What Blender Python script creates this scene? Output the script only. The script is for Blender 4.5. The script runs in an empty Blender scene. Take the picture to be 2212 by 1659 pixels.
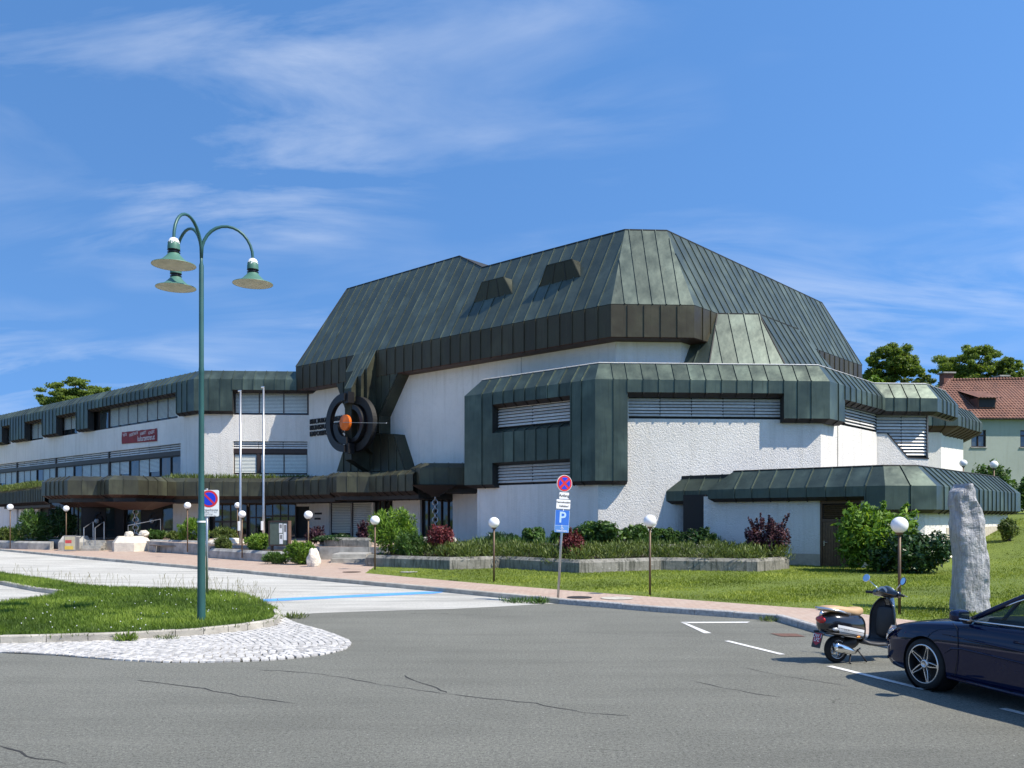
import bpy, math, random
import numpy as np
from mathutils import Vector, Matrix, noise as mnoise

random.seed(7); np.random.seed(7)
S = bpy.context.scene
COL = S.collection

# ------------------------------------------------------------------ camera, sky, sun, exposure
HC = 2.2                                   # eye height above the car park
FPX, CX, HY = 1870.0, 1106.0, 1118.0       # focal length and horizon of the survey grid (2212 units wide)
cd = bpy.data.cameras.new('camera'); cam = bpy.data.objects.new('camera', cd); COL.objects.link(cam)
cam.location = (0, 0, HC); cam.rotation_euler = (math.radians(90), 0, 0)
cd.sensor_fit = 'HORIZONTAL'; cd.sensor_width = 36; cd.lens = 36*FPX/2212
cd.shift_y = (HY-829.5)/2212; cd.clip_end = 5000; cd.clip_start = 0.1
S.camera = cam

SUN = Vector((0.70, -0.35, 1.0)).normalized()
sd = bpy.data.lights.new('sun', 'SUN'); sd.energy = 3.6; sd.angle = math.radians(0.53); sd.color = (1.0, 0.93, 0.82)
so = bpy.data.objects.new('sun', sd); COL.objects.link(so)
so.rotation_euler = SUN.to_track_quat('Z', 'Y').to_euler(); so.location = (30, -15, 45)

W = bpy.data.worlds.new('World'); S.world = W; W.use_nodes = True
nt = W.node_tree; nt.nodes.clear()
def wn(t, **kw):
    n = nt.nodes.new(t)
    for k, v in kw.items(): setattr(n, k, v)
    return n
wo = wn('ShaderNodeOutputWorld'); bg = wn('ShaderNodeBackground'); bg.inputs[1].default_value = 0.145
sky = wn('ShaderNodeTexSky'); sky.sky_type = 'NISHITA'; sky.sun_disc = False
sky.sun_elevation = math.asin(SUN.z); sky.sun_rotation = math.atan2(SUN.x, SUN.y)
sky.altitude = 350; sky.air_density = 1.0; sky.dust_density = 0.1; sky.ozone_density = 2.0
hs = wn('ShaderNodeHueSaturation'); hs.inputs['Saturation'].default_value = 1.2; hs.inputs['Value'].default_value = 1.0
# the clear blue band near the horizon is the sky a little higher up (very dry air)
tcs = wn('ShaderNodeTexCoord'); vmu = wn('ShaderNodeVectorMath', operation='MULTIPLY_ADD'); vmu.inputs[1].default_value = (1, 1, 0.72); vmu.inputs[2].default_value = (0, 0, 0.38)
nt.links.new(tcs.outputs['Generated'], vmu.inputs[0]); nt.links.new(vmu.outputs[0], sky.inputs[0])
nt.links.new(sky.outputs[0], hs.inputs['Color'])
# thin cirrus: noise on a flat layer high above the place
tc = wn('ShaderNodeTexCoord'); sx = wn('ShaderNodeSeparateXYZ'); nt.links.new(tc.outputs['Generated'], sx.inputs[0])
def wmath(op, a, b=None):
    m = wn('ShaderNodeMath', operation=op)
    for i, v in enumerate((a, b)):
        if v is None: continue
        if hasattr(v, 'is_output'): nt.links.new(v, m.inputs[i])
        else: m.inputs[i].default_value = v
    return m.outputs[0]
zz = wmath('ADD', wmath('MAXIMUM', sx.outputs[2], 0.0), 0.24)
cu = wmath('DIVIDE', sx.outputs[0], zz); cv = wmath('DIVIDE', sx.outputs[1], zz)
cb = wn('ShaderNodeCombineXYZ'); nt.links.new(cu, cb.inputs[0]); nt.links.new(cv, cb.inputs[1])
mp = wn('ShaderNodeMapping'); mp.inputs['Rotation'].default_value = (0, 0, math.radians(14)); mp.inputs['Scale'].default_value = (0.62, 1.9, 1)
mp.inputs['Location'].default_value = (9.0, 1.0, 0)
nt.links.new(cb.outputs[0], mp.inputs[0])
n1 = wn('ShaderNodeTexNoise'); n1.inputs['Scale'].default_value = 2.3; n1.inputs['Detail'].default_value = 8; n1.inputs['Roughness'].default_value = 0.58; n1.inputs['Distortion'].default_value = 0.7
nt.links.new(mp.outputs[0], n1.inputs['Vector'])
n2 = wn('ShaderNodeTexNoise'); n2.inputs['Scale'].default_value = 1.1; n2.inputs['Detail'].default_value = 3
mq = wn('ShaderNodeMapping'); mq.inputs['Location'].default_value = (0.46, 0.05, 0); nt.links.new(cb.outputs[0], mq.inputs[0]); nt.links.new(mq.outputs[0], n2.inputs['Vector'])
r1 = wn('ShaderNodeMapRange'); r1.inputs[1].default_value = 0.44; r1.inputs[2].default_value = 0.74; nt.links.new(n1.outputs[0], r1.inputs[0])
r2 = wn('ShaderNodeMapRange'); r2.inputs[1].default_value = 0.40; r2.inputs[2].default_value = 0.66; nt.links.new(n2.outputs[0], r2.inputs[0])
cf = wmath('MULTIPLY', wmath('MULTIPLY', r1.outputs[0], r2.outputs[0]), 0.75)
mx = wn('ShaderNodeMix', data_type='RGBA'); nt.links.new(cf, mx.inputs[0])
nt.links.new(hs.outputs[0], mx.inputs[6]); mx.inputs[7].default_value = (3.3, 3.6, 4.1, 1)
nt.links.new(mx.outputs[2], bg.inputs[0]); nt.links.new(bg.outputs[0], wo.inputs[0])

S.view_settings.view_transform = 'Standard'; S.view_settings.look = 'None'
S.view_settings.exposure = 0.88; S.view_settings.gamma = 1.0; S.view_settings.use_curve_mapping = False

S.cycles.max_bounces = 6; S.cycles.diffuse_bounces = 3; S.cycles.glossy_bounces = 3
# ------------------------------------------------------------------ helpers
def G(px, py, z=0.0):
    Y = (HC-z)*FPX/(py-HY); return ((px-CX)/FPX*Y, Y)
def at(px, py, Y): return Vector(((px-CX)/FPX*Y, Y, HC-(py-HY)/FPX*Y))
def V3(p, z): return (p[0], p[1], z)

class MB:
    """collects faces, builds ONE mesh object"""
    def __init__(s): s.v = []; s.f = []; s.mi = []
    def face(s, pts, m=0):
        i = len(s.v); s.v += [tuple(p) for p in pts]; s.f.append(tuple(range(i, i+len(pts)))); s.mi.append(m)
    def grid(s, rows, m=0, wrap=False, capa=False, capb=False):
        i = len(s.v); n = len(rows[0])
        for r in rows: s.v += [tuple(p) for p in r]
        for a in range(len(rows)-1):
            for b in range(n if wrap else n-1):
                c = (b+1) % n
                s.f.append((i+a*n+b, i+a*n+c, i+(a+1)*n+c, i+(a+1)*n+b)); s.mi.append(m)
        if capa: s.f.append(tuple(i+k for k in reversed(range(n)))); s.mi.append(m)
        if capb: s.f.append(tuple(i+(len(rows)-1)*n+k for k in range(n))); s.mi.append(m)
    def box(s, c, size, rz=0, m=0, M=None):
        hx, hy, hz = [k/2 for k in size]
        R = (Matrix.Translation(c) @ Matrix.Rotation(rz, 4, 'Z')) if M is None else M
        P = [R @ Vector((x*hx, y*hy, z*hz)) for x in (-1, 1) for y in (-1, 1) for z in (-1, 1)]
        i = len(s.v); s.v += [tuple(p) for p in P]
        for q in ((0, 1, 3, 2), (4, 6, 7, 5), (0, 4, 5, 1), (2, 3, 7, 6), (0, 2, 6, 4), (1, 5, 7, 3)):
            s.f.append(tuple(i+k for k in q)); s.mi.append(m)
    def prism(s, poly, z0, z1, m=0):
        """poly: ccw list of xy"""
        n = len(poly)
        ar = sum(poly[k][0]*poly[(k+1) % n][1]-poly[(k+1) % n][0]*poly[k][1] for k in range(n))
        if ar < 0: poly = poly[::-1]
        b = [V3(p, z0) for p in poly]; t = [V3(p, z1) for p in poly]
        s.face(t, m); s.face(b[::-1], m)
        for k in range(n): s.face([b[k], b[(k+1) % n], t[(k+1) % n], t[k]], m)
    def tube(s, pts, r, n=8, m=0, cap=True):
        pts = [Vector(p) for p in pts]; rr = r if isinstance(r, (list, tuple)) else [r]*len(pts)
        rows = []; up = None
        for k, p in enumerate(pts):
            d = (pts[min(k+1, len(pts)-1)]-pts[max(k-1, 0)])
            if d.length < 1e-9: d = Vector((0, 0, 1))
            d.normalize()
            if up is None:
                up = d.orthogonal().normalized()
            up = (up-d*up.dot(d))
            if up.length < 1e-6: up = d.orthogonal()
            up.normalize(); w = d.cross(up)
            rows.append([p+(up*math.cos(a)+w*math.sin(a))*rr[k] for a in [2*math.pi*j/n for j in range(n)]])
        s.grid(rows, m, wrap=True, capa=cap, capb=cap)
    def lathe(s, prof, n=16, M=Matrix(), m=0, capa=False, capb=False):
        rows = [[M @ Vector((r*math.cos(2*math.pi*k/n), r*math.sin(2*math.pi*k/n), z)) for k in range(n)] for r, z in prof]
        s.grid(rows, m, wrap=True, capa=capa, capb=capb)
    def ball(s, c, rad, n=16, k=10, m=0):
        rx, ry, rz = rad if isinstance(rad, (tuple, list)) else (rad,)*3
        rows = []
        for a in range(k+1):
            t = math.pi*a/k; q = max(math.sin(t), 1e-4)
            rows.append([(c[0]+rx*q*math.cos(2*math.pi*j/n), c[1]+ry*q*math.sin(2*math.pi*j/n), c[2]-rz*math.cos(t)) for j in range(n)])
        s.grid(rows, m, wrap=True)
    def build(s, name, mat, parent=None, smooth=False, local=False, bevel=0):
        me = bpy.data.meshes.new(name); me.from_pydata(s.v, [], s.f)
        mats = mat if isinstance(mat, (list, tuple)) else [mat]
        for q in mats: me.materials.append(q)
        if len(mats) > 1: me.polygons.foreach_set('material_index', s.mi)
        if smooth: me.polygons.foreach_set('use_smooth', [True]*len(me.polygons))
        me.update(); o = bpy.data.objects.new(name, me); COL.objects.link(o)
        if parent is not None: attach(o, parent, local)
        if bevel:
            b = o.modifiers.new('b', 'BEVEL'); b.width = bevel; b.segments = 2; b.limit_method = 'ANGLE'
        return o
def world_of(o):
    m = o.matrix_basis.copy()
    if o.parent: m = world_of(o.parent) @ o.matrix_parent_inverse @ m
    return m
def attach(o, parent, local=False):
    o.parent = parent
    if not local: o.matrix_parent_inverse = world_of(parent).inverted()
def empty(name, loc, label, cat, group=None, rz=0):
    o = bpy.data.objects.new(name, None); COL.objects.link(o); o.location = loc; o.rotation_euler = (0, 0, rz); o.empty_display_size = 0.3
    o.matrix_basis = Matrix.Translation(Vector(loc)) @ Matrix.Rotation(rz, 4, 'Z')
    return tag(o, label, cat, group)
def tag(o, label=None, cat=None, group=None, kind=None):
    if label: o['label'] = label
    if cat: o['category'] = cat
    if group: o['group'] = group
    if kind: o['kind'] = kind
    return o
def copy_tree(o, parent=None):
    c = o.copy(); COL.objects.link(c)
    if parent is not None: c.parent = parent
    for ch in list(o.children): copy_tree(ch, c)
    return c
def text(body, size, M, mat, parent, name='lettering', bold=0.0, extrude=0.0, align='CENTER', sx=1.0, ay='CENTER'):
    cu_ = bpy.data.curves.new(name, 'FONT'); cu_.body = body; cu_.size = size; cu_.align_x = align; cu_.align_y = ay
    cu_.extrude = extrude; cu_.offset = bold; cu_.resolution_u = 3
    o = bpy.data.objects.new(name, cu_); COL.objects.link(o)
    bpy.context.view_layer.update()
    dg = bpy.context.evaluated_depsgraph_get()
    me = bpy.data.meshes.new_from_object(o.evaluated_get(dg)); bpy.data.objects.remove(o); bpy.data.curves.remove(cu_)
    me.transform(M @ Matrix.Diagonal((sx, 1, 1, 1)))
    me.materials.clear(); me.materials.append(mat); me.name = name
    q = bpy.data.objects.new(name, me); COL.objects.link(q)
    attach(q, parent); return q
def frame(origin, xdir, up=(0, 0, 1)):
    """matrix with local x along xdir, local y along up, local z = x × y, at origin"""
    x = Vector(xdir).normalized(); y = Vector(up); y = (y-x*y.dot(x)).normalized(); z = x.cross(y)
    M = Matrix((x, y, z)).transposed().to_4x4(); M.translation = Vector(origin); return M

# ------------------------------------------------------------------ materials
def mat_base(name):
    m = bpy.data.materials.new(name); m.use_nodes = True; t = m.node_tree; t.nodes.clear()
    out = t.nodes.new('ShaderNodeOutputMaterial'); b = t.nodes.new('ShaderNodeBsdfPrincipled'); t.links.new(b.outputs[0], out.inputs[0])
    return m, t, b, out
class N:
    def __init__(s, t): s.t = t
    def new(s, ty, **kw):
        n = s.t.nodes.new(ty)
        for k, v in kw.items(): setattr(n, k, v)
        return n
    def link(s, a, b): s.t.links.new(a, b)
    def co(s, scale=(1, 1, 1), kind='Object'):
        c = s.new('ShaderNodeTexCoord'); m = s.new('ShaderNodeMapping'); m.inputs['Scale'].default_value = scale
        s.link(c.outputs[kind], m.inputs[0]); return m.outputs[0]
    def noise(s, vec, scale, detail=4, rough=0.55, dist=0):
        n = s.new('ShaderNodeTexNoise'); n.inputs['Scale'].default_value = scale; n.inputs['Detail'].default_value = detail
        n.inputs['Roughness'].default_value = rough; n.inputs['Distortion'].default_value = dist
        s.link(vec, n.inputs['Vector']); return n.outputs[0]
    def ramp(s, fac, stops):
        r = s.new('ShaderNodeValToRGB'); e = r.color_ramp.elements
        while len(e) < len(stops): e.new(0.5)
        for k, (p, c) in enumerate(stops): e[k].position = p; e[k].color = (*c, 1) if len(c) == 3 else c
        s.link(fac, r.inputs[0]); return r.outputs[0]
    def rng(s, fac, a, b, c=0, d=1):
        r = s.new('ShaderNodeMapRange'); 
        for i, v in enumerate((a, b, c, d)): r.inputs[i+1].default_value = v
        s.link(fac, r.inputs[0]); return r.outputs[0]
    def mix(s, fac, a, b, mode='MIX'):
        m = s.new('ShaderNodeMix', data_type='RGBA', blend_type=mode)
        for i, v in ((0, fac), (6, a), (7, b)):
            if hasattr(v, 'is_output'): s.link(v, m.inputs[i])
            else: m.inputs[i].default_value = v if i == 0 else ((*v, 1) if len(v) == 3 else v)
        return m.outputs[2]
    def math(s, op, a, b=0.0):
        m = s.new('ShaderNodeMath', operation=op)
        for i, v in enumerate((a, b)):
            if hasattr(v, 'is_output'): s.link(v, m.inputs[i])
            else: m.inputs[i].default_value = v
        return m.outputs[0]
    def bump(s, h, dist, strength=1.0, prev=None):
        b = s.new('ShaderNodeBump'); b.inputs['Distance'].default_value = dist; b.inputs['Strength'].default_value = strength
        s.link(h, b.inputs['Height'])
        if prev is not None: s.link(prev, b.inputs['Normal'])
        return b.outputs[0]
def simple(name, col, rough=0.6, metal=0.0, var=0.12, scale=6.0, bump=0.0, bscale=60, spec=0.5, coat=0.0, rv=0.0):
    m, t, b, out = mat_base(name); n = N(t); v = n.co()
    f = n.noise(v, scale, 5)
    lo = tuple(c*(1-var) for c in col); hi = tuple(min(1, c*(1+var)) for c in col)
    c = n.ramp(f, [(0.3, lo), (0.7, hi)])
    if rv:
        oi = n.new('ShaderNodeObjectInfo'); k = n.rng(oi.outputs['Random'], 0, 1, 1-rv, 1+rv)
        c = n.mix(1.0, c, k, 'MULTIPLY')
    n.link(c, b.inputs['Base Color']); b.inputs['Roughness'].default_value = rough; b.inputs['Metallic'].default_value = metal
    b.inputs['Specular IOR Level'].default_value = spec; b.inputs['Coat Weight'].default_value = coat; b.inputs['Coat Roughness'].default_value = 0.03
    if bump: n.link(n.bump(n.noise(v, bscale, 3), bump), b.inputs['Normal'])
    return m
def copper(name, base, green, rough=0.42, metal=0.55, streak=0.5):
    m, t, b, out = mat_base(name); n = N(t); v = n.co()
    oi = n.new('ShaderNodeObjectInfo')
    off = n.new('ShaderNodeVectorMath', operation='SCALE'); cmb = n.new('ShaderNodeCombineXYZ')
    n.link(oi.outputs['Random'], cmb.inputs[0]); n.link(oi.outputs['Random'], cmb.inputs[1]); n.link(cmb.outputs[0], off.inputs[0]); off.inputs['Scale'].default_value = 37.0
    av = n.new('ShaderNodeVectorMath', operation='ADD'); n.link(v, av.inputs[0]); n.link(off.outputs[0], av.inputs[1])
    ms = n.new('ShaderNodeMapping'); ms.inputs['Scale'].default_value = (5.5, 5.5, 0.35); n.link(av.outputs[0], ms.inputs[0])
    st = n.noise(ms.outputs[0], 1.6, 5, 0.65)
    bl = n.noise(av.outputs[0], 0.9, 4, 0.55)
    c = n.mix(n.rng(bl, 0.35, 0.7), base, green)
    pale = tuple(min(1, g*2.0) for g in green)
    ptch = n.noise(av.outputs[0], 0.45, 3, 0.5)
    c = n.mix(n.math('MULTIPLY', n.rng(ptch, 0.52, 0.70), streak*1.2), c, pale)
    c = n.mix(n.math('MULTIPLY', n.rng(st, 0.58, 0.80), streak), c, pale)
    dark = tuple(q*0.55 for q in base)
    c = n.mix(n.math('MULTIPLY', n.rng(st, 0.44, 0.26), 0.6), c, dark)
    k = n.rng(oi.outputs['Random'], 0, 1, 0.84, 1.16); c = n.mix(1.0, c, k, 'MULTIPLY')
    n.link(c, b.inputs['Base Color']); b.inputs['Metallic'].default_value = metal*0.6; b.inputs['Specular IOR Level'].default_value = 0.35
    n.link(n.rng(bl, 0.3, 0.7, rough-0.07, rough+0.10), b.inputs['Roughness'])
    wob = n.noise(av.outputs[0], 1.7, 2, 0.4)
    n.link(n.bump(wob, 0.035, 0.5), b.inputs['Normal'])
    return m
def plaster(name, col, bs=1.0):
    m, t, b, out = mat_base(name); n = N(t); v = n.co()
    big = n.noise(v, 0.35, 4); mid = n.noise(v, 3.0, 4)
    c = n.ramp(big, [(0.3, tuple(q*0.90 for q in col)), (0.65, col)])
    ms = n.new('ShaderNodeMapping'); ms.inputs['Scale'].default_value = (2.2, 2.2, 0.16); tc_ = n.new('ShaderNodeTexCoord'); n.link(tc_.outputs['Object'], ms.inputs[0])
    st = n.noise(ms.outputs[0], 1.3, 5, 0.6)
    c = n.mix(n.rng(st, 0.50, 0.78, 0, 0.55), c, tuple(q*s for q, s in zip(col, (0.70, 0.68, 0.63))))
    c = n.mix(n.rng(mid, 0.5, 0.8, 0, 0.35), c, tuple(q*0.78 for q in col))
    n.link(c, b.inputs['Base Color']); b.inputs['Roughness'].default_value = 0.92; b.inputs['Specular IOR Level'].default_value = 0.2
    lum = n.noise(v, 15.0, 3, 0.55, 0.8); fine = n.noise(v, 55, 2)
    h = n.math('ADD', lum, n.math('MULTIPLY', fine, 0.12))
    n.link(n.bump(h, 0.055*bs, 1.0), b.inputs['Normal'])
    return m
def glassy(name, col, rough=0.05, spec=0.8):
    m, t, b, out = mat_base(name); n = N(t)
    f = n.noise(n.co(), 0.6, 2); n.link(n.ramp(f, [(0.3, tuple(q*0.6 for q in col)), (0.7, col)]), b.inputs['Base Color'])
    b.inputs['Roughness'].default_value = rough; b.inputs['Specular IOR Level'].default_value = spec; b.inputs['IOR'].default_value = 1.6
    n.link(n.bump(n.noise(n.co(), 0.8, 1), 0.02), b.inputs['Normal'])
    return m
def foliage(name, dark, mid, light, trans=0.35, rough=0.5):
    m, t, b, out = mat_base(name); n = N(t)
    a = n.new('ShaderNodeAttribute'); a.attribute_name = 'rnd'
    c = n.ramp(a.outputs['Fac'], [(0.0, dark), (0.5, mid), (1.0, light)])
    n.link(c, b.inputs['Base Color']); b.inputs['Roughness'].default_value = rough; b.inputs['Specular IOR Level'].default_value = 0.35
    tr = n.new('ShaderNodeBsdfTranslucent'); n.link(n.mix(1.0, c, (1.0, 1.0, 0.45), 'MULTIPLY'), tr.inputs[0])
    ms = n.new('ShaderNodeMixShader'); ms.inputs[0].default_value = trans
    n.link(b.outputs[0], ms.inputs[1]); n.link(tr.outputs[0], ms.inputs[2]); n.link(ms.outputs[0], out.inputs[0])
    return m

M_ = {}
M_['roof'] = copper('roof copper', (0.068, 0.088, 0.074), (0.092, 0.118, 0.100), 0.42, 0.75, 0.18)
M_['fascia'] = copper('fascia copper', (0.062, 0.050, 0.030), (0.066, 0.062, 0.040), 0.45, 0.6, 0.2)
M_['clad'] = copper('cladding copper', (0.056, 0.074, 0.060), (0.084, 0.112, 0.090), 0.38, 0.8, 0.32)
M_['canopy'] = copper('canopy copper', (0.046, 0.046, 0.034), (0.068, 0.072, 0.046), 0.42, 0.6, 0.25)
M_['dormer'] = copper('dormer copper', (0.030, 0.033, 0.022), (0.040, 0.044, 0.030), 0.45, 0.3, 0.2)
M_['core'] = simple('dark substructure', (0.02, 0.02, 0.018), 0.7)
M_['soffit'] = simple('brown soffit metal', (0.055, 0.026, 0.018), 0.6, 0.1)
M_['dsoffit'] = simple('dark soffit metal', (0.030, 0.022, 0.018), 0.6, 0.2)
M_['plaster'] = plaster('white roughcast', (0.84, 0.805, 0.74))
M_['plaster2'] = plaster('white plaster', (0.84, 0.805, 0.74), 0.5)
M_['plinth'] = simple('cream plinth', (0.50, 0.44, 0.34), 0.9, var=0.15, bump=0.01)
M_['brownframe'] = simple('brown window metal', (0.045, 0.028, 0.022), 0.45, 0.2)
M_['glass'] = glassy('window glass', (0.020, 0.026, 0.028))
M_['glass2'] = glassy('pale window glass', (0.055, 0.07, 0.07))
M_['blind'] = simple('pale blind slats', (0.82, 0.83, 0.74), 0.5, 0.1, 0.06)
M_['slat'] = simple('aluminium slats', (0.72, 0.70, 0.66), 0.4, 0.1, 0.12, rv=0.15)
M_['black'] = simple('black', (0.008, 0.008, 0.008), 0.6)
M_['blacksteel'] = simple('black painted steel', (0.018, 0.018, 0.020), 0.38, 0.3)
M_['orange'] = simple('orange enamel', (0.62, 0.13, 0.012), 0.35, 0, 0.08)
M_['steel'] = simple('galvanised steel', (0.46, 0.47, 0.48), 0.35, 0.85, 0.1)
M_['alu'] = simple('bright aluminium', (0.70, 0.71, 0.72), 0.25, 0.9, 0.05)
M_['chrome'] = simple('chrome', (0.85, 0.85, 0.86), 0.08, 1.0, 0.02)
M_['white'] = simple('white paint', (0.80, 0.80, 0.78), 0.5, 0, 0.03)
M_['globe'] = simple('opal globe', (0.86, 0.86, 0.85), 0.22, 0, 0.02, spec=0.6)
M_['brownpost'] = simple('brown lamp post', (0.12, 0.075, 0.042), 0.5, 0.2, 0.2)
M_['greenpaint'] = simple('green lamp paint', (0.030, 0.100, 0.092), 0.42, 0.1, 0.14, 3.0)
M_['greenshade'] = simple('green lamp shade', (0.075, 0.185, 0.135), 0.5, 0.1, 0.12, 5.0)
M_['diffuser'] = simple('milky lamp underside', (0.58, 0.52, 0.42), 0.6)
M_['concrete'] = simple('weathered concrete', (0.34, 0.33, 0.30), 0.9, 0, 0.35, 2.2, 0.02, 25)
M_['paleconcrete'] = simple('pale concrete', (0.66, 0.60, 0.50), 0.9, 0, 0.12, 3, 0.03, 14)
M_['kerb'] = simple('kerb concrete', (0.42, 0.39, 0.33), 0.9, 0, 0.25, 3.5, 0.012, 60, rv=0.15)
M_['granitekerb'] = simple('granite kerb', (0.40, 0.39, 0.37), 0.85, 0, 0.3, 14, 0.02, 60, rv=0.12)
M_['wood'] = simple('brown timber', (0.115, 0.066, 0.030), 0.55, 0, 0.25, 9, rv=0.18)
M_['redsign'] = simple('sign red', (0.62, 0.030, 0.035), 0.4, 0, 0.03)
M_['bluesign'] = simple('sign blue', (0.012, 0.045, 0.60), 0.4, 0, 0.03)
M_['parkblue'] = simple('parking sign blue', (0.035, 0.15, 0.55), 0.35, 0, 0.05)
M_['parklight'] = simple('parking sign pale blue', (0.45, 0.62, 0.85), 0.35, 0, 0.05)
M_['ink'] = simple('sign ink', (0.03, 0.03, 0.03), 0.6)
M_['greyink'] = simple('grey print', (0.22, 0.22, 0.22), 0.6)
M_['bannerred'] = simple('banner red', (0.26, 0.022, 0.028), 0.65, 0, 0.2, 2.0)
M_['bannerwhite'] = simple('banner print', (0.78, 0.70, 0.68), 0.7)
M_['soil'] = simple('soil', (0.045, 0.032, 0.022), 0.95, 0, 0.4, 8, 0.03)
M_['bark'] = simple('bark', (0.09, 0.065, 0.045), 0.9, 0, 0.3, 9, 0.03)
M_['leaf_bright'] = foliage('bright shrub leaves', (0.045, 0.10, 0.012), (0.15, 0.28, 0.03), (0.34, 0.46, 0.06))
M_['leaf_green'] = foliage('green leaves', (0.022, 0.06, 0.012), (0.065, 0.14, 0.025), (0.16, 0.27, 0.05))
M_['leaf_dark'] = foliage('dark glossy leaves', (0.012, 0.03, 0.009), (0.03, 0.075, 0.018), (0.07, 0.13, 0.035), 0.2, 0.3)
M_['leaf_tree'] = foliage('tree leaves', (0.07, 0.115, 0.02), (0.18, 0.26, 0.05), (0.36, 0.43, 0.10), 0.5)
M_['leaf_red'] = foliage('red barberry leaves', (0.06, 0.012, 0.014), (0.20, 0.04, 0.05), (0.36, 0.10, 0.09))
M_['leaf_purple'] = foliage('purple barberry leaves', (0.020, 0.008, 0.014), (0.065, 0.025, 0.04), (0.28, 0.12, 0.14))
M_['leaf_olive'] = foliage('olive ground cover', (0.035, 0.06, 0.014), (0.12, 0.17, 0.035), (0.27, 0.31, 0.09))
M_['grass'] = foliage('grass blades', (0.055, 0.10, 0.012), (0.125, 0.205, 0.022), (0.25, 0.34, 0.05), 0.3, 0.6)
M_['lawn'] = foliage('lawn blades', (0.11, 0.15, 0.014), (0.23, 0.29, 0.028), (0.38, 0.42, 0.07), 0.3, 0.6)
# ------------------------------------------------------------------ the place's axes (the building follows an octagon)
dL = Vector((0.7466, -0.6652)); dD = Vector((0.9983, 0.0576)); dR = Vector((0.6652, 0.7466))
nL = Vector((-0.6652, -0.7466)); nD = Vector((0.0576, -0.9983)); nR = Vector((0.7466, -0.6652))
class Face:
    def __init__(s, p, d): s.p = Vector(p); s.d = Vector(d); s.n = Vector((s.d.y, -s.d.x))
    def u(s, px, o=0.0):
        q = s.p+s.n*o; k = (px-CX)/FPX
        return (k*q.y-q.x)/(s.d.x-k*s.d.y)
    def XY(s, u, o=0.0): return s.p+s.d*u+s.n*o
    def P(s, u, z, o=0.0): q = s.XY(u, o); return Vector((q.x, q.y, z))
    def z(s, px, py, o=0.0): return HC-(py-HY)*s.XY(s.u(px, o), o).y/FPX
    def M(s, u, z, o=0.0): return frame(s.P(u, z, o), (s.d.x, s.d.y, 0))

def clip(poly, fn, lo, hi):
    for sgn, lim in ((1, lo), (-1, hi)):
        if lim is None: continue
        out = []
        for i in range(len(poly)):
            a, b = poly[i], poly[(i+1) % len(poly)]
            fa, fb = sgn*(fn(a)-lim), sgn*(fn(b)-lim)
            if fa >= -1e-7: out.append(a)
            if (fa > 1e-7 and fb < -1e-7) or (fa < -1e-7 and fb > 1e-7): out.append(a+(b-a)*(fa/(fa-fb)))
        poly = out
        if len(poly) < 3: return []
    return poly
def rib(mb, poly, fn, u, d3, nrm, w=0.022, h=0.045, m=0):
    pts = [p for p in poly if abs(fn(p)-u) < 1e-4]
    if len(pts) < 2: return
    a = max(pts, key=lambda p: (p.z, p.y)); b = min(pts, key=lambda p: (p.z, p.y))
    if (a-b).length < 0.02: return
    e = d3*w; t = nrm*h
    A = [a-e, a-e+t, a+e+t, a+e]; B = [b-e, b-e+t, b+e+t, b+e]
    for k in range(3): mb.face([A[k], A[k+1], B[k+1], B[k]], m)
    mb.face(B, m); mb.face(A[::-1], m)
def panels(quadsets, u_of, d3, edges, name, mats, core):
    """quadsets: list of (polygon, outward normal, material index); edges: list of (a, b) strips"""
    for a, b in edges:
        mb = MB()
        for q, nn, mi in quadsets:
            p = clip(q, u_of, a, b)
            if len(p) < 3: continue
            mb.face(p, mi)
            if a is not None and nn.z > -0.9: rib(mb, p, u_of, a, d3, nn, m=mi)
        if mb.f: mb.build(name, mats, core)
def mitres(path):
    ns = []
    for k in range(len(path)-1):
        d = (path[k+1]-path[k]).normalized(); ns.append(Vector((d.y, -d.x)))
    out = [ns[0]]
    for a, b in zip(ns, ns[1:]): out.append((a+b)/(1+a.dot(b)))
    return out+[ns[-1]], ns
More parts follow.
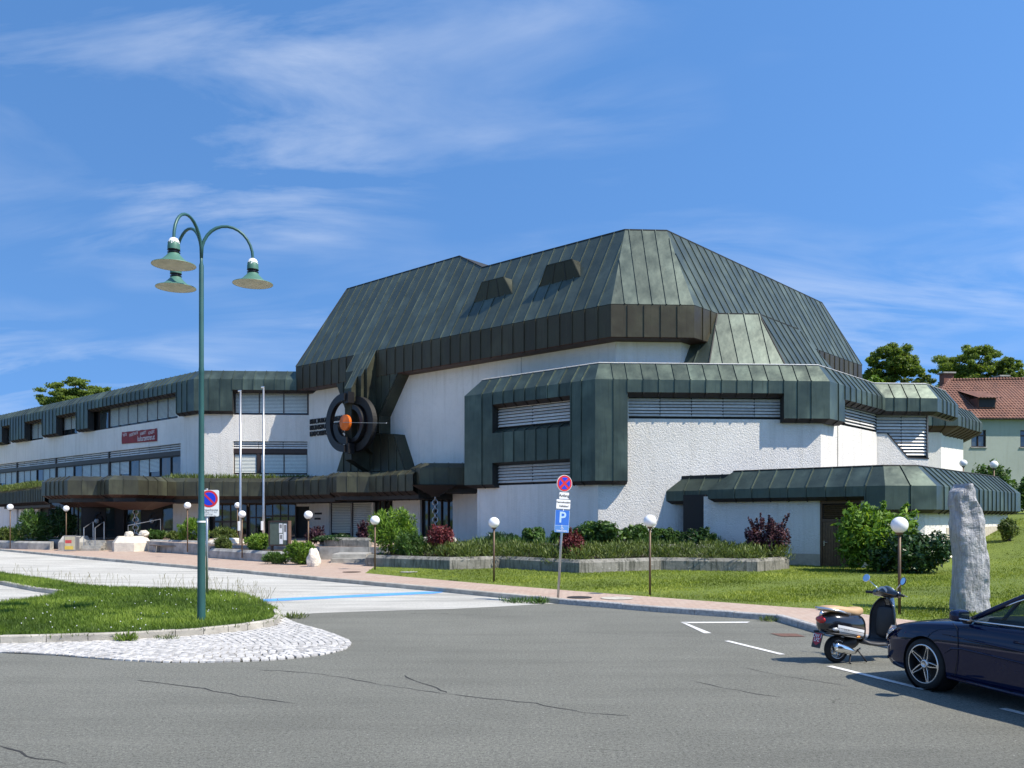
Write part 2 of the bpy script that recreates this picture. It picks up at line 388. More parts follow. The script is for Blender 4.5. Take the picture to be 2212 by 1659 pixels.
def band(core_name, name, bldg, path, top, intervals, mat, width, chin=((-0.3, -0.18), (-0.25, 0.0)), chinmat=None, core_label=None):
    path = [Vector(p) for p in path]; ms, ns = mitres(path)
    core = MB(); jobs = []
    for k in range(len(path)-1):
        S0, T0 = path[k], path[k+1]; d = (T0-S0).normalized(); n = ns[k]; Lk = (T0-S0).length
        d3 = Vector((d.x, d.y, 0)); u_of = lambda p, S0=S0, d=d: (p.x-S0.x)*d.x+(p.y-S0.y)*d.y
        iv = intervals[k]
        if iv is None: continue
        for q, (u0, u1, zb) in enumerate(iv):
            oc, zc = top[-1]
            prof = list(top)+[(oc, zb)]; o, z = oc, zb
            for a, b in chin: o += a; z += b; prof.append((o, z))
            quads = []
            for i in range(len(prof)-1):
                (oa, za), (ob, zb_) = prof[i], prof[i+1]
                A = S0+ms[k]*oa; B = S0+ms[k]*ob; C = T0+ms[k+1]*ob; D_ = T0+ms[k+1]*oa
                pts = [Vector((A.x, A.y, za)), Vector((B.x, B.y, zb_)), Vector((C.x, C.y, zb_)), Vector((D_.x, D_.y, za))]
                nn = (pts[1]-pts[0]).cross(pts[3]-pts[0])
                if nn.length < 1e-9: nn = (pts[1]-pts[0]).cross(pts[2]-pts[0])
                nn.normalize(); quads.append((pts, nn, 0 if i < len(top) else 1))
            for pts, nn, mi in quads:
                c = clip([p-nn*0.035 for p in pts], u_of, u0, u1)
                if len(c) >= 3: core.face(c)
            a0 = 0.0 if u0 is None else u0; b0 = Lk if u1 is None else u1
            cnt = max(1, round((b0-a0)/width)); ed = np.linspace(a0, b0, cnt+1)
            strips = [(None if (j == 0 and u0 is None) else float(ed[j]), None if (j == cnt-1 and u1 is None) else float(ed[j+1])) for j in range(cnt)]
            jobs.append((quads, u_of, d3, strips))
            for nb, uu in ((q-1, u0), (q+1, u1)):       # returns where the neighbour hangs less deep
                zn = zb+3 if not (0 <= nb < len(iv)) else iv[nb][2]
                if uu is not None and zn > zb+0.05:
                    zt_ = min(zn, zc)
                    def pt(o_, z_):
                        c = S0+d*uu+n*o_; return Vector((c.x, c.y, z_))
                    core.face([pt(oc-0.01, zt_), pt(oc-0.01, zb), pt(prof[-2][0], prof[-2][1]), pt(prof[-1][0], prof[-1][1]), pt(prof[-1][0], zt_)])
    c = core.build(core_name, M_['core'], bldg)
    for j in jobs: panels(*j, name, [mat, chinmat or M_['dsoffit']], c)
    return c
def wall(name, face, u0, u1, z0, z1, holes, mat, parent, depth=0.22, o=0.0):
    us = sorted({u0, u1, *[min(max(h[k], u0), u1) for h in holes for k in (0, 1)]}); zs = sorted({z0, z1, *[min(max(h[k], z0), z1) for h in holes for k in (2, 3)]})
    mb = MB()
    for a, b in zip(us, us[1:]):
        for c, e in zip(zs, zs[1:]):
            um, zm = (a+b)/2, (c+e)/2
            if any(h[0] < um < h[1] and h[2] < zm < h[3] for h in holes): continue
            mb.face([face.P(a, c, o), face.P(b, c, o), face.P(b, e, o), face.P(a, e, o)])
    for h in holes:
        a, b, c, e = h[0], h[1], h[2], h[3]
        q = [(a, c), (b, c), (b, e), (a, e)]
        for i in range(4):
            (ua, za), (ub, zb) = q[i], q[(i+1) % 4]
            mb.face([face.P(ua, za, o), face.P(ua, za, o-depth), face.P(ub, zb, o-depth), face.P(ub, zb, o)])
    return mb.build(name, mat, parent)
def fbox(mb, face, u0, u1, z0, z1, o0, o1, m=0):
    P = [face.P(u, z, o) for u in (u0, u1) for o in (o0, o1) for z in (z0, z1)]
    i = len(mb.v); mb.v += [tuple(p) for p in P]
    for q in ((0, 1, 3, 2), (4, 6, 7, 5), (0, 4, 5, 1), (2, 3, 7, 6), (0, 2, 6, 4), (1, 5, 7, 3)):
        mb.f.append(tuple(i+k for k in q)); mb.mi.append(m)
def window(face, u0, u1, z0, z1, n, parent, o=-0.15, kinds=None, mull=0.06, pitch=0.1, name='window', rail=None):
    """framed strip of n lights; kinds: 'b' blind, 'g' glass, 'l' pale glass"""
    fr = MB(); w = 0.07
    fbox(fr, face, u0, u1, z1-w, z1, o-0.05, o+0.05); fbox(fr, face, u0, u1, z0, z0+w, o-0.05, o+0.05)
    ed = np.linspace(u0, u1, n+1)
    for k, e in enumerate(ed):
        ww = mull if 0 < k < n else w
        c = min(max(e, u0+ww/2), u1-ww/2); fbox(fr, face, c-ww/2, c+ww/2, z0+w, z1-w, o-0.05, o+0.05)
    if rail: fbox(fr, face, u0+w, u1-w, rail-0.05, rail+0.05, o-0.052, o+0.048)
    f = fr.build(name, M_['brownframe'], parent)
    for k in range(n):
        kd = (kinds or 'b'*n)[k]; a, b = ed[k]+mull/2, ed[k+1]-mull/2
        p = MB(); p.face([face.P(a, z0+w, o-0.04), face.P(b, z0+w, o-0.04), face.P(b, z1-w, o-0.04), face.P(a, z1-w, o-0.04)])
        p.build('pane', M_['glass2'] if kd == 'l' else M_['glass'], f)
        if kd in 'bh':
            bl = MB(); z = z1-w-0.01; zlo = z0+w if kd == 'b' else z0+w+(z1-z0)*0.22
            while z-pitch > zlo:
                bl.face([face.P(a+.01, z-pitch*0.82, o+0.035), face.P(b-.01, z-pitch*0.82, o+0.035), face.P(b-.01, z, o-0.015), face.P(a+.01, z, o-0.015)])
                z -= pitch
            bl.build('blind', M_['blind'], f)
    return f
def louvre(face, u0, u1, z0, z1, parent, pitch=0.17, o=0.0, parts=1, mat='slat', cut=None):
    """strip of big tilted slats, each slat a piece of its own"""
    bk = MB(); bk.face([face.P(u0, z0, o-0.16), face.P(u1, z0, o-0.16), face.P(u1, z1, o-0.16), face.P(u0, z1, o-0.16)])
    for e in np.linspace(u0, u1, parts+1): fbox(bk, face, e-0.025, e+0.025, z0, z1, o-0.155, o-0.06)
    f = bk.build('louvre', M_['black'], parent)
    ed = np.linspace(u0, u1, parts+1)
    z = z1-0.02; h = pitch*0.70
    while z-h > z0:
        for a, b in zip(ed, ed[1:]):
            if cut is not None:
                c = cut(z-h/2)
                if c > b-0.05: continue
                a = max(a, c)
            mb = MB()
            p = [(z, o-0.10), (z-h, o+0.0), (z-h-0.02, o-0.015), (z-0.02, o-0.115)]
            A = [face.P(a+.012, zz_, oo) for zz_, oo in p]; B = [face.P(b-.012, zz_, oo) for zz_, oo in p]
            mb.face([A[0], A[1], B[1], B[0]]); mb.face([A[1], A[2], B[2], B[1]]); mb.face([A[2], A[3], B[3], B[2]]); mb.face([A[3], A[0], B[0], B[3]]); mb.face(A[::-1]); mb.face(B)
            mb.build('slat', M_[mat], f)
        z -= pitch
    return f

# ------------------------------------------------------------------ the arts centre
BLD = empty('arts_centre', (0, 46, 0), 'large angular arts centre with dark copper roof, white roughcast walls and banded cladding', 'building')
C0 = Vector((4.25, 42.75)); C1 = Vector((15.48, 43.4)); C2 = Vector((20.77, 49.3)); C3 = Vector((23.81, 49.5))
MC = Vector((5.33, 44.46)); MR = Vector((8.73, 44.65)); WC = Vector((-22.24, 61.7)); WM = Vector((-14.53, 62.15))
FWL = Face(WC, dL); FWD = Face(WC, dD); FML = Face(MC, dL); FMD = Face(MC, dD)
FBL = Face(C0, dL); FBD = Face(C0, dD); FBR = Face(C1, dR); FB2 = Face(C2, dD)
# --- solid bodies behind the facades
mb = MB(); mb.prism([WM+nL*-0.3+dD*0.0, WC+Vector((0.35, 0.45)), WC-dL*52-nL*0.5, WC-dL*52-nL*13, WM-nL*13+dL*4], 0, 12.55); mb.build('wing_core', M_['core'], BLD)
mb = MB(); mb.prism([MC-dL*27.2-nL*0.28, MC+Vector((0.1, 0.35)), MR+Vector((-0.1, 0.35)), MR+dR*25, MR+dR*25-nR*16, MC-dL*27.2-nL*15], 0, 12.6); mb.build('hall_core', M_['core'], BLD)
mb = MB(); mb.prism([C0-dL*8.2-nL*0.25, C0+Vector((0.1, 0.28)), C1+Vector((-0.12, 0.28)), C2+Vector((-0.1, 0.28)), C3+Vector((-0.3, 0.28)), C3+Vector((-0.3, 9)), C0-dL*8.2-nL*6], 0, 9.6); mb.build('block_core', M_['core'], BLD)

# --- left wing, long facade
u_l = FWL.u(-60)
lw0, lw1 = 5.28, 7.66; uw0 = FWL.u(390)
ups = [(FWL.u(192.6), FWL.u(380)), (FWL.u(122.6), FWL.u(164.6)), (FWL.u(55), FWL.u(91)), (FWL.u(3.5), FWL.u(21)), (FWL.u(-48), FWL.u(-20))]
holes = [(u_l, uw0, lw0, lw1)]+[(a-0.25, b+0.25, 9.55, 11.35) for a, b in ups]
wall('wall', FWL, u_l, 0, 3.0, 12.0, holes, M_['plaster2'], BLD)
posts = [FWL.u(p) for p in (-40, 35, 119, 233.5)]
bays = list(zip([u_l]+posts, posts+[uw0]))
kinds_low = ['bhbbh', 'gbghbb', 'bhhgbb', 'bhlhbb', 'bhlbhgl']
for (a, b), kd in zip(bays, kinds_low):
    louvre(FWL, a+0.15, b-0.05, 7.14, 7.64, BLD, 0.17, -0.08, len(kd))
    bm = MB(); fbox(bm, FWL, a, b, 6.80, 7.12, -0.2, -0.04); bm.build('beam', M_['brownframe'], BLD)
    window(FWL, a+0.15, b-0.05, 5.3, 6.79, len(kd), BLD, -0.17, kd)
for p in posts:
    bm = MB(); fbox(bm, FWL, p-0.12, p+0.14, 5.3, 7.62, -0.2, -0.03); bm.build('post', M_['brownframe'], BLD)
ugap = FWL.u(233)
window(FWL, ups[0][0]-0.2, ugap-0.1, 9.57, 11.33, 2, BLD, -0.15, 'gl')
window(FWL, ugap+0.12, ups[0][1]+0.2, 9.57, 11.33, 7, BLD, -0.15, 'b'*7, 0.05, 0.085)
window(FWL, ups[1][0]-0.2, ups[1][1]+0.2, 9.57, 11.33, 3, BLD, -0.15, 'hhh', 0.05, 0.085)
window(FWL, ups[2][0]-0.2, ups[2][1]+0.2, 9.57, 11.33, 3, BLD, -0.15, 'bbb', 0.05, 0.085)
window(FWL, ups[3][0]-0.2, ups[3][1]+0.2, 9.57, 11.33, 2, BLD, -0.15, 'bb', 0.05, 0.085)
# --- left wing, short facade
uD0, uD1 = FWD.u(504), FWD.u(664)
UE = (WM-WC).length
wall('wall', FWD, 0, UE+0.2, 3.0, 12.0, [(uD0, uD1, 5.28, 7.66), (FWD.u(505), FWD.u(667), 9.55, 11.3)], M_['plaster'], BLD)
louvre(FWD, uD0, uD1, 7.14, 7.64, BLD, 0.17, -0.08, 3)
bm = MB(); fbox(bm, FWD, uD0, uD1, 6.80, 7.12, -0.2, -0.04); bm.build('beam', M_['brownframe'], BLD)
um = FWD.u(558)
window(FWD, uD0, um-0.1, 5.3, 6.79, 1, BLD, -0.17, 'b'); window(FWD, um+0.1, uD1, 5.3, 6.79, 2, BLD, -0.17, 'bb')
bm = MB(); fbox(bm, FWD, um-0.1, um+0.1, 5.3, 6.8, -0.19, -0.06); bm.build('post', M_['brownframe'], BLD)
window(FWD, FWD.u(506), FWD.u(665), 9.57, 11.28, 3, BLD, -0.17, 'bbb')
# --- roof band of the wing
fo = FWL; o = 0.6
m_w = mitres([WC-dL*10, WC, WC+dD*5])[0][1]
iv = []
def uo(px): return FWL.u(px, o)
segs = [(None, uo(-48), 11.3), (uo(-48), uo(-20), 9.75)]
iv = [(None, uo(-20)+60, 11.3)]
pathW = [WC-dL*60, WC, WM+dD*1.4]
deep = [(uo(-20), uo(3.5)), (uo(22), uo(52.5)), (uo(91), uo(121)), (uo(164.6), uo(189)), (uo(381), None)]
cur = None; iv = []
for a, b in deep:
    iv.append((cur, a+60, 11.3)); iv.append((a+60, None if b is None else b+60, 9.75)); cur = None if b is None else b+60
band('roof_band', 'roof_band_panel', BLD, pathW, [(-0.1, 12.7), (0.6, 12.0)], [iv, [(None, FWD.u(502, o), 9.75), (FWD.u(502, o), None, 11.25)]], M_['clad'], 0.72)
mb = MB(); mb.prism([WC-dL*60+nL*-0.1, WC+m_w*-0.1, WM+dD*1.4+nD*-0.1, WM+dD*3-nL*9, WC-dL*60-nL*12], 12.5, 12.69); mb.build('roof_deck', M_['core'], BLD)

# --- hall: long wall with the hourglass cladding
uM0 = FML.u(668)
uS = FML.u(907)
gh = [(FML.u(711), FML.u(757), 0.3, 3.3), (FML.u(757), FML.u(802), 0.3, 3.3), (FML.u(806), FML.u(848), 0.3, 3.35), (FML.u(907), FML.u(978), 0.3, 3.4)]
wall('wall', FML, uM0, 0, 0.0, 11.5, gh, M_['plaster2'], BLD, 0.3)
window(FML, gh[0][0], gh[0][1], 0.3, 3.3, 1, BLD, -0.2, 'h', pitch=0.11); window(FML, gh[1][0], gh[1][1], 0.3, 3.3, 1, BLD, -0.2, 'b', pitch=0.13)
window(FML, gh[2][0], gh[2][1], 0.3, 3.35, 4, BLD, -0.2, 'glgg'); window(FML, gh[3][0], gh[3][1], 0.3, 3.4, 5, BLD, -0.2, 'ggggg')
wall('wall', FMD, 0, (MR-MC).length, 8.5, 11.5, [], M_['plaster2'], BLD)
FMR = Face(MR, dR); wall('wall', FMR, 0, 4, 8.5, 11.5, [], M_['plaster2'], BLD)
# joint line in the long wall
mb = MB(); fbox(mb, FML, FML.u(1126)-0.02, FML.u(1126)+0.02, 8.0, 11.3, -0.01, 0.006); mb.build('wall_joint', simple('joint', (0.3, 0.3, 0.29), 0.9), BLD)

# --- main roof
A = Vector((4.97, 43.44, 12.93)); B = Vector((9.20, 43.68, 12.93)); T1 = Vector((6.02, 46.1, 17.53)); T2 = Vector((8.26, 46.23, 17.53))
l3 = Vector((-dL.x, -dL.y, 0)); r3 = Vector((dR.x, dR.y, 0))
AL = A+l3*27.25; BR = B+r3*23.3; TR = T2+r3*20.8; V1 = T1+l3*10.46
npl = (A-T1).cross(l3).normalized()
if npl.z < 0: npl = -npl
def onslope(px, py):
    dr = Vector(((px-CX)/FPX, 1, -(py-HY)/FPX)); c = Vector((0, 0, HC)); return c+dr*((A-c).dot(npl)/dr.dot(npl))
Vh2 = onslope(993, 553); Vh3 = onslope(750, 624)
bk = Vector((0.6652, 0.7466, 0)); bkr = Vector((-0.7466, 0.6652, 0))
core = MB()
Lpoly = [A, T1, V1, Vh2, Vh3, AL]; Rpoly = [B, BR, TR, T2]; Dpoly = [A, B, T2, T1]
for p in (Lpoly[::-1], Rpoly, Dpoly): core.face([q-Vector((0, 0, 0.05)) for q in p])
core.face([V1, T1, T2, TR, TR+bkr*9, V1+bk*9]); core.face([Vh3, Vh2, Vh2+bk*7, Vh3+bk*7]); core.face([Vh2, V1, V1+bk*8, Vh2+bk*8])
core.face([AL, Vh3, Vh3+bk*7, AL+bk*13]); core.face([BR, BR+bkr*12, TR+bkr*8, TR])
croof = core.build('main_roof', M_['core'], BLD)
def slope_panels(poly, d3, org, L_, width, nm, mat, core_, nrm=None, phase=0.0):
    nn = nrm or (poly[1]-poly[0]).cross(poly[2]-poly[0]).normalized()
    if nn.z < 0: nn = -nn
    u_of = lambda p: (p-org).dot(d3)
    us = [u_of(p) for p in poly]; lo, hi = min(us), max(us); n = max(1, round((hi-lo)/width)); ed = np.linspace(lo, hi, n+1)
    panels([(poly, nn, 0)], u_of, d3, [(float(a), float(b)) for a, b in zip(ed, ed[1:])], nm, [mat], core_)
slope_panels(Lpoly, -l3, AL, 27, 0.82, 'roof_panel', M_['roof'], croof, npl)
slope_panels(Dpoly, Vector((dD.x, dD.y, 0)), A, 4, 0.75, 'roof_panel', M_['roof'], croof)
slope_panels(Rpoly, r3, B, 23, 0.86, 'roof_panel', M_['roof'], croof)
# ridge trim
mb = MB()
for p, q in ((T1, T2), (T2, TR), (T1, V1), (V1, Vh2), (Vh2, Vh3), (TR, BR), (Vh3, AL)): mb.tube([p, q], 0.045, 4)
mb.build('ridge_trim', M_['core'], BLD)
# fascia under the main roof
pathF = [AL.xy, A.xy, B.xy, BR.xy]
band('fascia', 'fascia_panel', BLD, pathF, [(0.0, 12.90)], [[(None, None, 11.28)], [(None, None, 11.28)], [(None, None, 11.28)]], M_['fascia'], 0.82, chin=((-0.04, -0.05), (-1.1, 0.0)), chinmat=M_['soffit'])
# end wall of the fascia at the left
Fe = Face(AL.xy, nL); mb = MB(); mb.face([AL+Vector((0, 0, -0.03)), AL+bk*6+Vector((0, 0, -0.03)), AL+bk*6+Vector((0, 0, -1.65)), AL+Vector((0, 0, -1.65))]); mb.build('fascia_end', M_['fascia'], BLD)

# --- hourglass cladding on the hall's long wall
OG = 0.985
hg_px = [(726, 834), (748, 891), (752, 905), (752, 940), (741, 972), (727, 1019), (874, 1017), (849, 937), (818, 936), (818, 898), (859, 812)]
uz = [(FML.u(x, OG), FML.z(x, y, OG)) for x, y in hg_px]
uz[0] = (uz[0][0], 11.27); uz[-1] = (uz[-1][0], 11.27)
mb = MB(); front = [FML.P(u, z, OG-0.03) for u, z in uz]; back = [FML.P(u, z, 0.0) for u, z in uz]
for k in range(len(front)):
    j = (k+1) % len(front); mb.face([front[k], back[k], back[j], front[j]])
hgc = mb.build('hourglass_cladding', M_['canopy'], BLD)
poly = [FML.P(u, z, OG) for u, z in uz]
# split the front at each seam: convex pieces first
ztop = 11.27; mid1 = uz[3][1]
upper = [FML.P(*uz[0], OG), FML.P(*uz[1], OG), FML.P(*uz[9], OG), FML.P(*uz[10], OG)]
neck = [FML.P(*uz[1], OG), FML.P(*uz[3], OG), FML.P(*uz[8], OG), FML.P(*uz[9], OG)]
lower = [FML.P(*uz[3], OG), FML.P(*uz[5], OG), FML.P(*uz[6], OG), FML.P(*uz[7], OG)]
nl3 = Vector((nL.x, nL.y, 0)); dl3 = Vector((dL.x, dL.y, 0))
for q in (upper, neck, lower): slope_panels(q, dl3, poly[0], 1, 0.8, 'hourglass_panel', M_['canopy'], hgc, nl3)
# three gutter fins running down from the roof slope
sl = (17.53-12.93)/((T1-A).xy.dot(-nL))
FA = Face(A.xy, dL)
def fin(pa, pb, of, zb, nm='gutter_fin'):
    a, b = FA.u(pa, of), FA.u(pb, of); zt = 12.93-sl*of; mb = MB()
    P = lambda u, z, o_: FA.P(u, z, o_)
    mb.face([P(a, 12.95, 0), P(a, zt, of), P(b, zt, of), P(b, 12.95, 0)], 0)
    mb.face([P(a, zt, of), P(a, zb, of), P(b, zb, of), P(b, zt, of)], 1)
    mb.face([P(b, 12.95, 0), P(b, zt, of), P(b, zb, of), P(b, zb-0.7, 0), ], 1)
    mb.face([P(a, 12.95, 0), P(a, zb-0.7, 0), P(a, zb, of), P(a, zt, of)], 1)
    mb.face([P(a, zb, of), P(a, zb-0.7, 0), P(b, zb-0.7, 0), P(b, zb, of)], 1)
    for k in (a, b): mb.tube([P(k, 12.97, 0), P(k, zt+0.02, of)], 0.03, 4, 0)
    mb.build(nm, [M_['roof'], M_['canopy']], BLD)
fin(747.5, 762, 0.72, 9.6); fin(745, 759, 1.45, 5.9); fin(781, 793, 0.72, 9.0); fin(762, 780, 1.0, 7.0)

# --- dormers
def dormer(bl, br, tr, tl, nm='dormer'):
    PBL, PBR = onslope(*bl), onslope(*br)
    yb = (PBL+PBR)/2; f = Face(PBL.xy, dL)
    utl, utr = f.u(tl[0]), f.u(tr[0]); zt = (f.z(*tl)+f.z(*tr))/2
    f = Face(PBL.xy, dL); fo_ = 0.12
    utl, utr = f.u(tl[0], fo_), f.u(tr[0], fo_); zt = (f.z(*tl, fo_)+f.z(*tr, fo_))/2
    FTL, FTR = f.P(utl, zt, fo_), f.P(utr, zt, fo_)
    def back(p):      # horizontally back to the slope
        dd = bk; return p+dd*((A-p).dot(npl)/dd.dot(npl))
    BTL, BTR = back(FTL), back(FTR)
    mb = MB(); mb.face([PBL, PBR, FTR, FTL]); mb.face([PBR, BTR, FTR]); mb.face([PBL, FTL, BTL]); mb.face([FTL, FTR, BTR, BTL])
    mb.tube([FTL, FTR], 0.03, 4); mb.tube([FTL, PBL], 0.03, 4); mb.tube([FTR, PBR], 0.03, 4)
    o_ = mb.build(nm, M_['dormer'], BLD)
    for k in (1, 2):
        t = k/3; r_ = MB(); r_.tube([PBL.lerp(PBR, t)+nl3*0.01, FTL.lerp(FTR, t)+nl3*0.01], 0.03, 4); r_.build('seam', M_['core'], o_)
dormer((1023.5, 654), (1106.4, 634), (1087.7, 598.5), (1041, 609.5))
dormer((1164.7, 620), (1253.5, 597.7), (1236, 560.4), (1181, 573))

# --- lower hipped roof over the block, in front of the hall
Q1 = Vector((10.8, 45.47, 12.92)); Q2 = Vector((13.02, 45.6, 12.92)); Q3 = Q2+r3*4.95
Qb1 = Q1+Vector((-0.356*1.95-0.25, -1.022*1.95, -3.3)); Qb2 = Q2+Vector((0.471*1.95, -0.9745*1.95, -3.3)); Qb3 = Q3+Vector((nR.x, nR.y, 0))*1.95+Vector((0, 0, -3.3))+r3*2.6
Ql = Q1-dl3*2.2; Qbl = Qb1-dl3*3.0
core = MB()
for p in ([Q1, Qb1, Qb2, Q2], [Q2, Qb2, Qb3, Q3], [Ql, Qbl, Qb1, Q1], [Q1, Q2, Q3, Q3+bkr*6, Ql+bk*4]): core.face([q-Vector((0, 0, 0.06)) for q in p])
core.face([Q3, Qb3, Qb3+bkr*5, Q3+bkr*5])
c2 = core.build('lower_roof', M_['core'], BLD)
slope_panels([Qb1, Qb2, Q2, Q1], Vector((dD.x, dD.y, 0)), Q1, 1, 0.8, 'lower_roof_panel', M_['roof'], c2)
slope_panels([Qb2, Qb3, Q3, Q2], r3, Q2, 1, 0.86, 'lower_roof_panel', M_['roof'], c2)
slope_panels([Qbl, Qb1, Q1, Ql], dl3, Q1, 1, 0.9, 'lower_roof_panel', M_['roof'], c2)
mb = MB()
for p, q in ((Q1, Q2), (Q2, Q3), (Q1, Qb1), (Q2, Qb2)): mb.tube([p, q], 0.04, 4)
mb.build('ridge_trim', M_['core'], BLD)

# --- block walls
uBl = FBL.u(1031)
wall('wall', FBL, uBl, 0, 0, 9.0, [(FBL.u(1072), FBL.u(1236), 6.95, 8.3), (FBL.u(1072), FBL.u(1236), 3.95, 5.1)], M_['plaster2'], BLD, 0.3)
UBD = (C1-C0).length
wall('wall', FBD, 0, UBD, 0, 9.0, [(FBD.u(1358), FBD.u(1700), 7.1, 8.35)], M_['plaster'], BLD, 0.25)
UBR = (C2-C1).length
wall('wall', FBR, 0, FBR.u(1809), 0, 9.0, [], M_['plaster'], BLD)
wall('wall', FBR, FBR.u(1809), UBR, 0, 7.05, [(FBR.u(1812), UBR-0.8, 3.6, 4.35)], M_['plaster'], BLD, o=0.03)
mb = MB(); UB2 = (C3-C2).length
pts = [(0, 0), (UB2, 0), (UB2, 5.55), (FB2.u(1962), 5.6), (FB2.u(1916), 7.0), (0, 7.0)]
mb.face([FB2.P(u, z, 0.0) for u, z in pts]); mb.build('wall', M_['plaster'], BLD)
mb = MB(); mb.tube([FB2.P(u, z+0.02, 0.0) for u, z in pts[2:]], 0.045, 4); mb.build('wall_coping', M_['dsoffit'], BLD)
F3 = Face(C3, Vector((-0.0576, 0.9983))); wall('wall', F3, 0, 5, 0, 8.5, [], M_['plaster'], BLD)
wall('wall', Face(C0-dL*8.2-nL*2.0, nL), 0, 2.0, 0, 4.2, [], M_['plaster2'], BLD)
# louvres of the block
louvre(FBL, FBL.u(1075), FBL.u(1234), 6.98, 8.25, BLD, 0.165, 0.10, 2); louvre(FBL, FBL.u(1075), FBL.u(1234), 3.97, 5.05, BLD, 0.165, 0.10, 2)
louvre(FBD, FBD.u(1358), FBD.u(1698), 7.12, 8.15, BLD, 0.155, -0.03, 5)
louvre(FBR, FBR.u(1826, 0), UBR-0.05, 7.08, 8.15, BLD, 0.165, 0.02, 2)
ua, ub, za, zb_ = FB2.u(1916), FB2.u(1962), 7.0, 5.6
louvre(FB2, 0.05, UB2-0.05, 5.6, 8.15, BLD, 0.185, -0.12, 2, cut=lambda z: 0.0 if z > za else ua+(za-z)/(za-zb_)*(ub-ua)-0.1)
# cladding bands of the block
ob = 0.55; LS = 8.2
pathB = [C0-dL*LS-nL*2.2, C0-dL*LS, C0, C1, C2, C3, C3+dR*4]
cl = lambda px: FBL.u(px, ob)+LS
zt8 = [(-0.15, 9.85), (0.55, 8.95)]
iv = [[(None, None, 4.0)],
      [(None, cl(1063.5), 4.0), (cl(1063.5), cl(1233), 8.3), (cl(1233), None, 4.0)],
      [(None, FBD.u(1356, ob), 4.0), (FBD.u(1356, ob), FBD.u(1694, ob), 8.33), (FBD.u(1694, ob), None, 7.1)],
      [(None, FBR.u(1825, ob), 7.1), (FBR.u(1825, ob), None, 8.25)], [(None, None, 8.2)], [(None, None, 8.2)]]
band('cladding_band', 'cladding_panel', BLD, pathB, zt8, iv, M_['clad'], 0.76)
# spandrel between the two louvre strips
sp = MB(); a, b = FBL.u(1063.5, ob), FBL.u(1233, ob)
sp.face([FBL.P(a, 5.15, ob-0.04), FBL.P(b, 5.15, ob-0.04), FBL.P(b, 6.75, ob-0.04), FBL.P(a, 6.75, ob-0.04)])
sp.face([FBL.P(a, 6.75, ob-0.04), FBL.P(b, 6.75, ob-0.04), FBL.P(b, 6.98, 0.05), FBL.P(a, 6.98, 0.05)])
sp.face([FBL.P(a, 5.15, ob-0.04), FBL.P(a, 5.0, 0.0), FBL.P(b, 5.0, 0.0), FBL.P(b, 5.15, ob-0.04)])
spc = sp.build('spandrel', M_['core'], BLD)
q = [FBL.P(a, 5.15, ob), FBL.P(b, 5.15, ob), FBL.P(b, 6.75, ob), FBL.P(a, 6.75, ob)]; q2 = [FBL.P(a, 6.75, ob), FBL.P(b, 6.75, ob), FBL.P(b, 7.0, 0.05), FBL.P(a, 7.0, 0.05)]
uu = lambda p: (p.x-C0.x)*dL.x+(p.y-C0.y)*dL.y
ed = np.linspace(a, b, 8); panels([(q, nl3, 0), (q2, Vector((0, 0, 1)), 0)], uu, dl3, [(float(x), float(y)) for x, y in zip(ed, ed[1:])], 'spandrel_panel', [M_['clad']], spc)
mb = MB(); mb.prism([p+m*-0.12 for p, m in zip([Vector(q) for q in pathB], mitres([Vector(q) for q in pathB])[0])]+[C0-dL*LS-nL*3+Vector((12, 6))], 9.5, 9.84); mb.build('roof_deck', M_['core'], BLD)
# thin bright parapet capping
mb = MB(); mm = mitres([Vector(q) for q in pathB])[0]; mb.tube([V3(Vector(p)+m*-0.16, 9.87) for p, m in zip(pathB, mm)], 0.04, 4); mb.build('capping', M_['slat'], BLD)

# --- far end of the block: small projecting bay at the back right
K0 = Vector(at(2011, 1118, 55.5).xy); K1 = Vector(at(2070, 1118, 55.6).xy)
mb = MB(); mb.prism([K0+Vector((-2, 0.6)), K1+Vector((-0.8, 0.6)), K1+dR*5+Vector((-0.8, 0.5)), K0+Vector((-2, 8))], 0, 9.3); mb.build('bay_wall', M_['plaster2'], BLD)
pk = [K0+Vector((-1.5, -0.08)), K1, K1+dR*6]
band('bay_band', 'bay_panel', BLD, pk, [(-0.7, 9.6), (0, 8.75)], [[(None, None, 8.1)], [(None, None, 8.1)]], M_['clad'], 0.85, chin=((-0.15, -0.12), (-1.2, -0.6)), chinmat=M_['soffit'])
mb = MB(); mb.prism([pk[0]+Vector((0, .7)), pk[1]+Vector((-.4, .7)), pk[2]+Vector((-.7, .5)), pk[0]+Vector((0, 8))], 9.3, 9.58); mb.build('roof_deck', M_['core'], BLD)

# --- low annex on the right
AC = Vector((15.34, 35.69)); AD = Vector((17.08, 35.79)); AE = AD+dR*14.4
FAL = Face(AC, dL); FAD = Face(AC, dD); FAR = Face(AD, dR)
a0 = FAL.u(1520)
mb = MB(); mb.prism([FAL.XY(a0, -0.3), FAL.XY(-0.2, -0.3), AD+Vector((-0.2, 0.35)), FAR.XY(14.2, -0.3), FAR.XY(14.2, -5.0), FAL.XY(a0, -5)+Vector((3.0, 0))], 0, 3.4); mb.build('annex_core', M_['core'], BLD)
dr0, dr1 = FAL.u(1771), FAL.u(1860)
wall('wall', FAL, a0, 0, 0.0, 3.2, [(dr0, dr1, 0.0, 2.95)], M_['plaster'], BLD, 0.18)
wall('wall', FAL, a0, a0+0.001, 0.0, 3.2, [], M_['plaster'], BLD)
wall('wall', FAD, 0, (AD-AC).length, 0, 3.2, [], M_['plaster'], BLD)
wall('wall', FAR, 0, 14.4, 0, 3.2, [], M_['plaster'], BLD)
wall('wall', Face(AE, -nR), 0, 5.0, 0, 3.2, [], M_['plaster'], BLD)
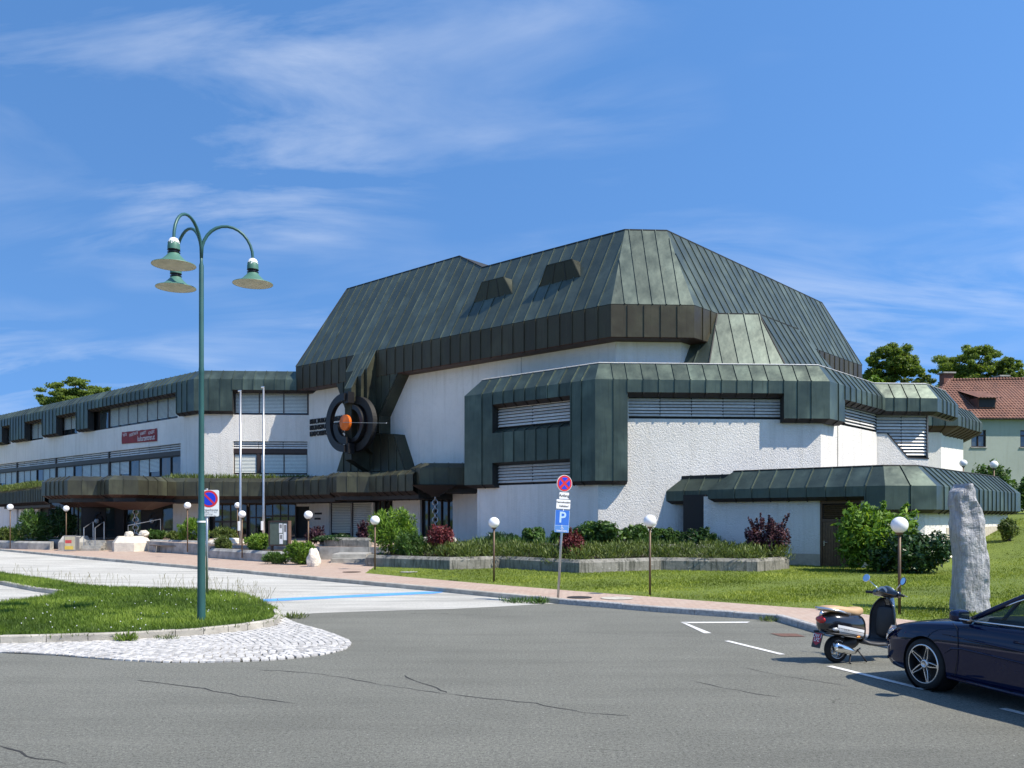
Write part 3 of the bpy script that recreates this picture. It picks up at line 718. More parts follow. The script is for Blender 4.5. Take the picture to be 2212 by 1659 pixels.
mb = MB(); fbox(mb, FAL, FAL.u(1655), dr0-0.01, 0.0, 0.62, -0.1, 0.025); mb.build('plinth', M_['plinth'], BLD)
mb = MB(); fbox(mb, FAR, 3, 14.4, 0.3, 1.75, -0.1, 0.02); mb.build('plinth', M_['plinth'], BLD)
pathA = [FAL.XY(FAL.u(1550, 0.5)-0.0, 0)-nL*1.2, FAL.XY(FAL.u(1550, 0.5), 0), AC, AD, AE, AE-nR*6]
LA = (pathA[2]-pathA[1]).length; ud = FAL.u(1869, 0.5)-FAL.u(1550, 0.5)
band('annex_band', 'annex_panel', BLD, pathA, [(-0.35, 4.35), (0.5, 3.5)], [[(None, None, 3.08)], [(None, ud, 3.08), (ud, None, 2.53)], [(None, None, 2.53)], [(None, None, 2.53)], [(None, None, 2.53)]], M_['clad'], 0.80, chin=((-0.22, -0.16), (-0.25, 0)))
mm = mitres([Vector(p) for p in pathA])[0]
mb = MB(); mb.prism([p+m*-0.33 for p, m in zip(pathA, mm)]+[FAL.XY(FAL.u(1556, 0.5), -6)], 4.1, 4.33); mb.build('roof_deck', M_['core'], BLD)
mb = MB(); mb.tube([V3(p+m*-0.36, 4.37) for p, m in zip(pathA, mm)], 0.035, 4); mb.build('capping', M_['core'], BLD)
# set-back little canopy at the annex's left end
e0 = FAL.XY(FAL.u(1550, 0.5), -0.55); e1 = e0-dL*3.1
pe = [e1-nL*1.6, e1, e0+dL*0.3]
band('annex_band', 'annex_panel', BLD, pe, [(-0.45, 4.28), (0.25, 3.50)], [[(None, None, 3.02)], [(None, None, 3.02)]], M_['clad'], 0.8, chin=((-0.2, -0.16), (-1.2, 0)))
mb = MB(); mb.prism([e1+nL*-0.3+dL*0.2, e0-nL*.3, e0-nL*3, e1-nL*2.5], 3.9, 4.26); mb.build('roof_deck', M_['core'], BLD)
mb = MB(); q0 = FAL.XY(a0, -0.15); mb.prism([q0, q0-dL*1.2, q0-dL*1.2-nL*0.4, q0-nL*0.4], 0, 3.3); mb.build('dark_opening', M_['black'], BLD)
# annex door
df = MB(); fbox(df, FAL, dr0, dr0+0.09, 0, 2.95, -0.16, -0.02); fbox(df, FAL, dr1-0.09, dr1, 0, 2.95, -0.16, -0.02); fbox(df, FAL, dr0+0.09, dr1-0.09, 2.8, 2.95, -0.16, -0.02); fbox(df, FAL, dr0+0.09, dr1-0.09, 2.02, 2.14, -0.16, -0.03)
door = df.build('door', M_['wood'], BLD)
louvre(FAL, dr0+0.12, dr1-0.12, 2.16, 2.78, BLD, 0.085, -0.05, 1, 'wood')
n = 13; ed = np.linspace(dr0+0.09, dr1-0.09, n+1)
for k in range(n):
    mb = MB(); fbox(mb, FAL, ed[k]+0.006, ed[k+1]-0.006, 0.04, 2.02, -0.12, -0.06); mb.build('plank', M_['wood'], door)
mb = MB(); fbox(mb, FAL, dr0+0.14, dr0+0.20, 0.98, 1.2, -0.06, -0.03); fbox(mb, FAL, dr0+0.15, dr0+0.32, 1.12, 1.15, -0.03, 0.0); mb.build('door_handle', M_['alu'], door)
un = FAL.u(1809)
mb = MB(); fbox(mb, FAL, un, un+0.42, 1.36, 1.98, -0.058, -0.05); mb.build('orange_notice', simple('notice orange', (0.42, 0.10, 0.05), 0.5), door)
mb = MB(); fbox(mb, FAL, un+0.03, un+0.40, 1.20, 1.42, -0.048, -0.04); mb.build('white_notice', M_['white'], door)
mb = MB(); fbox(mb, FAL, un+0.06, un+0.34, 1.50, 1.64, -0.048, -0.04); mb.build('black_notice', M_['black'], door)
mb = MB(); fbox(mb, FAL, un+0.10, un+0.38, 1.02, 1.16, -0.048, -0.04); mb.build('yellow_notice', simple('notice yellow', (0.35, 0.26, 0.05), 0.5), door)

# --- canopies over the ground floor
def gp(px, Y): return Vector(((px-CX)/FPX*Y, Y))
def canopy(path, zt, zc, zb, back, width=0.78, nm='canopy', chin=((-0.9, -0.5), (-0.6, 0.0)), zi=None, iv=None, cm='dsoffit'):
    path = [Vector(p) for p in path]
    k = len(path)-1
    c = band(nm, nm+'_panel', BLD, path, [(-0.42, zt), (0, zc)], [[(None, None, zb)]]*k if iv is None else iv, M_['canopy'], width, chin=chin, chinmat=M_[cm])
    m = mitres(path)[0]
    mb = MB(); mb.prism([p+q*-0.40 for p, q in zip(path, m)]+[Vector(b) for b in back], zb-0.45, zt-0.02); mb.build('canopy_deck', M_['core'], BLD)
    return c
p_b0 = gp(90, 58.3); p1 = gp(146, 55.3); p2 = gp(210, 56.0); p3 = gp(235, 54.2); p4 = gp(299, 54.9); p5 = gp(381, 58.0); p6 = gp(564, 58.6); p7 = gp(704, 54.3)
canopy([gp(-60, 92), gp(96, 66.0)], 4.75, 4.45, 3.45, [gp(96, 75), gp(-60, 99)], 0.62)
canopy([p_b0+Vector((-0.5, 4)), p_b0, p1, p2, p3, p4, p5], 4.87, 4.58, 3.65, [p5+Vector((0, 3.2)), p_b0+Vector((2.5, 8))], 0.8, chin=((-1.5, -0.75), (-0.5, 0.0)), cm='soffit')
canopy([p5+Vector((-0.3, -0.02)), p6, p7, p7+dL*0.4], 4.87, 4.60, 3.65, [p7-nL*4.4, WM, p5+Vector((0, 3.4))], 0.78)
i0 = gp(700, 54.8); i1 = gp(727, 53.0); i2 = gp(797, 53.2); i3 = gp(892, 50.0)
canopy([i0, i1, i2, i3], 5.0, 4.72, 3.75, [i3-nL*3.2, i0-nL*4.0], 0.78)
k0 = gp(886, 51.0); k1 = gp(907, 49.7); k2 = gp(1030, 49.95)
canopy([k0-nL*1.5, k0, k1, k2], 5.36, 5.08, 4.1, [k2+Vector((1.0, 2)), k0-nL*3.0], 0.82)
# inverted pyramid spout under the right canopy
kc = gp(940, 50.3); mb = MB()
mb.grid([[(kc.x+sx_*a, kc.y+sy_*a, z) for sx_, sy_ in ((-1, -1), (1, -1), (1, 1), (-1, 1))] for a, z in ((1.25, 4.05), (0.28, 3.5), (0.22, 3.42))], wrap=True, capb=True); mb.build('spout', M_['dsoffit'], BLD)
kc2 = gp(296, 56.6); mb = MB()
mb.grid([[(kc2.x+sx_*a, kc2.y+sy_*a, z) for sx_, sy_ in ((-1, -1), (1, -1), (1, 1), (-1, 1))] for a, z in ((1.9, 3.2), (0.8, 2.75), (0.7, 2.7))], wrap=True, capb=True); mb.build('spout', M_['soffit'], BLD)

# --- ground floor behind the canopies
FG = Face(WC, dD)
TZ = 0.75
def pier(a, b, z0=TZ, z1=3.3, o0=-0.2, o1=0.03, mat='plaster2', f=FG):
    mb = MB(); fbox(mb, f, a, b, z0, z1, o0, o1); mb.build('wall', M_[mat], BLD)
us = [FG.u(p) for p in (442, 462, 500, 535, 569, 601, 640, 663)]
pier(us[0]-2.2, us[0]+0.3); 
window(FG, us[1], us[3], TZ, 3.2, 4, BLD, 0.06, 'glgg', rail=1.9); window(FG, us[3]+0.1, us[4], TZ, 3.2, 2, BLD, 0.06, 'lg', rail=2.2)
window(FG, us[4]+0.1, us[6], TZ, 3.2, 4, BLD, 0.06, 'glgl', rail=2.3); 
mb = MB(); fbox(mb, FG, us[0]-0.6, us[7], 3.19, 3.7, -0.2, 0.12); mb.build('lintel', M_['dsoffit'], BLD)
# entrance front, set under the deep canopy
FE = Face(gp(190, 63.0), dD)
ue = [FE.u(p) for p in (150, 178, 190, 226, 250, 268, 304, 322, 350, 388)]
window(FE, ue[0], ue[1], TZ, 3.0, 3, BLD, 0.0, 'gll'); window(FE, ue[3], ue[4], TZ, 2.95, 1, BLD, 0.0, 'l', rail=1.3); window(FE, ue[5], ue[6], TZ, 2.95, 2, BLD, -0.3, 'gg')
window(FE, ue[8], ue[9], TZ, 3.0, 1, BLD, 0.0, 'l', rail=1.35)
for a, b in ((ue[1], ue[3]), (ue[4], ue[5]), (ue[6], ue[8])):
    mb = MB(); fbox(mb, FE, a, b, TZ, 3.2, -0.25, 0.04); mb.build('entrance_pier', M_['brownframe'], BLD)
mb = MB(); fbox(mb, FE, ue[0]-0.3, ue[9]+0.4, 2.96, 3.6, -0.6, 0.1); mb.build('lintel', M_['dsoffit'], BLD)
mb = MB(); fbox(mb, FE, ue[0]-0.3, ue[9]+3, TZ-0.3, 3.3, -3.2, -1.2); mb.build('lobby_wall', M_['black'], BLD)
FX = Face(gp(96, 74.0), dL)
for a, b in ((-26, -19), (-18.4, -12.5), (-12.0, -6.5), (-6.0, -1.5)):
    mb = MB(); fbox(mb, FX, a, b, 0.5, 3.2, -0.2, 0.0); mb.build('wall', M_['plaster2'], BLD)
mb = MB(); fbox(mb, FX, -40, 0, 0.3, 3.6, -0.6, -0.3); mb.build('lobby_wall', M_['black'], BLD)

# --- lettering on the hall wall
for body, zb_, wd in (('KULTURZENTRUM', 8.90, 3.75), ('KUNSTUNIVERSITÄT', 8.46, 4.5), ('EXPOSITUR OBERSCHÜTZEN', 8.02, 5.9)):
    u0 = FML.u(669.5, 0.06)
    o_ = text(body, 0.46, FML.M(u0, zb_, 0.05), M_['blacksteel'], BLD, 'letter_row', 0.012, 0.05, 'LEFT', ay='BOTTOM_BASELINE')
    xs = [v.co.copy() for v in o_.data.vertices]; us_ = [(c.x-FML.P(u0, 0).x)*dL.x+(c.y-FML.P(u0, 0).y)*dL.y for c in xs]
    k = wd/max(us_)
    for v, u_ in zip(o_.data.vertices, us_):
        v.co.x += dL.x*u_*(k-1); v.co.y += dL.y*u_*(k-1)
# ------------------------------------------------------------------ ground, roads, pavement
def asphalt(name, c0, c1, grain=0.5, cracks=True, bscale=170, stain=0.40):
    m, t, b, out = mat_base(name); n = N(t); v = n.co()
    big = n.noise(v, 0.22, 5, 0.6); mid = n.noise(v, 1.7, 5, 0.6); fi = n.noise(v, 62, 3, 0.75); fi2 = n.noise(v, 24, 3, 0.65)
    c = n.mix(n.rng(big, 0.3, 0.72), c0, c1)
    k = n.math('ADD', n.rng(fi, 0.25, 0.75, 1-grain, 1+grain), n.rng(fi2, 0.3, 0.7, -grain*0.45, grain*0.45))
    c = n.mix(1.0, c, k, 'MULTIPLY')
    c = n.mix(n.rng(mid, 0.55, 0.8, 0, 0.25), c, tuple(q*1.25 for q in c1))
    sp = n.new('ShaderNodeTexVoronoi'); sp.inputs['Scale'].default_value = 5.5; n.link(v, sp.inputs['Vector'])
    c = n.mix(n.math('MULTIPLY', n.math('LESS_THAN', sp.outputs['Distance'], 0.045), 0.7), c, (0.55, 0.54, 0.5))
    sk = n.new('ShaderNodeMapping'); sk.inputs['Rotation'].default_value = (0, 0, 0.62); sk.inputs['Scale'].default_value = (0.35, 2.6, 1); n.link(v, sk.inputs[0])
    stk = n.noise(sk.outputs[0], 0.55, 5, 0.62)
    c = n.mix(n.rng(stk, 0.50, 0.72, 0, stain), c, tuple(q*0.62 for q in c0))
    c = n.mix(n.rng(stk, 0.42, 0.28, 0, 0.30), c, tuple(q*1.3 for q in c1))
    if cracks:
        mp = n.new('ShaderNodeMapping'); mp.inputs['Rotation'].default_value = (0, 0, 0.35); mp.inputs['Scale'].default_value = (0.10, 0.28, 1); n.link(v, mp.inputs[0])
        ad = n.new('ShaderNodeVectorMath', operation='ADD'); nz = n.new('ShaderNodeTexNoise'); nz.inputs['Scale'].default_value = 0.5; nz.inputs['Detail'].default_value = 6
        n.link(v, nz.inputs['Vector']); sc = n.new('ShaderNodeVectorMath', operation='SCALE'); sc.inputs['Scale'].default_value = 0.28; n.link(nz.outputs['Color'], sc.inputs[0])
        n.link(mp.outputs[0], ad.inputs[0]); n.link(sc.outputs[0], ad.inputs[1])
        vo = n.new('ShaderNodeTexVoronoi', feature='DISTANCE_TO_EDGE'); vo.inputs['Scale'].default_value = 1.6; n.link(ad.outputs[0], vo.inputs['Vector'])
        ck = n.rng(vo.outputs['Distance'], 0.004, 0.0015); gate = n.rng(n.noise(v, 0.35, 2), 0.58, 0.64)
        c = n.mix(n.math('MULTIPLY', n.math('MULTIPLY', ck, gate), 0.75), c, tuple(q*0.3 for q in c0))
    n.link(c, b.inputs['Base Color']); b.inputs['Roughness'].default_value = 0.88; b.inputs['Specular IOR Level'].default_value = 0.3
    n.link(n.bump(n.noise(v, bscale, 3, 0.6), 0.012), b.inputs['Normal'])
    return m
M_['asphalt'] = asphalt('grey asphalt', (0.162, 0.162, 0.136), (0.212, 0.211, 0.178), 0.75)
M_['lightroad'] = asphalt('bleached asphalt', (0.43, 0.415, 0.37), (0.58, 0.565, 0.51), 0.40, stain=0.95)
def pavers(name):
    m, t, b, out = mat_base(name); n = N(t); v = n.co()
    mp = n.new('ShaderNodeMapping'); mp.inputs['Rotation'].default_value = (0, 0, math.radians(-41)); n.link(v, mp.inputs[0])
    br = n.new('ShaderNodeTexBrick'); br.inputs['Scale'].default_value = 1.0; br.inputs['Brick Width'].default_value = 0.24; br.inputs['Row Height'].default_value = 0.12; br.inputs['Mortar Size'].default_value = 0.006
    br.inputs['Color1'].default_value = (0.42, 0.285, 0.215, 1); br.inputs['Color2'].default_value = (0.50, 0.385, 0.295, 1); br.inputs['Mortar'].default_value = (0.19, 0.14, 0.11, 1); br.inputs['Bias'].default_value = -0.1
    n.link(mp.outputs[0], br.inputs['Vector'])
    c = n.mix(n.rng(n.noise(v, 0.8, 5, 0.7), 0.3, 0.75, 0, 0.75), br.outputs[0], (0.46, 0.365, 0.295))
    n.link(c, b.inputs['Base Color']); b.inputs['Roughness'].default_value = 0.85
    n.link(n.bump(br.outputs['Fac'], -0.006), b.inputs['Normal']); return m
M_['pavers'] = pavers('red brick pavers')
def groundmat(name, a, b_, s=3.0):
    m, t, b, out = mat_base(name); n = N(t); v = n.co()
    f = n.noise(v, s, 6, 0.7); g = n.noise(v, 0.35, 4)
    c = n.mix(n.rng(f, 0.3, 0.7), a, b_); c = n.mix(n.rng(g, 0.35, 0.7, 0, 0.5), c, tuple(q*1.25 for q in b_))
    n.link(c, b.inputs['Base Color']); b.inputs['Roughness'].default_value = 0.95; n.link(n.bump(n.noise(v, 30, 3), 0.05), b.inputs['Normal']); return m
M_['turf'] = groundmat('lawn turf', (0.075, 0.11, 0.010), (0.155, 0.205, 0.022), 5)
M_['islturf'] = groundmat('island turf', (0.035, 0.07, 0.010), (0.085, 0.15, 0.02), 5)

def sheet(name, poly, z, mat, parent=None, kind='structure'):
    n = len(poly); ar = sum(poly[k][0]*poly[(k+1) % n][1]-poly[(k+1) % n][0]*poly[k][1] for k in range(n))
    if ar < 0: poly = poly[::-1]
    mb = MB(); mb.face([V3(p, z) for p in poly]); o = mb.build(name, mat, parent)
    if parent is None: tag(o, kind=kind)
    return o
sheet('ground', [(-2500, -2500), (2500, -2500), (2500, 2500), (-2500, 2500)], -0.08, M_['turf'])
KB = [Vector(G(*p)) for p in ((-180, 1178), (0, 1190), (233, 1212.5), (516, 1238), (720, 1257.5), (968, 1280.5), (1207, 1304.5), (1420, 1322.5), (1675, 1341), (1776, 1371))]
KB += [Vector((7.5, 10.9)), Vector((9.6, 4.6)), Vector((12.5, -4)), Vector((20, -30))]
sheet('car_park', [(-90, -30)]+[tuple(KB[-1])]+[tuple(p) for p in KB[::-1]]+[(-90, 75)], 0.0, M_['asphalt'])
# bleached road in front of the building
LR = [(601, 1331), (615, 1333), (650, 1327), (685, 1324.6), (755, 1322), (860, 1319), (968, 1316), (1060, 1311.5), (1149, 1306.5), (1196, 1304)]
lr = [G(*p) for p in LR]
isl_far = [(598, 1325), (560, 1302), (520, 1289), (470, 1284), (432, 1281), (350, 1278), (233, 1275), (168, 1268), (93, 1255), (0, 1242), (-480, 1200)]
sheet('road', [G(*p) for p in isl_far[::-1]]+lr+[tuple(p) for p in KB[6::-1]], 0.004, M_['lightroad'])
sheet('parking_bay', [G(*p) for p in ((-470, 1256), (-30, 1262), (0, 1263), (80, 1278), (128, 1284), (118, 1292), (60, 1300), (0, 1309), (-470, 1333))], 0.006, M_['lightroad'])
# painted markings
M_['bluepaint'] = simple('blue road paint', (0.10, 0.33, 0.72), 0.7, 0, 0.2, 8)
M_['roadwhite'] = simple('white road paint', (0.68, 0.67, 0.64), 0.7, 0, 0.3, 22)
sheet('blue_line', [G(*p) for p in ((520, 1297.0), (755, 1286.2), (920, 1278.3), (960, 1279.3), (940, 1282.5), (760, 1291), (528, 1302.4))], 0.010, M_['bluepaint'])
def mark(pts): sheet('parking_mark', [G(*p) for p in pts], 0.008, M_['roadwhite'])
mark([(1470, 1344.2), (1620, 1343.6), (1614, 1346.2), (1492, 1346.8)]); mark([(1470, 1344.4), (1484, 1347.2), (1537, 1368.5), (1521, 1368.8)])
def dash(t0, t1, w=0.11):
    a = Vector(G(1570, 1385)); b = Vector(G(1985, 1487)); d = (b-a).normalized(); n = Vector((d.y, -d.x))*w/2
    sheet('parking_mark', [tuple(q) for q in (a+d*t0-n, a+d*t1-n, a+d*t1+n, a+d*t0+n)], 0.008, M_['roadwhite'])
dash(0, 1.62); dash(2.75, 4.6); dash(5.75, 7.6); dash(8.8, 10.6)
sheet('drain_cover', [G(*p) for p in ((1664, 1369), (1720, 1369.5), (1740, 1376), (1688, 1375.5))], 0.009, simple('rusty drain', (0.16, 0.085, 0.06), 0.8, 0.2, 0.3, 20))
def cover(px, py, r, mat, z=0.134):
    c = G(px, py, 0.12); sheet('manhole_cover', [(c[0]+r*math.cos(a*math.pi/10), c[1]+r*math.sin(a*math.pi/10)) for a in range(20)], z, mat)
cover(1252, 1291, 0.33, simple('iron cover', (0.05, 0.045, 0.042), 0.6, 0.4)); cover(883, 1236, 0.35, M_['concrete']); cover(1333, 1293, 0.42, M_['kerb'])
cover(760, 1236, 0.35, simple('rust cover', (0.1, 0.06, 0.04), 0.7))

# long shrinkage cracks and a cut trench line in the asphalt
rc = random.Random(4)
M_['crack'] = simple('crack shadow', (0.035, 0.034, 0.032), 0.95)
def crack(pts, w=0.014):
    g = [Vector(G(*p)) for p in pts]; L_ = []
    for a, b in zip(g, g[1:]):
        n_ = max(2, int((b-a).length/0.16))
        for k in range(n_): L_.append(a.lerp(b, k/n_)+Vector((rc.gauss(0, .018), rc.gauss(0, .018))))
    L_.append(g[-1]); mb = MB(); rows = []
    for k, p in enumerate(L_):
        d = (L_[min(k+1, len(L_)-1)]-L_[max(k-1, 0)]).normalized(); q = Vector((-d.y, d.x))*w*rc.uniform(0.25, 1.0)*(0.3 if k in (0, len(L_)-1) else 1); rows.append([V3(p-q, 0.004), V3(p+q, 0.004)])
    mb.grid(rows); tag(mb.build('asphalt_crack', M_['crack']), kind='structure')
crack([(295, 1470), (400, 1482), (520, 1503), (645, 1521)]); crack([(560, 1447), (700, 1457), (860, 1485), (1000, 1504), (1150, 1520), (1260, 1540), (1362, 1547)], 0.011)
crack([(872, 1458), (910, 1475), (948, 1492), (965, 1497)], 0.016); crack([(-10, 1612), (60, 1632), (145, 1652)], 0.016)
crack([(1490, 1470), (1560, 1486), (1640, 1500), (1690, 1506)], 0.010); crack([(1590, 1440), (1700, 1462), (1830, 1482)], 0.008)
crack([(740, 1222+2), (820, 1272), (920, 1284)], 0.02) if False else None
def patch(pts, z, mat): sheet('asphalt_patch', [G(*p) for p in pts], z, mat)
M_['patch'] = asphalt('darker asphalt patch', (0.120, 0.117, 0.110), (0.150, 0.146, 0.136), 0.5, False)
patch([(1335, 1338), (1560, 1350), (1650, 1384), (1700, 1420), (1520, 1400), (1390, 1368)], 0.003, M_['patch']) if False else None
# pavement with kerb stones
LB = [Vector(G(*p, 0.12)) for p in ((812, 1222), (789, 1238), (904, 1248.5), (1067, 1262.5), (1242, 1276.5), (1394, 1288), (1495, 1296), (1706, 1311.5), (1788, 1316.6), (1950, 1337.5))]+[Vector((10.2, 13.5)), Vector((12.6, 6)), Vector((16, -4)), Vector((24, -30))]
pk_ = [p+Vector((0.0, 0.10)) for p in KB]
sheet('pavement', [tuple(p) for p in pk_]+[tuple(p) for p in LB[::-1]]+[(-6.2, 60), (-60, 90), (-70, 88)], 0.12, M_['pavers'])
kb = MB()
for a, b in zip(KB, KB[1:]): kb.face([V3(a, -0.02), V3(b, -0.02), V3(b+Vector((0, .12)), 0.10), V3(a+Vector((0, .12)), 0.10)])
kerb = tag(kb.build('kerb', M_['core']), kind='structure')
def kerb_run(path, parent, mat, L_=1.0, w=0.15, h=0.135, side=1, gap=0.012):
    for a, b in zip(path, path[1:]):
        a, b = Vector(a), Vector(b); d = b-a; n_ = max(1, round(d.length/L_)); d.normalize(); st = (b-a).length/n_
        nn = Vector((-d.y, d.x))*side
        for k in range(n_):
            p0 = a+d*(k*st+gap/2); p1 = a+d*((k+1)*st-gap/2); j = random.uniform(-.006, .006); mb = MB()
            q0, q1 = p0+nn*w, p1+nn*w; ch = 0.02
            z = h+j
            rows = [[V3(p0-nn*0.004, -0.03), V3(p0, z-ch), V3(p0+nn*ch, z), V3(q0, z), V3(q0, -0.03)], [V3(p1-nn*0.004, -0.03), V3(p1, z-ch), V3(p1+nn*ch, z), V3(q1, z), V3(q1, -0.03)]]
            mb.grid(rows, capa=True, capb=True); mb.build('kerb_stone', mat, parent)
kerb_run(KB[1:7], kerb, M_['kerb'], 1.0); kerb_run(KB[6:11], kerb, M_['granitekerb'], 0.9)

# lawn that climbs to the right
def hill(x, y):
    q = 0.75*x+0.66*y; t = max(0.0, q-34.5); h = 0.0095*t*t if t < 8 else 0.608+0.152*(t-8); return 0.10+2.75*math.tanh(h/2.75*1.08)
rows = []
LBd = []
for a, b in zip(LB, LB[1:]):
    n_ = max(1, int((b-a).length/1.2))
    LBd += [a.lerp(b, k/n_) for k in range(n_)]
LBd.append(LB[-1])
for k in range(46):
    t = k*1.6 if k < 40 else 64+(k-40)*12
    rows.append([(p.x+0.75*t, p.y+0.66*t, hill(p.x+0.75*t, p.y+0.66*t)+(0.012*math.sin(p.x*2.1)+0.012*math.sin(p.y*1.7) if k else 0.02)) for p in LBd])
mb = MB(); mb.grid(rows); lawn = tag(mb.build('lawn', M_['turf'], smooth=True), kind='structure')

# grass island with kerb and cobbled apron
KI = [(-480, 1402), (-200, 1399), (0, 1393), (100, 1391), (190, 1388), (290, 1384), (379, 1379), (440, 1374.5), (493, 1369), (535, 1364), (569, 1359), (592, 1354), (603, 1348), (606, 1340), (601, 1331)]
ki = [Vector(G(*p)) for p in KI]
ifar = [Vector(G(*p)) for p in isl_far]
near_edge = [Vector(G(*p)) for p in ((-480, 1255), (-60, 1261), (0, 1263.5), (80, 1279), (128, 1285), (118, 1292.5), (60, 1301), (0, 1311), (-480, 1335))]
isl = ki+ifar+near_edge
island = sheet('grass_island', [tuple(p) for p in isl], 0.10, M_['islturf'])
kmb = MB()
for a, b in zip(ki, ki[1:]): kmb.face([V3(a, 0.0), V3(b, 0.0), V3(b, 0.09), V3(a, 0.09)])
for a, b in zip(ifar, ifar[1:]): kmb.face([V3(a, 0.0), V3(b, 0.0), V3(b, 0.10), V3(a, 0.10)])
for a, b in zip(near_edge, near_edge[1:]): kmb.face([V3(a, 0.0), V3(b, 0.0), V3(b, 0.10), V3(a, 0.10)])
ikerb = tag(kmb.build('island_kerb', M_['core']), kind='structure')
kerb_run(ki, ikerb, M_['kerb'], 0.95, 0.11, 0.155)
kerb_run(near_edge[1:5], ikerb, M_['kerb'], 1.0, 0.12, 0.13)
OUT = [(-480, 1407), (-200, 1407), (0, 1410.5), (114, 1416), (227, 1425), (341, 1431.5), (455, 1431.5), (569, 1428), (664, 1420), (715, 1412), (744, 1404), (758, 1395), (757, 1388), (740, 1379), (700, 1364), (645, 1349), (612, 1333.5)]
outp = [Vector(G(*p)) for p in OUT]
apron = [tuple(p) for p in outp]+[tuple(p) for p in ki[::-1]]
M_['joint'] = simple('sandy joints', (0.12, 0.11, 0.09), 0.95, 0, 0.4, 12)
bed = sheet('cobbled_apron', apron, 0.014, M_['joint'])
def inside(p, poly):
    x, y = p[0], p[1]; c = False; j = len(poly)-1
    for i in range(len(poly)):
        xi, yi = poly[i][0], poly[i][1]; xj, yj = poly[j][0], poly[j][1]
        if (yi > y) != (yj > y) and x < (xj-xi)*(y-yi)/(yj-yi)+xi: c = not c
        j = i
    return c
# outer curve resampled smoothly
def catmull(pts, step):
    out = []
    P = [pts[0]]+list(pts)+[pts[-1]]
    for i in range(1, len(P)-2):
        n_ = max(2, int((P[i+1]-P[i]).length/step))
        for k in range(n_):
            t = k/n_; a, b, c, d = P[i-1], P[i], P[i+1], P[i+2]
            out.append(0.5*((2*b)+(c-a)*t+(2*a-5*b+4*c-d)*t*t+(3*b-a-3*c+d)*t**3))
    out.append(P[-2]); return out
oc = catmull(outp, 0.02)
stones = []; occ = {}
def near_occ(p, r):
    gx, gy = int(p[0]//0.12), int(p[1]//0.12)
    return any((q[0]-p[0])**2+(q[1]-p[1])**2 < r*r for i in (-1, 0, 1) for j in (-1, 0, 1) for q in occ.get((gx+i, gy+j), ()))
for row in range(24):
    off = 0.055+row*0.112; cur = None; trav = random.uniform(0, 0.1); last = None
    for i in range(1, len(oc)-1):
        d = (oc[i+1]-oc[i-1]).normalized(); nn = Vector((-d.y, d.x)); p = oc[i]+nn*off
        if last is not None: trav += (p-last).length
        last = p
        if trav < 0.118: continue
        if p.x < -14.5 or not inside(p, apron): continue
        if near_occ(p, 0.098): continue
        trav = random.uniform(-0.012, 0.012)
        stones.append((p.copy(), math.atan2(d.y, d.x))); occ.setdefault((int(p.x//0.12), int(p.y//0.12)), []).append(p)
M_['cobble'] = simple('pale granite cobble', (0.47, 0.455, 0.43), 0.85, 0, 0.25, 25, 0.006, 90, rv=0.30)
def cobble_geo(sx_, sy_, jit):
    r = lambda: random.uniform(-jit, jit)
    lo = [(-sx_+r(), -sy_+r()), (sx_+r(), -sy_+r()), (sx_+r(), sy_+r()), (-sx_+r(), sy_+r())]
    v = [(x, y, 0.0) for x, y in lo]+[(x, y, 0.034) for x, y in lo]+[(x*0.88, y*0.88, 0.040+random.uniform(-.002, .002)) for x, y in lo]
    f = [(0, 1, 5, 4), (1, 2, 6, 5), (2, 3, 7, 6), (3, 0, 4, 7), (4, 5, 9, 8), (5, 6, 10, 9), (6, 7, 11, 10), (7, 4, 8, 11), (8, 9, 10, 11)]
    return v, f
variants = []
for k in range(8):
    v, f = cobble_geo(random.uniform(0.049, 0.056), random.uniform(0.047, 0.051), 0.007)
    me = bpy.data.meshes.new('cobble'); me.from_pydata(v, [], f); me.materials.append(M_['cobble']); variants.append((me, v, f))
stones.sort(key=lambda s: s[0].length)
for p, a in stones[:300]:
    o = bpy.data.objects.new('cobble', random.choice(variants)[0]); COL.objects.link(o); o.location = (p.x, p.y, -0.008+random.uniform(-.005, .004)); o.rotation_euler = (random.uniform(-.05, .05), random.uniform(-.05, .05), a+random.uniform(-.08, .08)); o.parent = bed
rest = MB()
for p, a in stones[300:]:
    _, v, f = random.choice(variants); R = Matrix.Translation((p.x, p.y, -0.008+random.uniform(-.005, .004))) @ Matrix.Rotation(a+random.uniform(-.08, .08), 4, 'Z'); i = len(rest.v)
    rest.v += [tuple(R @ Vector(q)) for q in v]; rest.f += [tuple(i+k for k in q) for q in f]; rest.mi += [0]*len(f)
tag(rest.build('cobble_field', simple('pale granite cobbles', (0.47, 0.455, 0.43), 0.85, 0, 0.38, 9, 0.006, 90), bed), kind='stuff')

# raised forecourt and steps at the entrance
TER = [gp(40, 62), gp(112, 57.5), gp(184, 55.8), gp(226, 55.2), gp(318, 53.6), gp(330, 52.5), gp(456, 47.0), gp(600, 44.0), gp(690, 42.8), gp(800, 42.6), gp(905, 41.5), gp(1010, 40), gp(1000, 54), gp(700, 66), gp(200, 80), gp(40, 80)]
mb = MB(); mb.prism(TER, 0.0, TZ, 1); mb.mi[0] = 0; ter = tag(mb.build('forecourt', [M_['pavers'], M_['concrete']]), kind='structure')
def steps(face, u0, u1, n, z0, z1, run=0.32):
    for k in range(n):
        mb = MB(); h = (z1-z0)/n; fbox(mb, face, u0, u1, z0-0.05, z0+h*(k+1)-0.004, -6.0, (n-k-1)*run+0.05); mb.build('step', M_['concrete'], ter)
FS = Face(gp(205, 55.0), dD); steps(FS, FS.u(185), FS.u(228), 4, 0.12, TZ+0.004)
FS2 = Face(gp(750, 40.2), dD); steps(FS2, FS2.u(717), FS2.u(791), 2, 0.12, 0.50, 0.34)
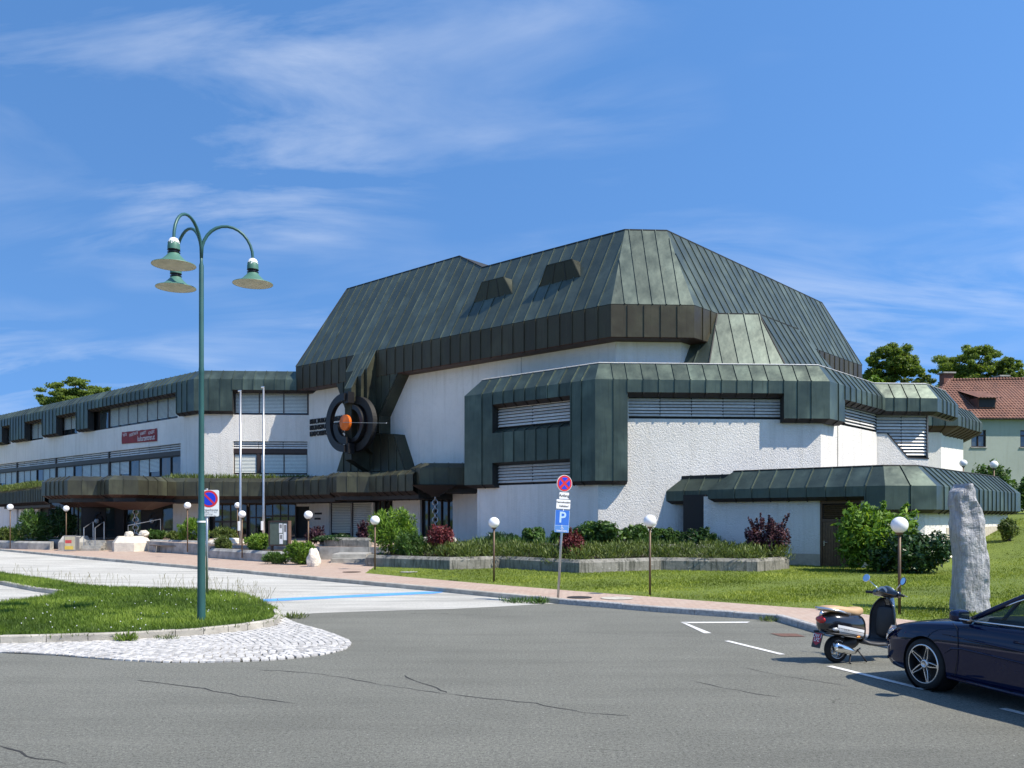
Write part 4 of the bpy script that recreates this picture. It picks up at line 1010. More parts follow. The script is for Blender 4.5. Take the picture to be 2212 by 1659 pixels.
# ------------------------------------------------------------------ things on the building
# ring sculpture in front of the hourglass
so_ = FA.P(FA.u(750, 1.75), 8.28, 1.75)
SC = empty('ring_sculpture', (so_.x, so_.y, 0), 'black steel ring sculpture with orange disc on the hall facade', 'sculpture')
us0 = FA.u(750, 1.75); zs0 = FA.z(750, 913.4, 1.75)
def arc_ring(r0, r1, a0, a1, o0, o1, cu_=0, cz_=0, n=28):
    mb = MB(); rows = []
    for k in range(n+1):
        a = math.radians(a0+(a1-a0)*k/n); c, s = math.cos(a), math.sin(a)
        rows.append([FA.P(us0+cu_+r*c, zs0+cz_+r*s, o) for r, o in ((r0, o0), (r1, o0), (r1, o1), (r0, o1))])
    mb.grid(rows, wrap=True, capa=True, capb=True); return mb
arc_ring(1.40, 1.86, 88, 272, 1.75, 2.05).build('left_ring', M_['blacksteel'], SC)
arc_ring(1.25, 1.75, -90, 90, 0.95, 1.30, 0.25, -0.05).build('right_ring', M_['black'], SC)
mb = MB(); mb.face([FA.P(us0+0.2+1.3*math.cos(a), zs0-0.05+1.3*math.sin(a), 1.0) for a in [math.pi*(k/20-0.5) for k in range(21)]]); mb.build('dark_half_disc', M_['black'], SC)
arc_ring(0.95, 1.22, -120, 80, 1.2, 1.55, 0.05, -0.05).build('inner_ring', M_['blacksteel'], SC)
arc_ring(0.78, 1.25, 175, 275, 1.7, 1.95, 0.05, -0.12).build('crescent', M_['blacksteel'], SC)
mb = MB(); rows = []
for r, o in ((0.50, 1.80), (0.50, 1.98), (0.0001, 2.14)): rows.append([FA.P(us0+0.02+r*math.cos(a*math.pi/14), zs0+r*math.sin(a*math.pi/14), o) for a in range(28)])
mb.grid(rows, wrap=True, capa=True); mb.build('orange_disc', M_['orange'], SC)
mb = MB(); mb.tube([FA.P(us0+0.15, zs0-0.02, 2.2), FA.P(us0+4.0, zs0-0.32, 1.9)], 0.013, 6); mb.ball(FA.P(us0+4.0, zs0-0.32, 1.9), 0.04, 8, 6); mb.build('rod', M_['steel'], SC)
mb = MB(); fbox(mb, FA, us0-0.12, us0+0.28, zs0+1.25, zs0+1.95, 1.4, 1.9); fbox(mb, FA, us0-0.05, us0+0.3, zs0-1.95, zs0-1.3, 1.4, 1.9); mb.build('bracket', M_['blacksteel'], SC)

# banner on the long wall of the left wing
ba, bb = FWL.u(263, 0.05), FWL.u(339, 0.05)
z_tl, z_bl = FWL.z(263, 933, 0.05), FWL.z(263, 959, 0.05)
z_tr, z_br = FWL.z(339, 924.5, 0.05), FWL.z(339, 953, 0.05)
bn = empty('banner', tuple(FWL.P((ba+bb)/2, z_bl, 0.05)), 'dark red banner with white lettering on the left wing wall', 'banner')
mb = MB(); rows = []
for k in range(13):
    t = k/12; u_ = ba+(bb-ba)*t; sag = 0.05*abs(math.sin(t*math.pi*5)); zt_ = z_tl+(z_tr-z_tl)*t-sag; zb_ = z_bl+(z_br-z_bl)*t
    rows.append([FWL.P(u_, zb_+(zt_-zb_)*j/4, 0.05+0.02*math.sin(k*1.3+j)) for j in range(5)])
mb.grid(rows); mb.build('cloth', M_['bannerred'], bn, smooth=True)
ln = bb-ba; zmid = (z_tl+z_bl)/2; hh = z_tl-z_bl
for wd, t, w_ in (('THEATER', 0.10, 0.14), ('KINDERTHEATER', 0.36, 0.30), ('KABARETT', 0.63, 0.20), ('KONZERT', 0.86, 0.18)):
    zc = z_bl+(z_br-z_bl)*t+hh*0.72
    M1 = FWL.M(ba+ln*t, zc, 0.075) @ Matrix.Rotation(math.radians(5), 4, 'Z')
    text(wd, 0.32, M1, M_['bannerwhite'], bn, 'lettering', 0.004, sx=ln*w_/(len(wd)*0.225))
text('kulturzentren.at', 0.60, FWL.M(ba+ln*0.71, z_bl+hh*0.32+(z_br-z_bl)*0.7, 0.075), M_['bannerwhite'], bn, 'lettering', 0.006, sx=ln*0.52/(16*0.265))

# rain chains
def chain(px, Y, z0, z1, n, r, label, dbl=True):
    c = gp(px, Y); e = empty('rain_chain', (c.x, c.y, z0), label, 'chain'); st = (z1-z0)/n
    for k in range(n):
        mb = MB(); zc = z0+st*(k+0.5); rz = (k % 2)*1.2+0.3
        pts = [(c.x+math.cos(rz)*r*0.8*math.cos(a), c.y+math.sin(rz)*r*0.8*math.cos(a), zc+st*0.66*math.sin(a)) for a in [i*2*math.pi/12 for i in range(13)]]
        mb.tube(pts, 0.028, 5, cap=False); mb.build('link', M_['steel'], e)
chain(940, 50.3, 0.95, 3.45, 10, 0.19, 'chain of steel rings hanging from the canopy beside the white block')
chain(293, 56.6, 0.9, 2.7, 7, 0.2, 'chain of steel rings hanging in the main entrance')
# stone basin under the right chain
c = gp(947, 46.3); bs = empty('stone_basin', (c.x, c.y, 0.5), 'grey stone fountain basin under the hanging rain chain', 'basin')
mb = MB(); rows = []
for s_, z in ((1.0, 0.4), (1.0, 0.95), (0.88, 1.12), (0.72, 1.16), (0.70, 1.02)):
    rows.append([(c.x+1.05*s_*x*(1+0.05*math.sin(7*x+5*y)), c.y+0.7*s_*y, z+0.02*math.sin(9*x)) for x, y in ((-1, -.6), (-.7, -1), (0, -1.05), (.7, -1), (1, -.5), (1, .5), (.6, 1), (-.6, 1), (-1, .5))])
mb.grid(rows, wrap=True, capb=True); mb.build('bowl', M_['concrete'], bs)
mb = MB(); mb.ball((c.x-0.05, c.y-0.1, 1.16), (0.55, 0.3, 0.10), 10, 6); mb.build('stones', M_['paleconcrete'], bs)
# swirl signs beside the entrance doors
for px, lb in ((213, 'dark swirl emblem with white ball left of the entrance doors'), (331, 'dark swirl emblem with white ball right of the entrance doors')):
    f = FE; u_ = f.u(px, 0.12); e = empty('swirl_emblem', tuple(f.P(u_, 1.4, 0.1)), lb, 'emblem', 'emblems by the entrance')
    mb = MB(); rows = []
    for k in range(25):
        a = math.radians(70+k*14); r1 = 0.62-0.008*k; r0 = r1-0.14-0.006*k
        rows.append([f.P(u_+r*0.62*math.cos(a), 2.0+r*math.sin(a), o) for r, o in ((r0, 0.06), (r1, 0.06), (r1, 0.14), (r0, 0.14))])
    mb.grid(rows, wrap=True, capa=True, capb=True); mb.build('swirl', M_['blacksteel'], e)
    mb = MB(); mb.ball(f.P(u_-0.1, 1.95, 0.2), 0.17, 12, 8); mb.build('ball', M_['globe'], e, smooth=True)
# plaque by the ground-floor window
e = empty('plaque', tuple(FML.P(FML.u(690), 2.0, 0.02)), 'two dark nameplates on the white pier beside the ground floor blinds', 'plaque')
for z_, w_ in ((2.42, 0.85), (2.05, 0.7)):
    mb = MB(); fbox(mb, FML, FML.u(680), FML.u(680)+w_, z_, z_+0.13, 0.0, 0.03); mb.build('plate', M_['ink'], e)
# cable hanging beside the block
mb = MB(); a = at(1016.5, 996, 49.2); b = at(1027, 1046, 47.7); mb.tube([a, at(1017, 1025, 48.8), at(1021, 1042, 48.2), b], 0.02, 5)
tag(mb.build('cable', M_['steel']), 'thin pale cable looping down beside the white block', 'cable')

# ------------------------------------------------------------------ street lamp on the island
lx, ly = G(435, 1342, 0.10)
SL = empty('street_lamp', (lx, ly, 0.1), 'tall green three-armed street lamp standing on the grass island', 'street lamp')
mb = MB(); mb.lathe([(0.082, 0.05), (0.080, 0.5), (0.074, 2.1), (0.078, 2.12), (0.078, 2.16), (0.062, 2.2), (0.058, 2.5), (0.050, 5.1), (0.054, 5.12), (0.054, 5.2), (0.048, 5.25), (0.047, 7.3), (0.031, 7.36), (0.030, 7.65)], 16, Matrix.Translation((lx, ly, 0.0)), capb=True)
mb.build('pole', M_['greenpaint'], SL, smooth=True)
mb = MB(); mb.lathe([(0.085, 2.10), (0.085, 2.135)], 16, Matrix.Translation((lx, ly, 0.0))); mb.build('pole_band', M_['white'], SL, smooth=True)
RE = 1.0
for ang in (20, 140, 260):
    a = math.radians(ang); d = Vector((math.cos(a), math.sin(a), 0)); pts = []
    for k in range(15):
        t = math.pi*(1-k/14); pts.append(Vector((lx, ly, 7.55))+d*(RE/2+RE/2*math.cos(t))+Vector((0, 0, 0.60*math.sin(t)))+(Vector((0, 0, -0.1)) if k in (0,) else Vector()))
    tip = Vector((lx, ly, 7.50))+d*RE; pts.append(tip)
    mb = MB(); mb.tube(pts, [0.034]*6+[0.030]*10, 8); arm = mb.build('arm', M_['greenpaint'], SL, smooth=True)
    T = Matrix.Translation(tip) @ Matrix.Diagonal((1, 1, 0.82, 1))
    mb = MB(); mb.lathe([(0.02, 0.06), (0.07, 0.03), (0.105, -0.05), (0.115, -0.14), (0.115, -0.22)], 18, T, capa=True); cap = mb.build('lamp_cap', M_['greenshade'], SL, smooth=True)
    mb = MB(); mb.grid([[T @ Vector((r*math.cos(a), r*math.sin(a), z-(0.035*(j % 3 == 0)+0.02*(j % 2) if i == 3 else 0))) for j, a in enumerate([k*math.pi/6 for k in range(12)])] for i, (r, z) in enumerate(((0.02, 0.068), (0.073, 0.036), (0.100, -0.025), (0.112, -0.05)))], wrap=True); mb.build('bird_dropping', M_['white'], cap, smooth=True)
    mb = MB()
    for z in (-0.235, -0.29): mb.lathe([(0.10, z+0.012), (0.122, z), (0.10, z-0.012)], 18, T)
    mb.lathe([(0.09, -0.22), (0.09, -0.33)], 14, T); mb.build('vent_rings', M_['blacksteel'], SL, smooth=True)
    mb = MB(); mb.lathe([(0.105, -0.31), (0.13, -0.36), (0.22, -0.47), (0.30, -0.535), (0.405, -0.57), (0.408, -0.585)], 32, T); mb.build('lamp_shade', M_['greenshade'], SL, smooth=True)
    mb = MB(); mb.lathe([(0.405, -0.582), (0.33, -0.590), (0.30, -0.60), (0.25, -0.62), (0.12, -0.635), (0.001, -0.64)], 32, T); mb.build('diffuser', M_['diffuser'], SL, smooth=True)

# ------------------------------------------------------------------ globe lamps
def globe_lamp(x, y, z, h, label, sc=1.0):
    e = empty('globe_lamp', (x, y, z), label, 'lamp', 'globe lamps around the building'); T = Matrix.Translation((x, y, z))
    r = 0.182*sc
    mb = MB(); mb.tube([(x, y, z-0.05), (x, y, z+h-2*r+0.01)], 0.032*sc, 10); mb.build('post', M_['brownpost'], e, smooth=True)
    mb = MB(); mb.lathe([(0.033*sc, h-2*r-0.03), (0.075*sc, h-2*r-0.02), (0.075*sc, h-2*r+0.02)], 12, T); mb.build('collar', M_['brownpost'], e, smooth=True)
    mb = MB(); mb.ball((x, y, z+h-r), (r, r, r*0.97), 24, 16); mb.build('globe', M_['globe'], e, smooth=True)
gl = [(1943, 1327, 0.10, 2.12, 'white globe lamp on brown post behind the scooter, beside the standing stone', 1.0),
      (1404, 1288, 0.10, 2.18, 'white globe lamp on the lawn between parking sign and annex door', 0.95),
      (1067, 1258, 0.10, 2.12, 'white globe lamp on the lawn just left of the blue parking sign', 1.0),
      (810, 1232, 0.10, 2.18, 'white globe lamp on the lawn tip before the large bright green bush', 1.05)]
for px, py, z, h, lb, sc in gl: x, y = G(px, py, z); globe_lamp(x, y, z, h, lb, sc)
for px, ytop, Y, zb_, lb, sc in [(666, 1103, 38.5, 0.15, 'white globe lamp right of the notice case', 1.05), (523, 1102.7, 42.0, 0.3, 'white globe lamp standing beside the left flagpole', 1.0),
        (405, 1084.5, 45.5, 0.45, 'white globe lamp above the yellow-green shrub left of the short-stay parking sign', 1.0), (513, 1084.9, 51.5, 0.75, 'small white globe lamp under the canopy, farthest behind the left flagpole', 1.0),
        (143, 1092, 55.0, 0.3, 'white globe lamp beside the dark round bush near the entrance steps', 1.05), (22, 1088.6, 55.0, 0.3, 'leftmost white globe lamp in front of the left wing', 1.08),
        (2081, 992.7, 48.5, 2.55, 'white globe lamp on the bank behind the annex roof, left of two', 1.12), (2147, 995, 47.0, 2.55, 'white globe lamp on the bank behind the annex roof, right of two', 1.2)]:
    c = gp(px, Y); zt = HC-(ytop-HY)*Y/FPX; globe_lamp(c.x, c.y, zb_, zt-zb_, lb, sc)

# ------------------------------------------------------------------ flagpoles
for px, Y, ytop, lb in ((519.5, 46.0, 845, 'tall bare metal flagpole, the shorter left one of two'), (569.3, 47.5, 837, 'tall bare metal flagpole, the right one of two, behind the notice case')):
    c = gp(px, Y); zt = HC-(ytop-HY)*Y/FPX; e = empty('flagpole', (c.x, c.y, 0.3), lb, 'flagpole', 'flagpoles')
    mb = MB(); mb.tube([(c.x, c.y, 0.2), (c.x, c.y, 2.5), (c.x, c.y, zt)], [0.075, 0.07, 0.05], 10); mb.build('pole', M_['steel'], e, smooth=True)
    mb = MB(); mb.tube([(c.x-0.12, c.y, zt), (c.x+0.05, c.y, zt+0.02)], 0.05, 8); mb.build('pole_top', M_['alu'], e)
    mb = MB(); mb.box((c.x-0.05, c.y-0.09, 1.75), (0.12, 0.1, 0.5)); mb.build('halyard_box', M_['white'], e, bevel=0.01)

# ------------------------------------------------------------------ traffic signs
def disc(mb, M, r, z, n=32, sy=1.0): mb.face([M @ Vector((r*math.cos(k*2*math.pi/n), r*sy*math.sin(k*2*math.pi/n), z)) for k in range(n)])
def ring(mb, M, r0, r1, z, n=36):
    mb.grid([[M @ Vector((r*math.cos(k*2*math.pi/n), r*math.sin(k*2*math.pi/n), z)) for k in range(n)] for r in (r1, r0)], wrap=True)
def plate(mb, M, w, h, t=0.008, r=0.03):
    pts = []
    for cx_, cy_, a0 in ((w/2-r, h/2-r, 0), (-w/2+r, h/2-r, 90), (-w/2+r, -h/2+r, 180), (w/2-r, -h/2+r, 270)):
        for k in range(5): a = math.radians(a0+k*22.5); pts.append((cx_+r*math.cos(a), cy_+r*math.sin(a)))
    mb.face([M @ Vector((x, y, 0)) for x, y in pts]); mb.face([M @ Vector((x, y, -t)) for x, y in pts[::-1]])
    for k in range(len(pts)):
        a, b = pts[k], pts[(k+1) % len(pts)]; mb.face([M @ Vector((*a, 0)), M @ Vector((*a, -t)), M @ Vector((*b, -t)), M @ Vector((*b, 0))])
def bar(mb, M, L_, w, ang, z):
    c, s = math.cos(ang), math.sin(ang)
    mb.face([M @ Vector((x*c-y*s, x*s+y*c, z)) for x, y in ((-L_/2, -w/2), (L_/2, -w/2), (L_/2, w/2), (-L_/2, w/2))])
# short-stay zone sign
sx_, sy_ = G(447, 1283, 0.10); k_ = sy_/FPX
s1 = empty('parking_zone_sign', (sx_, sy_, 0.1), 'white short-stay parking zone sign with blue and red no-parking disc behind the street lamp', 'sign')
mb = MB(); mb.tube([(sx_, sy_, 0.0), (sx_, sy_, HC+63*k_)], 0.034, 10); mb.build('pole', M_['steel'], s1, smooth=True)
fx = Vector((1, 0.10, 0)).normalized()
Ms = frame((sx_+0.075, sy_-0.045, HC+(1118-1087)*k_), fx)
mb = MB(); plate(mb, Ms, 0.53, 57*k_, 0.01, 0.04); mb.build('plate', M_['white'], s1)
Mc = Ms @ Matrix.Translation((0.0, 0.12, 0))
mb = MB(); disc(mb, Mc, 0.235, 0.004); mb.build('red_disc', M_['redsign'], s1)
mb = MB(); disc(mb, Mc, 0.178, 0.007); mb.build('blue_disc', M_['bluesign'], s1)
mb = MB(); bar(mb, Mc, 0.35, 0.05, math.radians(-45), 0.010); mb.build('red_bar', M_['redsign'], s1)
for body, size, yy in (('Kurzparkzone', 0.088, -0.185), ('Parkdauer 1½ Std.', 0.06, -0.245), ('werktags', 0.06, -0.295), ('Mo.-Fr. 7-12 Uhr', 0.06, -0.345)):
    text(body, size, Ms @ Matrix.Translation((0, yy, 0.005)), M_['ink'] if yy > -0.2 else M_['greyink'], s1, 'lettering', sx=0.95)
# no-stopping and parking sign, leaning
bx_, by_ = G(1205, 1292, 0.12); k_ = by_/FPX
lean = Vector(((1219-1205)*k_, 0, (1292-1043)*k_)).normalized()
s2 = empty('no_stopping_sign', (bx_, by_, 0.12), 'leaning pole with round no-stopping sign, two white plates and blue disabled parking sign', 'sign')
P0 = Vector((bx_, by_, 0.05)); top = P0+lean*(258*k_)
mb = MB(); mb.tube([P0, top], 0.032, 10); mb.build('pole', M_['steel'], s2, smooth=True)
def on(py): return P0+lean*((1297-py)*k_)+Vector((0, -0.045, 0))
fx2 = Vector((0.93, 0.36, 0)).normalized(); fx2 = (fx2-lean*fx2.dot(lean)).normalized()
Mr = frame(on(1043)+Vector((0.0, 0, 0)), fx2, lean)
mb = MB(); disc(mb, Mr, 0.215, 0.0); disc(mb, Mr @ Matrix.Rotation(math.pi, 4, 'X'), 0.215, 0.01); mb.build('white_rim', M_['white'], s2)
mb = MB(); disc(mb, Mr, 0.203, 0.004); mb.build('red_disc', M_['redsign'], s2)
for k in range(4):
    mb = MB(); a0 = math.radians(90*k); pts = []
    for j in range(9): a = a0+math.radians(-33+66*j/8); pts.append(Mr @ Vector((0.155*math.cos(a), 0.155*math.sin(a), 0.008)))
    pts.append(Mr @ Vector((0.045*math.cos(a0), 0.045*math.sin(a0), 0.008))); mb.face(pts); mb.build('blue_field', M_['bluesign'], s2)
def sgn(pxa, pxb, pya, pyb, mat, nm, r=0.015):
    Mp = frame(on((pya+pyb)/2)+Vector((((pxa+pxb)/2-(1205+14*(1292-(pya+pyb)/2)/249))*k_, 0, 0)), fx2, lean)
    mb = MB(); plate(mb, Mp, (pxb-pxa)*k_*1.06, (pyb-pya)*k_, 0.008, r); mb.build(nm, mat, s2); return Mp
m1 = sgn(1207.6, 1229, 1062.5, 1076.8, M_['white'], 'start_plate'); text('Anfang', 0.105, m1 @ Matrix.Translation((0, 0, 0.004)), M_['ink'], s2, 'lettering', 0.001)
m2 = sgn(1201, 1232, 1078, 1098.2, M_['white'], 'fire_plate')
text('Feuerwehrzufahrt', 0.068, m2 @ Matrix.Translation((0, 0.05, 0.004)), M_['ink'], s2, 'lettering', 0.001, sx=0.78); text('freihalten!', 0.075, m2 @ Matrix.Translation((0.02, -0.05, 0.004)), M_['ink'], s2, 'lettering', 0.001, sx=0.85)
m3 = sgn(1198, 1229.5, 1101, 1149, M_['parklight'], 'parking_plate')
mb = MB(); w_, h_ = 0.375, 0.36; mb.face([m3 @ Vector((x, y, 0.004)) for x, y in ((-0.19, -0.10), (0.19, -0.10), (0.19, 0.285), (-0.19, 0.285))]); mb.build('blue_field', M_['parkblue'], s2)
mb = MB(); mb.face([m3 @ Vector((x, y, 0.004)) for x, y in ((-0.19, -0.285), (0.19, -0.285), (0.19, -0.115), (-0.19, -0.115))]); mb.build('blue_field', simple('parking sign lower blue', (0.10, 0.26, 0.60), 0.35), s2)
text('P', 0.40, m3 @ Matrix.Translation((0, 0.09, 0.008)), M_['parklight'], s2, 'lettering', 0.006, sx=1.0)
mb = MB()      # wheelchair symbol
mw = m3 @ Matrix.Translation((0, -0.16, 0.008)); ring(mb, mw @ Matrix.Translation((0.004, -0.02, 0)), 0.022, 0.032, 0.001, 16)
mb.face([mw @ Vector((x, y, 0.0012)) for x, y in ((-0.012, 0.045), (0.0, 0.045), (0.004, 0.0), (-0.008, 0.0))]); disc(mb, mw @ Matrix.Translation((-0.006, 0.058, 0.0)), 0.010, 0.001, 10); bar(mb, mw @ Matrix.Translation((0.032, -0.02, 0)), 0.05, 0.010, -1.0, 0.002)
mb.build('wheelchair_symbol', M_['white'], s2)
text('Gehbehinderte', 0.055, m3 @ Matrix.Translation((0, -0.245, 0.008)), M_['white'], s2, 'lettering', 0.001, sx=0.9)

# ------------------------------------------------------------------ planters, boulders, notice case
def planter(path, back, z0, h, label, slope=0.12, w=0.30, mat='concrete', soil=True):
    path = [Vector(p) for p in path]; ms, ns = mitres(path); c = sum(path, Vector((0, 0)))/len(path)
    e = empty('planter', (c.x, c.y, z0), label, 'planter', 'concrete planters before the building')
    for k in range(len(path)-1):
        mb = MB(); pr = [(0, z0-0.1), (0.0, z0+h-slope), (-slope*0.9, z0+h), (-w, z0+h), (-w, z0-0.1)]
        q = [[V3(path[j]+ms[j]*o, z) for o, z in pr] for j in (k, k+1)]
        mb.grid(q, capa=True, capb=True); mb.build('wall_segment', M_[mat], e)
    if soil:
        mb = MB(); mb.prism([p+m*(-w*0.8) for p, m in zip(path, ms)]+[Vector(b) for b in back], z0-0.1, z0+h-0.05); mb.build('earth', M_['soil'], e)
    return e
def stained(name):
    m, t, b, out = mat_base(name); n = N(t); v = n.co()
    f = n.noise(v, 1.6, 6, 0.7); g = n.noise(v, 7, 5, 0.7); mp = n.new('ShaderNodeMapping'); mp.inputs['Scale'].default_value = (5, 5, 0.6); n.link(v, mp.inputs[0]); s_ = n.noise(mp.outputs[0], 1.5, 5, 0.7)
    c = n.mix(n.rng(f, 0.3, 0.7), (0.15, 0.145, 0.12), (0.30, 0.285, 0.25)); c = n.mix(n.rng(s_, 0.48, 0.66, 0, 0.85), c, (0.04, 0.042, 0.03)); c = n.mix(n.rng(g, 0.60, 0.70, 0, 0.6), c, (0.55, 0.54, 0.5))
    n.link(c, b.inputs['Base Color']); b.inputs['Roughness'].default_value = 0.95; n.link(n.bump(g, 0.03), b.inputs['Normal']); return m
M_['stained'] = stained('lichen stained concrete')
def gz(px, py): return Vector(G(px, py, 0.12))
pf = [gz(p, y) for p, y in ((790, 1223), (971.5, 1230), (1081, 1226.5), (1251.5, 1237), (1428, 1230.5), (1636, 1234), (1705, 1228))]
planter([pf[0]+Vector((0.1, 4.5))]+pf+[pf[-1]+Vector((-0.2, 1.5))], [(11.0, 39.5), (8.3, 42.2), (4.6, 42.2), (0.2, 45.6), (-4.5, 45.6)], 0.10, 0.50, 'long zigzag stained concrete planter along the lawn below the white block', mat='stained')
up = [gp(1030, 39.6), gp(1180, 38.6), gp(1300, 37.2), gp(1420, 38.0), gp(1545, 38.0)]
planter(up, [(8.8, 42.4), (4.4, 42.4), (-1.0, 45.8)], 0.5, 0.52, 'upper stained concrete planter tier against the white block', mat='stained')
planter([gp(452, 44.6), gp(580, 40.4), gp(640, 40.0), gp(684, 38.0), gp(690, 40.0)], [gp(690, 44), gp(452, 47.5)], 0.10, 0.52, 'concrete planter holding the notice case and clipped shrubs')
planter([gp(700, 43.3), gp(797, 42.6)], [gp(797, 46), gp(690, 47)], 0.45, 0.75, 'dark stained concrete planter behind the pavement steps', mat='stained')
planter([gp(322, 53.0), gp(370, 52.0), gp(452, 49.5), gp(506, 48.5)], [gp(506, 52), gp(322, 57)], 0.10, 0.75, 'concrete planter with stone bench right of the entrance')
e = empty('stone_bench', (gp(390, 51.2).x, 51.2, 0.12), 'weathered plank bench along the planter right of the entrance', 'bench')
fb = Face(gp(330, 52.0), (gp(428, 49.4)-gp(330, 52.0)).normalized()); ub = (gp(428, 49.4)-gp(330, 52.0)).length
for k in range(3): mb = MB(); fbox(mb, fb, 0.1, ub, 0.52, 0.57, -0.35+k*0.22, -0.16+k*0.22); mb.build('seat_plank', simple('grey timber', (0.22, 0.17, 0.13), 0.8, rv=0.2), e)
for u_ in (0.4, ub/2, ub-0.3): mb = MB(); fbox(mb, fb, u_-0.12, u_+0.12, 0.1, 0.52, -0.3, 0.15); mb.build('bench_foot', M_['concrete'], e)
planter([gp(-60, 60), gp(60, 56.5), gp(108, 56.0)], [gp(112, 60), gp(-60, 66)], 0.10, 0.55, 'low concrete hedge wall left of the entrance')
def hexplanter(pa, pb, Y, h, label, mat):
    a, b = gp(pa, Y), gp(pb, Y); c = (a+b)/2+Vector((0, 0.9)); w = (b-a).length/2
    e = empty('planter', (c.x, c.y, 0.12), label, 'planter', 'concrete planters before the building')
    rows = []
    for s_, z in ((1.0, 0.02), (1.0, 0.12+h*0.58), (0.74, 0.12+h), (0.62, 0.12+h), (0.60, 0.12+h*0.8)):
        rows.append([(c.x+w*s_*x, c.y+1.25*s_*y, z) for x, y in ((-1, 0), (-.5, -.87), (.5, -.87), (1, 0), (.5, .87), (-.5, .87))])
    mb = MB(); mb.grid(rows, wrap=True, capb=True); mb.build('hexagonal_tub', M_[mat], e); return c
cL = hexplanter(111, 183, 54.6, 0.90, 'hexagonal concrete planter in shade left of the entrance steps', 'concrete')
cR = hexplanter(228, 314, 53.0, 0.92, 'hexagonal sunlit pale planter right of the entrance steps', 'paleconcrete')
def boulder(name, c, r, label, cat, mat, seed=0, n=20, k=14, group=None):
    e_ = MB(); rows = []
    for a in range(k+1):
        t = math.pi*a/k; row = []
        for j in range(n):
            p = Vector((max(math.sin(t), 1e-3)*math.cos(2*math.pi*j/n), max(math.sin(t), 1e-3)*math.sin(2*math.pi*j/n), -math.cos(t)))
            q = 1+0.28*mnoise.noise(p*1.6+Vector((seed, 0, 0)))+0.10*mnoise.noise(p*4+Vector((0, seed, 0)))
            row.append((c[0]+p.x*r[0]*q, c[1]+p.y*r[1]*q, c[2]+p.z*r[2]*q))
        rows.append(row)
    e_.grid(rows, wrap=True); return tag(e_.build(name, mat), label, cat, group)
boulder('boulder', (cR.x-0.1, cR.y-0.2, 1.14), (0.30, 0.22, 0.20), 'left one of two pale boulders on the sunlit planter', 'boulder', M_['paleconcrete'], 3, group='boulders in the sunlit planter')
boulder('boulder', (cR.x+0.75, cR.y, 1.18), (0.32, 0.24, 0.22), 'right one of two pale boulders on the sunlit planter', 'boulder', M_['paleconcrete'], 8, group='boulders in the sunlit planter')
c = gz(674, 1225); boulder('boulder', (c.x, c.y+0.3, 0.40), (0.27, 0.24, 0.50), 'pale upright boulder at the planter end beside the pavement', 'boulder', M_['paleconcrete'], 5)
c = gp(490, 46.5); boulder('boulder', (c.x, c.y, 0.85), (1.1, 0.4, 0.26), 'flat pale rock on the planter edge by the left flagpole', 'boulder', M_['paleconcrete'], 12)
c = gz(357, 1172); 
# notice case
nc = gp(603, 40.9); FN = Face(nc, (dD*0.94+dL*0.34).normalized())
e = empty('notice_case', (nc.x, nc.y, 0.12), 'brown glazed notice case on legs with pinned posters', 'notice board')
z0, z1 = HC-(1180-HY)*40.6/FPX, HC-(1125-HY)*40.6/FPX
mb = MB(); fbox(mb, FN, -0.52, 0.46, z0, z1, -0.34, 0.0); mb.build('cabinet', simple('brown cabinet', (0.16, 0.10, 0.075), 0.5), e)
mb = MB()
for a in ((-0.52, 0.46, z1-0.06, z1), (-0.52, 0.46, z0, z0+0.06), (-0.52, -0.47, z0+.06, z1-.06), (0.41, 0.46, z0+.06, z1-.06)): fbox(mb, FN, *a, 0.003, 0.035)
mb.build('frame', M_['brownframe'], e)
mb = MB(); fbox(mb, FN, -0.46, 0.40, z0+.07, z1-.07, 0.004, 0.012); mb.build('backboard', simple('green felt', (0.08, 0.11, 0.09), 0.8), e)
for u_, za, zb_, w_ in ((0.0, z0+0.62, z1-0.12, 0.17), (0.02, z0+0.10, z0+0.58, 0.17), (0.22, z0+0.28, z1-0.14, 0.17)):
    mb = MB(); fbox(mb, FN, u_, u_+w_, za, zb_, 0.0125, 0.016); p = mb.build('poster', M_['white'], e)
    mb = MB(); fbox(mb, FN, u_+0.03, u_+w_-0.03, (za+zb_)/2, zb_-0.05, 0.0165, 0.018); mb.build('poster_print', M_['greyink'], p)
for u_ in (-0.42, 0.34): mb = MB(); fbox(mb, FN, u_-0.05, u_+0.05, 0.05, z0+0.01, -0.22, -0.1); mb.build('leg', M_['brownframe'], e)
# A-board
ab = gp(151, 53.2); FB_ = Face(ab, dD); e = empty('poster_stand', (ab.x, ab.y, 0.12), 'pavement poster stand with colourful poster at the shaded planter', 'poster stand')
mb = MB(); fbox(mb, FB_, -0.36, 0.36, 0.15, 1.10, -0.04, 0.0); mb.build('board', M_['greyink'], e)
mb = MB(); fbox(mb, FB_, -0.36, 0.36, 0.15, 1.0, -0.5, -0.46); mb.build('rear_board', M_['greyink'], e)
for k, (cc, a) in enumerate((((0.45, 0.42, 0.30), (0.22, 1.04)), ((0.5, 0.06, 0.06), (0.62, 0.82)), ((0.6, 0.45, 0.08), (0.24, 0.45)))):
    mb = MB(); fbox(mb, FB_, -0.31 if k != 1 else -0.28, 0.31 if k == 0 else 0.1*k, a[0], a[1], 0.002+0.002*k, 0.004+0.002*k); mb.build('poster', simple('poster %d' % k, cc, 0.5), e)
